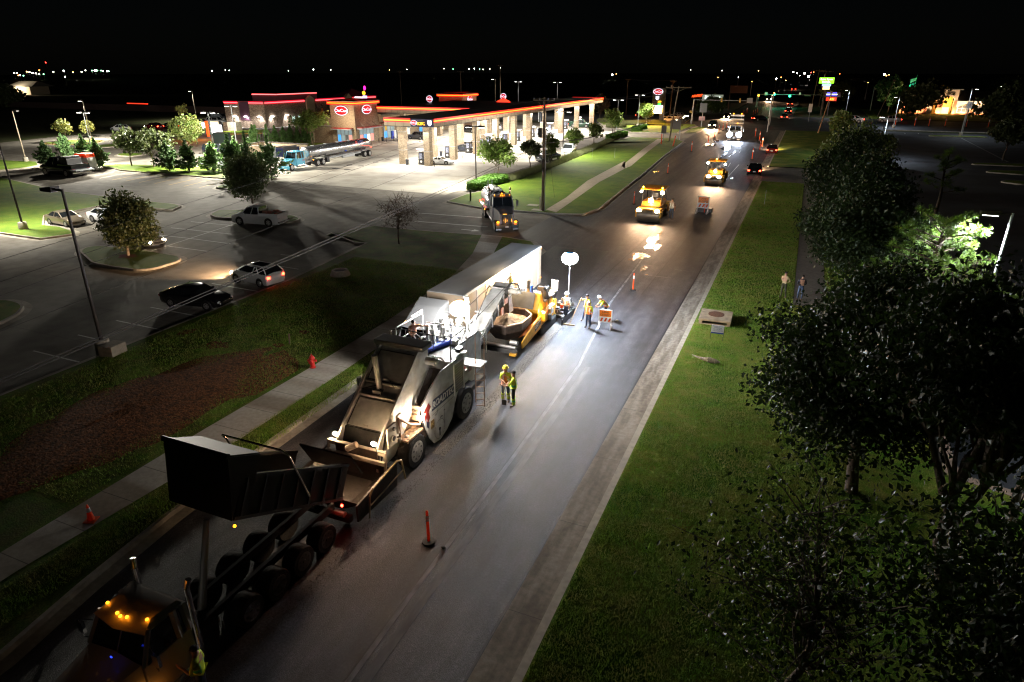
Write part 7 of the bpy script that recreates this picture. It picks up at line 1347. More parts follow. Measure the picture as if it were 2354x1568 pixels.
# work lamps
wl = glow('work_lamp', (1, .66, .36), 160)
for i, (x, y, z, tx, ty) in enumerate([(-15.03, 17.6, 1.95, -22.5, 21.5), (-12.92, 17.15, 2.25, -13.8, 13.0), (-12.52, 19.85, 2.02, -12.5, 17.0)]):
    MB().sph((x, y, z), (.11, .07, .09), 10, 6).build('work_lamp', wl, tv, world=True); MB().cyl((x, y + .05, z - .05), (x + (.02 if i else 0), y + .15, z - .5), .015, n=6).build('lamp_stalk', dsteel, tv, world=True)
    lamp('SPOT', (x, y - .08, z), [620, 220, 60][i], (1, .66, .42), .06, target=(tx, ty, .2), spot=[84, 150, 150][i], blend=.9, name='work_lamp_light')
lamp('POINT', (-12.72, 17.05, 2.35), 14, (1, .62, .36), .08, name='work_lamp_spill'); lamp('POINT', (-12.30, 19.80, 2.05), 42, (1, .86, .72), .08, name='work_lamp_spill')
lamp('SPOT', (-12.0, 16.8, 2.3), 50, (1, .55, .34), .1, target=(-9.0, 11.5, 0), spot=120, blend=1, name='work_lamp_spill')
# deck furniture
rail = mat('rail_white', (.66, .66, .62), .4); b = MB()
b.tube([(-15.45, 25.2, 4.35), (-15.5, 22.95, 4.38)], .028, 6); b.tube([(-15.5, 22.95, 3.2), (-15.5, 22.95, 4.38)], .03, 6); b.tube([(-15.45, 25.2, 3.2), (-15.45, 25.2, 4.5), (-15.45, 24.2, 4.5)], .03, 6); b.tube([(-15.5, 22.95, 3.75), (-15.45, 25.2, 3.75)], .022, 6); b.build('side_rail', rail, tv, world=True)
b = MB(); b.tube([(-15.5, 22.95, 4.38), (-12.75, 22.95, 4.28)], .026, 6); b.tube([(-12.75, 22.95, 3.2), (-12.75, 22.95, 4.28)], .03, 6); b.tube([(-15.0, 22.95, 4.36), (-15.0, 22.95, 3.72), (-14.9, 22.95, 3.62), (-13.75, 22.95, 3.58), (-13.6, 22.95, 3.68), (-13.6, 22.95, 4.31)], .022, 6); b.build('front_rail', mat('rail_dark', (.07, .07, .065), .35, .6), tv, world=True)
b = MB(); b.tube([(-12.75, 22.95, 4.28), (-12.72, 24.4, 4.30), (-12.72, 24.4, 3.2)], .028, 6); b.tube([(-12.75, 23.0, 3.7), (-12.72, 24.4, 3.75), (-12.4, 25.0, 3.9), (-12.25, 25.5, 3.9), (-12.25, 25.5, 2.7)], .024, 6); b.build('near_rail', rail, tv, world=True)
b = MB(); [b.tube([(-12.38, 24.55, .32 + i * .33), (-12.02, 24.75, .32 + i * .33)], .022, 6) for i in range(7)]; b.tube([(-12.38, 24.55, .5), (-12.38, 24.6, 2.5), (-12.42, 24.7, 3.9)], .024, 6); b.tube([(-12.02, 24.75, .25), (-12.02, 24.75, 2.5), (-12.06, 24.9, 3.7), (-12.3, 24.95, 3.95)], .024, 6); b.build('ladder', mat('ladder_peach', (.62, .42, .32), .5), tv, world=True)
Bx('step_platform', steel, (-13.2, -12.02, 24.35, 25.1, 2.40, 2.48), bev=.01)
MB().cyl((-14.35, 22.95, 3.32), (-13.75, 24.8, 3.32), .15, n=16).build('blue_tube', bluem, tv, world=True, smooth=40)
Bx('water_cooler', orange, (-14.95, -14.6, 23.1, 23.5, 3.55, 3.75), bev=.04); Bx('console', black, (-15.3, -14.75, 23.05, 23.5, 3.2, 3.75), bev=.03); Bx('cool_box', mat('cool_box', (.25, .38, .42), .5), (-14.7, -14.25, 23.1, 23.55, 3.2, 3.62), bev=.03); Bx('lunch_box', black, (-12.95, -12.7, 23.7, 24.1, 3.3, 3.5), bev=.03)
whiteish = mat('deck_machinery', (.33, .33, .32), .45, var=.2, vscale=5); b = MB(); r_ = random.Random(9)
for k in range(26): x, y, z = r_.uniform(-15.2, -13.6), r_.uniform(24.3, 26.8), 3.2; w1, w2, h_ = r_.uniform(.06, .3), r_.uniform(.06, .3), r_.uniform(.1, .75); (b.box(x, x + w1, y, y + w2, z, z + h_) if k % 3 else b.cyl((x, y, z), (x, y, z + h_), w1 * .45, n=10))
b.build('deck_machinery', whiteish, tv, world=True, bevel=.01); b = MB()
for k in range(9): x, y = r_.uniform(-15.1, -13), r_.uniform(24.4, 27); b.tube([(x, y, 3.3), (x + r_.uniform(-.3, .3), y + .2, 3.9 + r_.random() * .3), (x + r_.uniform(-.5, .5), y + .5, 3.4)], .022, 5)
b.tube([(-14.4, 23.9, 3.2), (-14.4, 23.9, 4.1), (-14.1, 23.9, 4.1), (-14.1, 23.9, 3.2)], .03, 6); b.tube([(-14.9, 24.6, 4.15), (-13.2, 24.9, 4.1)], .035, 6); b.build('deck_hose', rail, tv, world=True)
# discharge conveyor reaching to the paver
MB().prism([(26.9, 1.50), (28.3, 2.06), (31.9, 3.72), (32.45, 3.90), (32.75, 3.75), (32.6, 3.30), (31.9, 3.15), (28.4, 1.55), (27.0, .95)], -14.92, -14.02, 'x').build('conveyor', steel, tv, world=True, bevel=.015)
b = MB(); pth = [(-14.0, 27.2, 1.25), (-14.0, 32.3, 3.6)]
for dx, dz, r_1 in ((0, 0, .05), (.03, .13, .03), (.02, -.15, .035), (.06, .25, .018), (.05, .05, .02)): b.tube([(pth[0][0] + dx, pth[0][1], pth[0][2] + dz), (pth[1][0] + dx, pth[1][1], pth[1][2] + dz)], r_1, 6)
for k in range(7): f = k / 6; b.box(-14.0, -13.9, 27.4 + 4.7 * f, 27.5 + 4.7 * f, 1.1 + 2.2 * f, 1.75 + 2.2 * f)
b.build('conveyor_truss', mat('truss_grey', (.28, .28, .28), .4, .3), tv, world=True); b = MB(); b.tube([(-14.95, 31.7, 3.9), (-14.3, 29.0, 3.3), (-14.1, 27.6, 2.6)], .02, 5); b.tube([(-14.0, 31.7, 3.9), (-14.5, 29.0, 2.9), (-14.2, 27.4, 3.0)], .02, 5); b.tube([(-14.95, 31.8, 3.85), (-15.3, 29.5, 3.2), (-15.2, 27.3, 3.0)], .02, 5); b.build('hose', black, tv, world=True)
b = MB(); [b.cyl((-15.0, y, z), (-13.95, y, z), .05, n=8) for y, z in ((31.75, 3.78), (29.9, 2.92))]; b.build('cross_bar', steel, tv, world=True)
b = MB(); b.cyl((-14.0, 32.2, 3.55), (-13.45, 32.2, 3.55), .17, n=14); b.cyl((-13.45, 32.2, 3.55), (-13.25, 32.2, 3.55), .11, n=10); b.cyl((-14.02, 32.25, 3.55), (-13.9, 32.25, 3.55), .30, n=16); b.build('drive_motor', mat('motor_pale', (.55, .52, .45), .45), tv, world=True, smooth=40)
MB().tube([(-14.0, 31.6, 3.7), (-13.8, 32.0, 4.05), (-13.5, 32.3, 3.95), (-13.35, 32.3, 3.6)], .05, 8).build('hose', dsteel, tv, world=True)
b = MB(); b.loft([[(-14.45, 32.3, 3.15), (-14.05, 32.3, 3.15), (-14.05, 32.65, 3.15), (-14.45, 32.65, 3.15)], [(-14.6, 32.15, 2.2), (-13.95, 32.15, 2.2), (-13.95, 32.75, 2.2), (-14.6, 32.75, 2.2)]]); b.build('chute', mat('chute_brown', (.16, .10, .07), .6, var=.3, vscale=4), tv, world=True)
Bx('rusty_bracket', mat('salmon', (.5, .2, .12), .6), (-13.98, -13.85, 31.4, 31.7, 3.0, 3.3), (-13.98, -13.85, 30.9, 31.2, 2.5, 2.9))
balloon('', -13.95, 26.15, 4.42, .46, 300, (1, .93, .80), 3.2, orange, par=None) if False else None
bt = MB(); bt.sph((-13.95, 26.15, 4.45), (.47, .47, .38), 20, 12); bt.build('balloon_lamp', glow('balloon_a', (1, .96, .92), 240, True), tv, world=True, smooth=80); MB().cyl((-13.9, 26.1, 3.2), (-13.95, 26.15, 4.1), .03, n=8).build('balloon_mast', galv, tv, world=True)
MB().lathe([(.25, .33), (.15, .38), (.06, .41)], (-13.95, 26.15, 4.45), 16).build('balloon_cap', orange, tv, world=True)

# ---------------------------------------------------------------- paver
pv = thing('asphalt_paver', 'yellow asphalt paver with a black octagonal hopper full of hot mix', 'paver', (-14.1, 34, 0))
def Px(name, m, *boxes, bev=0.0):
    b = MB(); [b.box(*q) for q in boxes]; return b.build(name, m, pv, world=True, bevel=bev)
oc = [(-14.75, 31.15), (-13.75, 31.15), (-13.12, 32.1), (-13.12, 33.6), (-13.8, 34.3), (-14.9, 34.3), (-15.4, 33.5), (-15.4, 32.1)]; cx_, cy2 = -14.2, 32.8
def sc_(k, z): return [((x - cx_) * k + cx_, (y - cy2) * k + cy2, z) for x, y in oc]
b = MB(); b.loft([sc_(.70, .75), sc_(.98, 1.28), sc_(1.0, 1.75), sc_(.96, 1.75), sc_(.93, 1.35)], cap=False); b.build('hopper_insert', catdark, pv, world=True)
b = MB(); b.loft([sc_(1.012, 1.71), sc_(1.012, 1.79), sc_(.955, 1.79), sc_(.955, 1.71)], cap=False); b.build('hopper_rim', mat('worn_edge', (.22, .16, .12), .5), pv, world=True)
b = MB(); n = 24; rings = []; r_ = random.Random(2)
for j, (k, z) in enumerate(((.95, 1.42), (.75, 1.50), (.5, 1.66), (.28, 1.86), (.1, 2.0))): rings.append([(cx_ + 1.12 * k * math.cos(2 * math.pi * i / n) - .05, cy2 + 1.5 * k * math.sin(2 * math.pi * i / n) - .15 * (1 - k), z + r_.uniform(-.015, .015)) for i in range(n)])
b.loft(rings); b.build('asphalt_heap', mat('mix_brown', (.085, .048, .034), .55, var=.5, vscale=40, bump=1.0, bscale=45), pv, world=True)
MB().prism([(31.6, .38), (32.35, .40), (34.6, .62), (34.6, 1.42), (34.2, 1.42), (32.3, .98), (31.6, .80)], -12.98, -12.90, 'x').build('hopper_wing', catyel, pv, world=True, bevel=.01); MB().prism([(31.8, .4), (34.5, .5), (34.5, 1.3), (32.2, 1.0)], -15.7, -15.6, 'x').build('hopper_wing', catyel, pv, world=True)
MB().add([(-12.98, 32.3, .98), (-12.98, 34.3, 1.42), (-13.45, 34.3, .9), (-13.45, 32.3, .7)], [(0, 1, 2, 3)]).build('wing_inner', mat('stained_orange', (.55, .17, .03), .6, var=.4, vscale=3), pv, world=True)
MB().prism([(33.55, .72), (34.5, .90), (34.5, 1.32), (33.55, 1.12)], -12.898, -12.888, 'x').build('badge', mat('badge_black', (.02, .02, .02), .4), pv, world=True); text('CAT', .27, 'lettering', mat('letter_cream', (.75, .70, .60), .5), pv, (1.215, -.18, .99), (0, 1, .18), (0, -.18, 1), .003, bold=.008); text('AP1055F', .10, 'lettering', MATS['letter_cream'], pv, (1.215, .25, 1.14), (0, 1, .18), (0, -.18, 1), .003)
Px('push_bar', dsteel, (-15.5, -12.95, 30.75, 30.95, .35, .62)); b = MB(); b.cyl((-15.4, 30.85, .72), (-13.0, 30.85, .72), .10, n=12); b.cyl((-13.4, 31.0, .95), (-12.95, 31.0, .95), .13, n=12); b.build('push_roller', mat('roller_bright', (.42, .40, .38), .35, .6), pv, world=True, smooth=40); Px('yellow_coupling', catyel, (-13.3, -12.9, 30.6, 30.85, .28, .42), bev=.02)
MB().prism([(34.3, .45), (37.6, .45), (37.6, 1.5), (36.9, 1.7), (36.6, 2.05), (35.2, 2.05), (34.9, 2.65), (34.75, 2.7), (34.3, 1.8)], -15.3, -13.0, 'x').build('tractor_body', catyel, pv, world=True, bevel=.03)
MB().prism([(34.27, 1.82), (34.72, 2.73), (34.78, 2.70), (34.33, 1.79)], -14.95, -13.35, 'x').build('hood_panel', mat('hood_black', (.05, .052, .055), .5, var=.2, vscale=3), pv, world=True)
Px('side_cover', catyel, (-13.0, -12.72, 34.7, 36.6, .95, 1.55), bev=.04); Px('deck_plate', mat('deck_cream', (.5, .42, .25), .6, var=.3, vscale=6), (-13.0, -12.74, 34.75, 36.5, 1.56, 1.60)); Px('operator_floor', dsteel, (-15.3, -12.9, 35.2, 36.9, 2.06, 2.12)); Px('track', rubber, (-13.25, -12.85, 34.6, 37.3, .02, .62), (-15.45, -15.05, 34.6, 37.3, .02, .62), bev=.15)
text('PC', .26, 'lettering', black, pv, (1.385, 2.0, 1.28), (0, 1, 0), (0, 0, 1), .003); Px('cat_plate', reflw, (-12.72, -12.715, 35.8, 36.2, 1.1, 1.45))
Px('console', mat('console_black', (.03, .03, .032), .4), (-13.3, -12.95, 35.5, 35.9, 2.12, 2.85), (-13.45, -13.0, 35.3, 35.55, 2.7, 2.95), (-15.2, -14.85, 35.5, 35.9, 2.12, 2.85), bev=.03)
seatm = mat('seat_grey', (.32, .32, .33), .6); b = MB(); b.box(-13.05, -12.6, 36.2, 36.65, 2.35, 2.48); b.box(-13.05, -12.6, 36.62, 36.75, 2.45, 3.05); b.box(-15.15, -14.7, 36.2, 36.65, 2.35, 2.48); b.box(-15.15, -14.7, 36.62, 36.75, 2.45, 3.05); b.build('seat', seatm, pv, world=True, bevel=.05)
Px('exhaust', black, (-14.0, -13.85, 35.0, 35.15, 2.1, 3.35)); MB().cyl((-13.85, 35.35, 2.1), (-13.85, 35.35, 2.95), .09, n=12).build('blue_cup_tube', bluem, pv, world=True, smooth=40); MB().lathe([(.13, 0), (.16, .22), (.12, .25)], (-13.55, 35.5, 2.15), 14).build('blue_jug', bluem, pv, world=True)
b = MB(); [b.tube(p, .022, 5) for p in ([(-13.0, 35.2, 2.1), (-12.95, 35.0, 2.9), (-13.0, 35.6, 3.1)], [(-12.85, 35.7, 1.6), (-12.8, 35.6, 2.9), (-12.85, 36.3, 2.6)], [(-12.7, 35.9, 1.7), (-12.65, 36.9, 2.6)], [(-15.2, 35.1, 2.1), (-15.2, 35.1, 3.0), (-15.2, 36.2, 3.0)])]; b.build('hand_rail', black, pv, world=True)
b = MB(); [b.cyl((-12.68, 34.9 + i * .75, 1.5), (-12.68, 34.9 + i * .75, 2.15), .03, n=6) for i in range(2)]; b.build('marker_rod', orange, pv, world=True)
MB().cyl((-12.68, 35.35, .95), (-12.68, 35.35, 1.25), .16, n=14).build('bucket', black, pv, world=True)
# screed across the back
Px('screed', mat('screed_steel', (.11, .10, .10), .5, var=.35, vscale=5), (-17.2, -12.4, 38.4, 39.1, .04, .55), (-16.9, -12.7, 38.1, 38.4, .1, .4), bev=.02); Px('screed_walkway', dsteel, (-17.2, -12.3, 39.1, 39.5, .22, .30)); Px('end_gate', dsteel, (-12.4, -12.32, 36.9, 39.4, .02, .42)); Px('auger', dsteel, (-17.0, -12.5, 37.7, 37.9, .15, .35)); MB().cyl((-12.5, 37.2, .42), (-12.3, 37.2, .42), .2, n=12).build('ski_wheel', dsteel, pv, world=True)
b = MB(); [b.tube(p, .035, 6) for p in ([(-13.0, 36.0, 1.2), (-12.8, 38.5, .7)], [(-15.3, 36, 1.2), (-15.5, 38.5, .7)], [(-12.6, 38.3, .5), (-12.6, 38.3, 1.25)], [(-12.9, 38.9, .5), (-12.9, 38.9, 1.2), (-12.4, 38.9, 1.2), (-12.4, 38.9, .5)])]; b.build('tow_arm', chrome, pv, world=True)
b = MB(); r_ = random.Random(5)
for k in range(16): x, y, z = r_.uniform(-13.1, -12.45), r_.uniform(37.2, 39.0), r_.uniform(.55, 1.15); b.box(x, x + r_.uniform(.08, .25), y, y + r_.uniform(.08, .3), z, z + r_.uniform(.06, .25))
b.build('screed_controls', mat('oily_metal', (.10, .085, .075), .35, .5, var=.5, vscale=9), pv, world=True, bevel=.01)
Px('orange_box', orange, (-12.7, -12.55, 37.5, 37.7, .95, 1.15)); MB().sph((-12.75, 34.55, 1.62), (.07, .05, .05), 8, 5).build('work_lamp', wl, pv, world=True); lamp('POINT', (-12.72, 34.4, 1.75), 40, (1, .7, .4), .06, name='paver_lamp')
balloon('round white balloon light with a blue cap on its mast over the paver screed', -12.5, 38.5, 4.0, .52, 560, (.72, .84, 1.0), .5, mat('cap_blue', (.02, .18, .5), .4))
balloon('drum-shaped warm balloon light over the paver operator', -14.45, 35.1, 3.72, .36, 420, (1, .72, .42), 2.1, None, drum=True)

# ---------------------------------------------------------------- rollers
yl = mat('roller_yellow', (.60, .30, .02), .5, var=.15, vscale=3)
def roller(lab, x, y, s, lights, top_amber, drumv=1):
    t = thing('road_roller', lab, 'road roller', (x, y, 0), 0, 'road rollers behind the paver'); t.scale = (s, s, s)
    for yy in (0, 3.4):
        MB().cyl((-.92, yy, .58), (.92, yy, .58), .58, n=32).build('drum', mat('drum_steel', (.20, .16, .12), .38, .6, var=.2, vscale=6, stretch=(.3, 1, 1)), t, smooth=40)
        b = MB(); b.box(-1.08, -.94, yy - .45, yy + .45, .42, .98); b.box(.94, 1.08, yy - .45, yy + .45, .42, .98); b.box(-1.05, 1.05, yy - .5, yy + .5, 1.0, 1.18) if yy else b.box(-1.0, 1.0, yy - .42, yy + .55, 1.02, 1.15); b.build('drum_yoke', yl, t, bevel=.03)
    MB().prism([(.35, .62), (3.1, .62), (3.1, 1.25), (2.9, 1.55), (.65, 1.55), (.35, 1.25)], -.80, .80, 'x').build('body', yl, t, bevel=.04); MB().box(-.85, .85, .5, 3.0, 1.18, 1.3).build('tank', yl, t, bevel=.03)
    b = MB()
    for sx in (-.82, .82):
        for yy in (.85, 2.7): b.tube([(sx, yy, 1.5), (sx, yy, 2.52)], .045, 6)
    b.box(-.05, .05, .8, .86, 1.5, 2.5) if drumv else None; b.build('roll_post', black, t)
    MB().box(-.98, .98, .62, 2.9, 2.52, 2.62).build('roof', yl, t, bevel=.03); MB().box(-.25, .25, 1.7, 2.15, 1.5, 1.65).build('seat', black, t, bevel=.05); MB().box(-.25, .25, 2.15, 2.25, 1.6, 2.1).build('seat_back', black, t, bevel=.04); MB().cyl((0, 1.25, 1.5), (0, 1.1, 1.9), .04, n=6).build('steering_column', black, t)
    hm = glow('roller_lamp', (1, .80, .52), 60)
    for lx, ly, lz, W_, k in lights:
        MB().sph((lx, ly, lz), (.155 * k, .08, .14 * k), 10, 6).build('work_lamp', hm, t)
        if W_: lamp('SPOT', (lx, ly - .12, lz), W_, (1, .60, .34), .1, parent=t, target=(lx * 1.3, ly - 8, -.2), spot=140, blend=.9, name='roller_light')
    for ax_, az in top_amber: MB().sph((ax_, .7, az), (.06, .06, .08), 8, 6).build('beacon', glow('beacon_amber', (1, .36, .01), 60), t); lamp('POINT', (ax_, .45, az + .1), 22, (1, .32, .02), .06, parent=t, name='beacon_glow')
    return t
roller('yellow double drum road roller, nearer one, with five blazing lamps and two amber beacons', -14.0, 69.9, 1.28, [(-.78, -.42, .98, 420, 1.25), (.72, -.42, .95, 520, 1.4), (0, .32, 1.72, 300, 1.4), (-.92, .6, 2.36, 160, .7), (.85, .6, 2.36, 220, 1.0)], [(-.78, 2.72), (-.78, 2.55), (.82, 2.72), (.82, 2.55)])
roller('yellow road roller, farther one, with one amber beacon in the middle of its roof', -10.75, 97.4, 1.26, [(-.55, -.42, .98, 560, 1.5), (.55, -.42, .98, 560, 1.5), (0, .32, 1.55, 400, 1.0), (-.92, .6, 2.36, 120, .8), (.95, .6, 2.30, 120, .8)], [(0, 2.8)])

# work truck with blinding lights and a rack of boards
bt_ = thing('lit_work_truck', 'work truck with blinding blue-white headlights under a rack of striped boards', 'truck', (0, 0, 0))
truck_cab(bt_, 0, 0, 0, 1.1, cw, hood=1.6, zr=2.6, roofl=1.3, hoodz=1.6, stacks=0, marker=False, lit=False)
for sx in (-1, 1): MB().sph((sx * .85, -.2, 1.15), (.5, .18, .42), 12, 8).build('flood_lamp', glow('flood_white', (.72, .82, 1), 40), bt_); lamp('SPOT', (sx * .85, -.5, 1.2), 1500, (.7, .8, 1), .2, parent=bt_, target=(sx * 1.0, -12, 0), spot=120, blend=.9, name='flood_light')
b = MB(); [b.box(-1.2, 1.2, 3.7, 3.75, z, z + .28) for z in (2.7, 3.4, 4.1)]; b.build('striped_board', mat('board_pale', (.45, .47, .45), .5), bt_); b = MB(); b.box(-.75, -.7, 3.75, 3.8, 1, 4.5); b.box(.7, .75, 3.75, 3.8, 1, 4.5); b.build('board_post', galv, bt_)
for x in (-.72, .72, .2): MB().sph((x, 3.7, 4.55 if abs(x) > .5 else 2.85), .11, 8, 5).build('board_lamp', amber, bt_)
MB().box(-1.1, 1.1, 3.8, 8.5, 1.0, 1.25).build('flat_bed', dsteel, bt_)
for y in (6.2, 7.4):
    for sx in (-1, 1): wheel_w(bt_, sx * 1.1, y, .5, .4, sx)
bt_.location = (-14.9, 165, 0); bt_.rotation_euler = (0, 0, R(2)); bt_.scale = (1.25,) * 3

# silver water tank truck at the lot entrance
wt = thing('tank_truck', 'silver tank truck with orange running lights driving out of the lot', 'tank truck', (0, 0, 0))
tgm = mat('truck_grey', (.26, .25, .26), .3, .3, coat=.5)
truck_cab(wt, 0, -.62, 0, 1.0, tgm, hood=1.85, zr=2.85, roofl=1.2, hoodz=1.85, hw=.82, headlit=True)
def tank(t, y0, y1, rx, rz, zc, m, name='tank', x=0.0, n=28, seams=4):
    b = MB(); rings = []
    for y, k in ((y0, .55), (y0 + .05, .85), (y0 + .22, 1.0), (y1 - .22, 1.0), (y1 - .05, .85), (y1, .55)): rings.append([(x + rx * k * math.cos(2 * math.pi * i / n), y, zc + rz * k * math.sin(2 * math.pi * i / n)) for i in range(n)])
    b.loft(rings); b.build(name, m, t, world=True, smooth=50)
    for k in range(seams): y = y0 + .3 + (y1 - y0 - .6) * k / max(1, seams - 1); MB().loft([[(x + (rx + .012) * math.cos(2 * math.pi * i / n), yy, zc + (rz + .012) * math.sin(2 * math.pi * i / n)) for i in range(n)] for yy in (y - .03, y + .03)], cap=False).build('tank_band', m, t, world=True, smooth=50)
tank(wt, 2.95, 8.0, 1.12, .98, 1.95, alu); b = MB(); b.box(-.98, .98, 2.6, 8.2, .62, .85); b.box(-1.15, -.85, 5.2, 8.2, 1.05, 1.15); b.box(.85, 1.15, 5.2, 8.2, 1.05, 1.15); b.build('frame', alu, wt)
b = MB(); b.box(-.9, -.75, 3.4, 6.8, 2.72, 2.92); b.box(-.4, .35, 4.0, 5.2, 2.93, 3.05); b.box(-.35, -.28, 4.0, 5.2, 3.05, 3.14); b.box(.25, .32, 4.0, 5.2, 3.05, 3.14); b.build('top_walkway', galv, wt); b = MB(); b.tube([(-.6, 3.4, 2.9), (-.3, 3.1, 3.1), (-.1, 3.3, 3.2), (.05, 3.4, 3.0)], .05, 6); b.tube([(-.6, 6.8, 2.9), (-.55, 6.8, 3.5), (-.45, 7.0, 3.5), (-.4, 7.2, 2.9)], .03, 6); b.tube([(-.2, 6.8, 2.9), (-.15, 6.8, 3.5), (-.05, 7.0, 3.5), (0, 7.2, 2.9)], .03, 6); b.build('top_pipe', galv, wt)
for y in (0.0, 6.0, 7.25):
    for sx in (-1, 1): wheel_w(wt, sx * 1.08, y, .5, .30 if y < 1 else .5, sx)
for sx in (-1, 1): MB().sph((sx * 1.13, 5.3, 1.0), (.05, .07, .07), 8, 5).build('side_marker', amber, wt)
MB().box(-.05, .05, 2.0, 2.1, 2.95, 3.05).build('roof_beacon', ambers, wt); MB().sph((-1.15, 8.0, 1.35), (.06, .06, .1), 8, 5).build('tail_light', taill, wt)
MB().loft([[(-.5, 1.75, 2.9), (-.35, 1.75, 2.9), (-.35, 1.75, 3.05), (-.5, 1.75, 3.05)], [(-.5, 2.05, 2.9), (-.35, 2.05, 2.9), (-.35, 2.05, 3.0), (-.5, 2.05, 3.0)]]).build('horn', chrome, wt)
wt.location = (-26.35, 59.9, 0); wt.rotation_euler = (0, 0, R(34)); wt.scale = (1.12,) * 3; lamp('POINT', (0, -1.4, .9), 6, (1, .38, .05), .2, parent=wt, name='running_glow')

# blue semi with long polished tank trailer at the station
tk = thing('tanker_semi', 'sky blue semi with a long polished tank trailer parked by the shop', 'tank truck', (-76.6, 95, 0))
sky_b = mat('truck_sky_blue', (.10, .42, .62), .35, coat=.4)
truck_cab(tk, -76.6, 85.0, 0, 1.12, sky_b, hood=1.7, zr=2.85, roofl=1.7, hoodz=1.7, stacks=0, lit=False, bumper=sky_b)
for sx in (-1, 1): rootbox(tk, MB().sph((-76.6 + sx * 1.05, 85.5, 1.0), (.08, .12, .1), 8, 5), 'turn_light', amber)
for y in (85.65, 92.2, 93.6, 105.9, 107.4):
    for sx in (-1, 1): wheel_w(tk, -76.6 + sx * 1.2, y, .54, .34 if y < 86 else .6, sx)
tank(tk, 90.3, 108.0, 1.12, 1.0, 2.25, alu, x=-76.6, seams=7); b = MB(); b.box(-77.0, -76.2, 89, 95.0, .75, .95); b.box(-77.3, -75.9, 95, 107.5, 1.0, 1.2); rootbox(tk, b, 'frame', alu)
b = MB(); b.tube([(-75.5, 94.5, 1.0), (-75.5, 104.5, .95)], .10, 8); b.box(-75.7, -75.35, 99, 102.5, .6, 1.15); rootbox(tk, b, 'hose_tube', galv); rootbox(tk, MB().box(-75.8, -75.3, 94.4, 95.1, .35, 1.3), 'mud_flap', black)
b = MB()
for x in (-76.95, -76.55): b.tube([(x, 90.1, 1.2), (x, 90.1, 3.25)], .03, 5)
for k in range(6): b.tube([(-76.95, 90.1, 1.4 + k * .33), (-76.55, 90.1, 1.4 + k * .33)], .02, 5)
rootbox(tk, b, 'tank_ladder', reflw); b = MB(); [b.lathe([(.25, 0), (.25, .12), (.1, .15)], (-76.6, 92.5 + k * 3.4, 3.2), 12) for k in range(4)]; rootbox(tk, b, 'tank_hatch', galv)
navy_ink = mat('ink_navy', (.02, .03, .16), .5); text('UPT', .95, 'lettering', navy_ink, tk, (1.10, 9.9, 2.75), (0, 1, 0), (-.42, 0, 1), .004, bold=.02); text('UPT', .3, 'lettering', redm, tk, (1.14, -6.4, 1.35), (0, 1, 0), (0, 0, 1), .004)
b = MB(); [b.box(-75.47 - .03 * i, -75.42 - .03 * i, 103.0 + .12 * i, 103.75, 2.62 + .17 * i, 2.70 + .17 * i) for i in range(3)]; rootbox(tk, b, 'logo_stripe', redm); rootbox(tk, MB().box(-75.62, -75.55, 100.0, 100.5, 1.6, 1.8), 'blue_label', bluem)
rootbox(tk, MB().sph((-75.5, 108.0, 1.6), .07, 8, 5), 'tail_light', taill); rootbox(tk, MB().sph((-75.45, 91.0, 1.15), .08, 8, 5), 'side_marker', amber)
b = MB(); b.add([(-75.45, 87.2, .9), (-74.45, 86.6, .9), (-74.45, 86.6, 2.5), (-75.45, 87.2, 2.5)], [(0, 1, 2, 3)])
rootbox(tk, MB(Matrix.Translation((-77.75, 87.0, 0)) @ Matrix.Rotation(R(-140), 4, 'Z')).box(0, .06, 0, 1.0, .8, 2.6), 'open_door', sky_b)

# dark service truck on the far left lot
sv = car('dark service pickup with a black tool body and an orange machine behind it', -104.6, 67.9, R(88), 'pickup', cbk, s=1.42, group=None, name='service_truck'); tbm = mat('tool_body', (.02, .02, .022), .5)
b = MB(); b.box(-.95, .95, -2.3, -.75, 1.2, 1.35); b.prism([(-2.1, 1.3), (-.8, 1.3), (-.85, 1.95), (-1.1, 2.1), (-1.9, 2.1), (-2.1, 1.9)], -.8, .8, 'x'); b.build('tool_body', tbm, sv, bevel=.04); MB().box(-1.0, 1.0, -3.6, -2.6, .75, .85).build('tail_shelf', galv, sv)
og = thing('orange_machine', 'small orange and white machine standing behind the dark service truck', 'machine', (-106.0, 72.6, 0), .1); MB().box(-1.3, 1.3, -.8, .8, .3, 2.2).build('body', mat('machine_pale', (.4, .4, .38), .5), og, bevel=.05); MB().prism([(-1.35, 2.2), (1.35, 2.2), (1.1, 2.75), (-1.1, 2.75)], -.85, .85, 'y').build('hood', orange, og, bevel=.05)
for sx in (-1, 1): wheel(og, sx * 1.3, 0, .35, .2, None, sx)
# plastic bollard and bike racks near the strip end
x, y = gA(1755, 1090); tag(MB().box(x - .25, x + .25, y - .25, y + .25, .15, 1.5).build('concrete_post', conc), 'grey square post at the end of the grass strip', 'post')
for i in range(2): xx = x + .9 + i * .6; tag(MB().tube([(xx, y - .3, .1), (xx, y - .3, .9), (xx, y, 1.15), (xx, y + .3, .9), (xx, y + .3, .1)], .04, 6).build('bike_hoop', black), ['bike hoop nearest the grey square post', 'bike hoop second from the grey square post'][i], 'bike rack', 'bike hoops at the strip end')
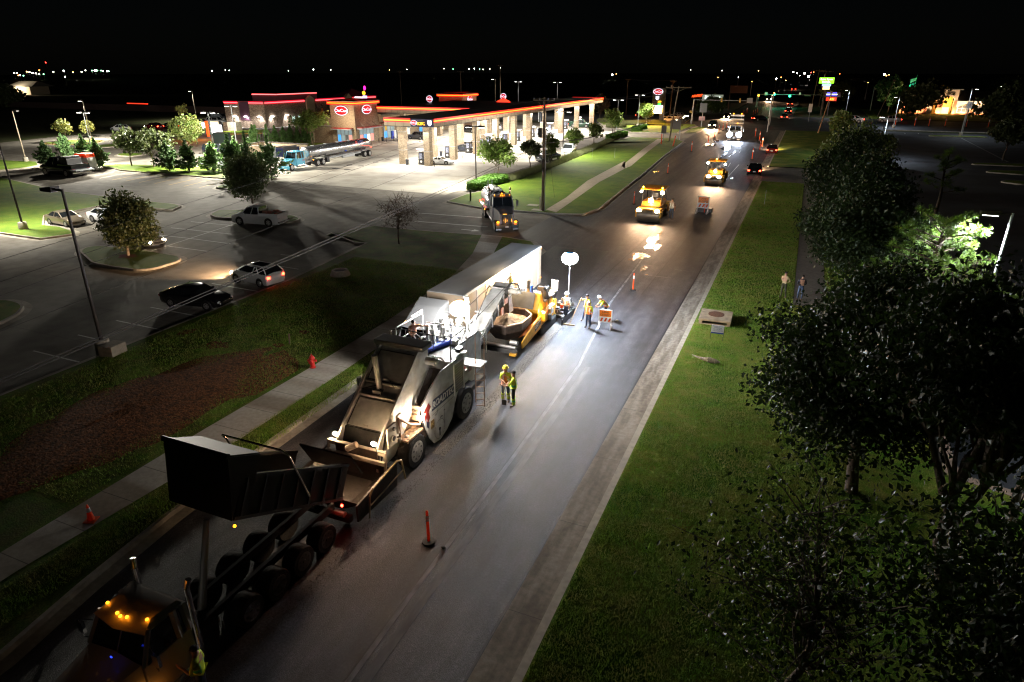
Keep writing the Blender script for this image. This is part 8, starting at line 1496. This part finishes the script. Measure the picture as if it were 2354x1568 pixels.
# ---------------------------------------------------------------- people
def skin_mesh(name, joints, edges, radii, root, sub=2):
    me = bpy.data.meshes.new(name); idx = {k: i for i, k in enumerate(joints)}
    me.from_pydata([joints[k] for k in joints], [(idx[a], idx[b]) for a, b in edges], []); o = bpy.data.objects.new(name + '_tmp', me); COL.objects.link(o)
    sk = o.modifiers.new('s', 'SKIN'); sk.use_smooth_shade = True
    for k, i in idx.items():
        r = radii[k]; me.skin_vertices[0].data[i].radius = r if isinstance(r, tuple) else (r, r); me.skin_vertices[0].data[i].use_root = (k == root)
    ss = o.modifiers.new('u', 'SUBSURF'); ss.levels = sub; ss.render_levels = sub
    dg = bpy.context.evaluated_depsgraph_get(); out = bpy.data.meshes.new_from_object(o.evaluated_get(dg)); bpy.data.objects.remove(o); bpy.data.meshes.remove(me); out.name = name; return out
skinm = mat('skin', (.42, .22, .14), .55, spec=.4); skind = mat('skin_dark', (.13, .065, .04), .5); boot = mat('boot', (.10, .065, .04), .7); jeans = mat('jeans', (.06, .09, .16), .8, var=.2, vscale=12); darkp = mat('dark_trousers', (.035, .035, .035), .8)
hivis = mat('hi_vis_yellow', (.62, .75, .04), .6); hivo = mat('hi_vis_orange', (.85, .22, .03), .6); hairm = mat('hair', (.02, .014, .010), .7); hat_y = mat('hat_yellow', (.75, .55, .03), .35); tan = mat('tan_shirt', (.45, .34, .18), .8, var=.1, vscale=10); navy = mat('navy_jacket', (.012, .014, .025), .7); greensh = mat('retro_green', (.05, .55, .25), .4)
def person(lab, x, y, rz, P=None, pants=jeans, shirt=hivis, arm=None, skin=skinm, vest=None, hat=None, hair=True, z=0.0, s=1.0, gaiter=None, band=reflw, head_turn=0.0):
    t = thing('person', lab, 'person', (x, y, z), rz); t.scale = (s, s, s); arm = arm or shirt
    J = dict(pel=(0, 0, .96), wa=(0, 0, 1.10), ch=(0, .0, 1.33), nk=(0, 0, 1.50), hd=(0, .03, 1.62), tp=(0, .02, 1.755),
             hL=(-.095, 0, .90), hR=(.095, 0, .90), kL=(-.12, .02, .50), kR=(.12, .02, .50), aL=(-.13, -.02, .10), aR=(.13, -.02, .10), tL=(-.15, .17, .045), tR=(.15, .17, .045),
             sL=(-.19, 0, 1.42), sR=(.19, 0, 1.42), eL=(-.26, -.03, 1.14), eR=(.26, -.03, 1.14), wL=(-.27, .06, .90), wR=(.27, .06, .90), mL=(-.27, .08, .82), mR=(.27, .08, .82))
    if P: J.update(P)
    E_ = [('pel', 'wa'), ('wa', 'ch'), ('ch', 'nk'), ('nk', 'hd'), ('hd', 'tp'), ('pel', 'hL'), ('pel', 'hR'), ('hL', 'kL'), ('hR', 'kR'), ('kL', 'aL'), ('kR', 'aR'), ('aL', 'tL'), ('aR', 'tR'), ('ch', 'sL'), ('ch', 'sR'), ('sL', 'eL'), ('sR', 'eR'), ('eL', 'wL'), ('eR', 'wR'), ('wL', 'mL'), ('wR', 'mR')]
    Rr = dict(pel=(.17, .13), wa=(.155, .115), ch=(.175, .125), nk=.062, hd=(.088, .10), tp=(.072, .082), hL=.105, hR=.105, kL=.068, kR=.068, aL=.048, aR=.048, tL=.045, tR=.045, sL=.068, sR=.068, eL=.048, eR=.048, wL=.034, wR=.034, mL=(.034, .022), mR=(.034, .022))
    for sd in 'LR':
        w_, m_ = Vector(J['w' + sd]), Vector(J['m' + sd]); d = (m_ - w_).normalized(); sg = -1 if sd == 'L' else 1; u = d.cross(Vector((sg, 0, 0)));
        u = u.normalized() if u.length > .05 else Vector((0, 1, 0))
        for i, (o_, l) in enumerate(((-.027, .068), (-.009, .080), (.009, .076), (.026, .060))):
            a = m_ + u * o_ + d * .02; k1, k2 = 'f%s%da' % (sd, i), 'f%s%db' % (sd, i); J[k1] = tuple(a); J[k2] = tuple(a + d * l * .8 + Vector((-sg, 0, 0)) * l * .35); E_ += [('m' + sd, k1), (k1, k2)]; Rr[k1] = .0095; Rr[k2] = .0075
        k1 = 'th' + sd; J[k1] = tuple(m_ - d * .02 + u * -.055 + d * .03); E_.append(('w' + sd, k1)); Rr[k1] = .0105
    me = skin_mesh('body', J, E_, Rr, 'pel', 1)
    segs = [(Vector(J[a]), Vector(J[b]), a + b) for a, b in E_]; cls = {}
    def cl(n):
        if n in ('nkhd', 'hdtp'): return 3
        if n[:2] in ('hL', 'hR', 'kL', 'kR') or n in ('pelhL', 'pelhR'): return 1
        if n[:2] in ('aL', 'aR'): return 2
        if n[:2] in ('sL', 'sR'): return 4
        if n[:2] in ('eL', 'eR'): return 5
        if n[:1] in 'wmft' or n[:2] == 'th': return 3
        return 0
    for m in (shirt, pants, boot, skin, arm, arm if arm is shirt and arm in (navy, tan) else skin): me.materials.append(m)
    for p_ in me.polygons:
        c = p_.center; best = None
        for a, b, n in segs:
            ab = b - a; f = max(0, min(1, (c - a).dot(ab) / max(1e-6, ab.length_squared))); d = (c - (a + ab * f)).length - .4 * (.1 if n in ('pelwa', 'wach') else 0)
            if best is None or d < best[0]: best = (d, cl(n), n)
        k = best[1]
        if k == 0 and c.z < 1.0 and J['pel'][2] > .9: k = 1
        if best[2] == 'chnk' and c.z > J['nk'][2] - .01: k = 3
        p_.material_index = k
    bo = bpy.data.objects.new('body', me); COL.objects.link(bo); bo.parent = t
    hd = Vector(J['hd']); up = (Vector(J['tp']) - hd).normalized(); f = MB(); fr = Vector((math.sin(head_turn), math.cos(head_turn), 0))
    rt = Vector((fr.y, -fr.x, 0)); c0 = hd + up * .045
    fm = MB()
    for sx in (-1, 1): fm.sph(tuple(c0 + rt * sx * .033 + fr * .088), (.012, .012, .008), 6, 4)
    fm.box(*(lambda q: (q.x - .022, q.x + .022, q.y - .004, q.y + .004, q.z - .004, q.z + .004))(c0 - up * .075 + fr * .088)); fm.build('eyes_and_mouth', mat('face_dark', (.05, .02, .015), .4), t)
    nm_ = MB(); nm_.sph(tuple(c0 - up * .025 + fr * .098), (.013, .018, .022), 6, 4); [nm_.sph(tuple(c0 - up * .02 + rt * sx * .088), (.010, .016, .028), 6, 4) for sx in (-1, 1)]; nm_.build('nose_and_ears', skin, t)
    if hair: MB().sph(tuple(c0 + up * .028 - fr * .018), (.094, .106, .092), 12, 7, z0=-.25).build('hair', hairm, t, smooth=80)
    if hat == 'hard' or hat == 'hardw':
        o = tuple(c0 + up * .045); b = MB(); b.lathe([(.152, .0), (.15, .012), (.122, .02), (.118, .06), (.09, .11), (.04, .135), (.0, .14)], o, 18); b.build('hard_hat', hat_y if hat == 'hard' else reflw, t, smooth=50)
    if hat == 'cap': b = MB(); b.sph(tuple(c0 + up * .04), (.1, .112, .085), 12, 6, z0=0); q = c0 + up * .05 + fr * .12; b.box(q.x - .06, q.x + .06, q.y - .05, q.y + .05, q.z - .006, q.z + .006); b.build('cap', reflw if vest is not None else hairm, t, smooth=60)
    if vest is not None:
        ks = ['pel', 'wa', 'ch', 'sL', 'sR']; JJ = {k: J[k] for k in ks}; JJ['sL'] = tuple(Vector(J['ch']).lerp(Vector(J['sL']), .8)); JJ['sR'] = tuple(Vector(J['ch']).lerp(Vector(J['sR']), .8)); JJ['pel'] = tuple(Vector(J['pel']).lerp(Vector(J['wa']), .2))
        vm = skin_mesh('safety_vest', JJ, [('pel', 'wa'), ('wa', 'ch'), ('ch', 'sL'), ('ch', 'sR')], dict(pel=(.20, .16), wa=(.185, .145), ch=(.20, .15), sL=.095, sR=.095), 'wa', 2)
        vm.materials.append(vest); vm.materials.append(band)
        for p_ in vm.polygons:
            zz = p_.center.z - J['pel'][2]; xx = abs(p_.center.x)
            if .10 < zz < .16 or (.09 < xx < .13 and zz > .1): p_.material_index = 1
        vo = bpy.data.objects.new('safety_vest', vm); COL.objects.link(vo); vo.parent = t
    if gaiter:
        for sd in 'LR':
            k, a = Vector(J['k' + sd]), Vector(J['a' + sd]); MB().cyl(tuple(k.lerp(a, .12)), tuple(k.lerp(a, .85)), .088, .075, 12).build('legging', gaiter, t, smooth=50); MB().cyl(tuple(k.lerp(a, .35)), tuple(k.lerp(a, .48)), .092, .090, 12).build('legging_band', band, t)
    return t
def tool(lab, name, a, b_, head, m=None, r=.018):
    t = thing(name, lab, 'tool', a); A_ = Vector((0, 0, 0)); B_ = Vector(b_) - Vector(a); MB().cyl(tuple(A_), tuple(B_), r, n=8).build('handle', m or mat('ash_wood', (.45, .28, .14), .6), t, smooth=40)
    if head == 'shovel': MB().box(-.12, .12, -.012, .012, -.02, .28).build('blade', dsteel, t, bevel=.01)
    if head == 'lute': MB().box(-.38, .38, -.04, .04, -.02, .06).build('blade', mat('lute_wood', (.35, .24, .12), .6), t, bevel=.01)
    return t
person('worker in yellow hard hat and yellow leggings leaning on a shovel', -11.50, 26.05, R(-160), dict(wR=(.02, .30, 1.10), eR=(.24, .10, 1.18), mR=(.0, .34, 1.06), wL=(-.05, .32, 1.00), eL=(-.26, .08, 1.16), mL=(-.02, .36, .98)), jeans, hivis, hat='hard', vest=hivo, gaiter=hivis, s=1.07, hair=False)
tool('upright shovel held by the worker in the yellow hard hat', 'shovel', (-11.40, 25.62, .05), (-11.44, 25.70, 1.32), 'shovel')
person('bareheaded worker in green-banded vest gesturing to the man with the shovel', -10.95, 25.75, R(110), dict(wL=(-.12, .48, 1.10), eL=(-.25, .22, 1.12), mL=(-.10, .56, 1.12), wR=(.22, .34, 1.34), eR=(.30, .10, 1.14), mR=(.20, .40, 1.41)), darkp, hivis, arm=hivis, hair=True, vest=hivis, gaiter=hivis, band=greensh, s=1.07)
person('worker in white shirt and hard hat walking beside the screed', -12.45, 38.0, R(150), dict(kL=(-.1, .1, .5), tL=(-.13, .25, .05), aL=(-.12, .06, .1)), jeans, reflw, hat='hardw', vest=reflw, band=hivo, s=1.05, hair=False, z=.0)
person('dark-haired worker resting on a long rake handle', -11.15, 38.25, R(150), dict(wR=(.10, .38, 1.52), eR=(.30, .22, 1.36), mR=(.08, .44, 1.58), kR=(.16, .1, .5), tR=(.2, .3, .05), aR=(.19, .14, .1)), jeans, hivis, vest=hivo, s=1.05)
tool('long-handled rake leaning from the dark-haired worker to the road', 'asphalt_rake', (-11.95, 37.1, .04), (-11.40, 37.75, 1.75), 'lute')
person('shorter worker in orange and yellow vest next to the lane closed board', -10.72, 37.2, R(165), None, jeans, hivis, hat='cap', vest=hivo, s=1.0)
person('worker with wide white hat bending behind the lane closed board', -10.05, 38.9, R(120), dict(ch=(.02, .22, 1.28), nk=(.02, .36, 1.40), hd=(.02, .44, 1.49), tp=(.02, .50, 1.61), sL=(-.18, .28, 1.34), sR=(.2, .28, 1.34), eL=(-.24, .42, 1.1), eR=(.26, .42, 1.1), wL=(-.15, .58, 1.0), wR=(.15, .58, 1.0), mL=(-.1, .66, .98), mR=(.1, .66, .98)), darkp, hivis, hat='hardw', vest=hivo, gaiter=hivis, hair=False, s=1.02)
person('man in grey vest and jeans standing beside the nearer roller', -12.0, 72.0, R(170), None, jeans, mat('grey_shirt', (.25, .24, .22), .8), vest=mat('grey_vest', (.34, .32, .25), .7), s=1.3, arm=skind)
person('man in tan shirt with hands behind his back on the right lawn', .31, 48.0, R(155), dict(wL=(-.10, -.16, 1.0), eL=(-.30, -.10, 1.16), mL=(-.04, -.18, .97), wR=(.10, -.16, 1.0), eR=(.30, -.10, 1.16), mR=(.04, -.18, .97), kL=(-.14, 0, .5), aL=(-.2, 0, .1), tL=(-.24, .16, .05)), mat('olive_trousers', (.05, .05, .025), .8), tan, arm=tan, s=1.06, z=.15)
person('man in dark jacket and jeans looking at his phone by the sidewalk', 1.40, 47.7, R(190), dict(wL=(-.06, .28, 1.14), eL=(-.27, .04, 1.14), mL=(-.02, .33, 1.16), wR=(.08, .28, 1.14), eR=(.27, .04, 1.14), mR=(.04, .33, 1.16), hd=(0, .06, 1.61), tp=(0, .09, 1.74)), jeans, navy, arm=navy, s=1.05, z=.17)
person('worker in green-striped vest standing in the dark beside the dump truck cab', -12.05, 8.0, R(120), dict(wL=(-.2, .3, 1.3), eL=(-.3, .1, 1.15), mL=(-.18, .38, 1.34), ch=(0, .05, 1.33)), jeans, hivis, vest=hivis, band=greensh, s=1.0)
person('paver operator with white shirt and vest under the warm balloon light', -15.0, 34.95, R(160), dict(wR=(.25, .32, 1.05), eR=(.34, .08, 1.16), mR=(.25, .4, 1.02), wL=(-.32, .1, 1.0), eL=(-.4, -.1, 1.18), mL=(-.3, .18, .96)), jeans, reflw, vest=hivis, skin=skind, s=.92, z=2.12)
person('operator on the transfer machine deck with one arm stretched out', -15.1, 23.75, R(-120), dict(pel=(0, 0, .62), wa=(0, 0, .78), ch=(0, .03, 1.0), nk=(0, .04, 1.16), hd=(0, .07, 1.27), tp=(0, .06, 1.4), hL=(-.1, .05, .6), hR=(.1, .05, .6), kL=(-.15, .42, .56), kR=(.15, .42, .56), aL=(-.15, .44, .12), aR=(.15, .44, .12), tL=(-.15, .6, .05), tR=(.15, .6, .05), sL=(-.19, .02, 1.1), sR=(.19, .02, 1.1), eL=(-.38, .22, 1.08), wL=(-.52, .44, 1.12), mL=(-.56, .52, 1.12), eR=(.26, 0, .82), wR=(.24, .22, .72), mR=(.22, .3, .72)), darkp, skinm, arm=skinm, s=.95, z=3.2)
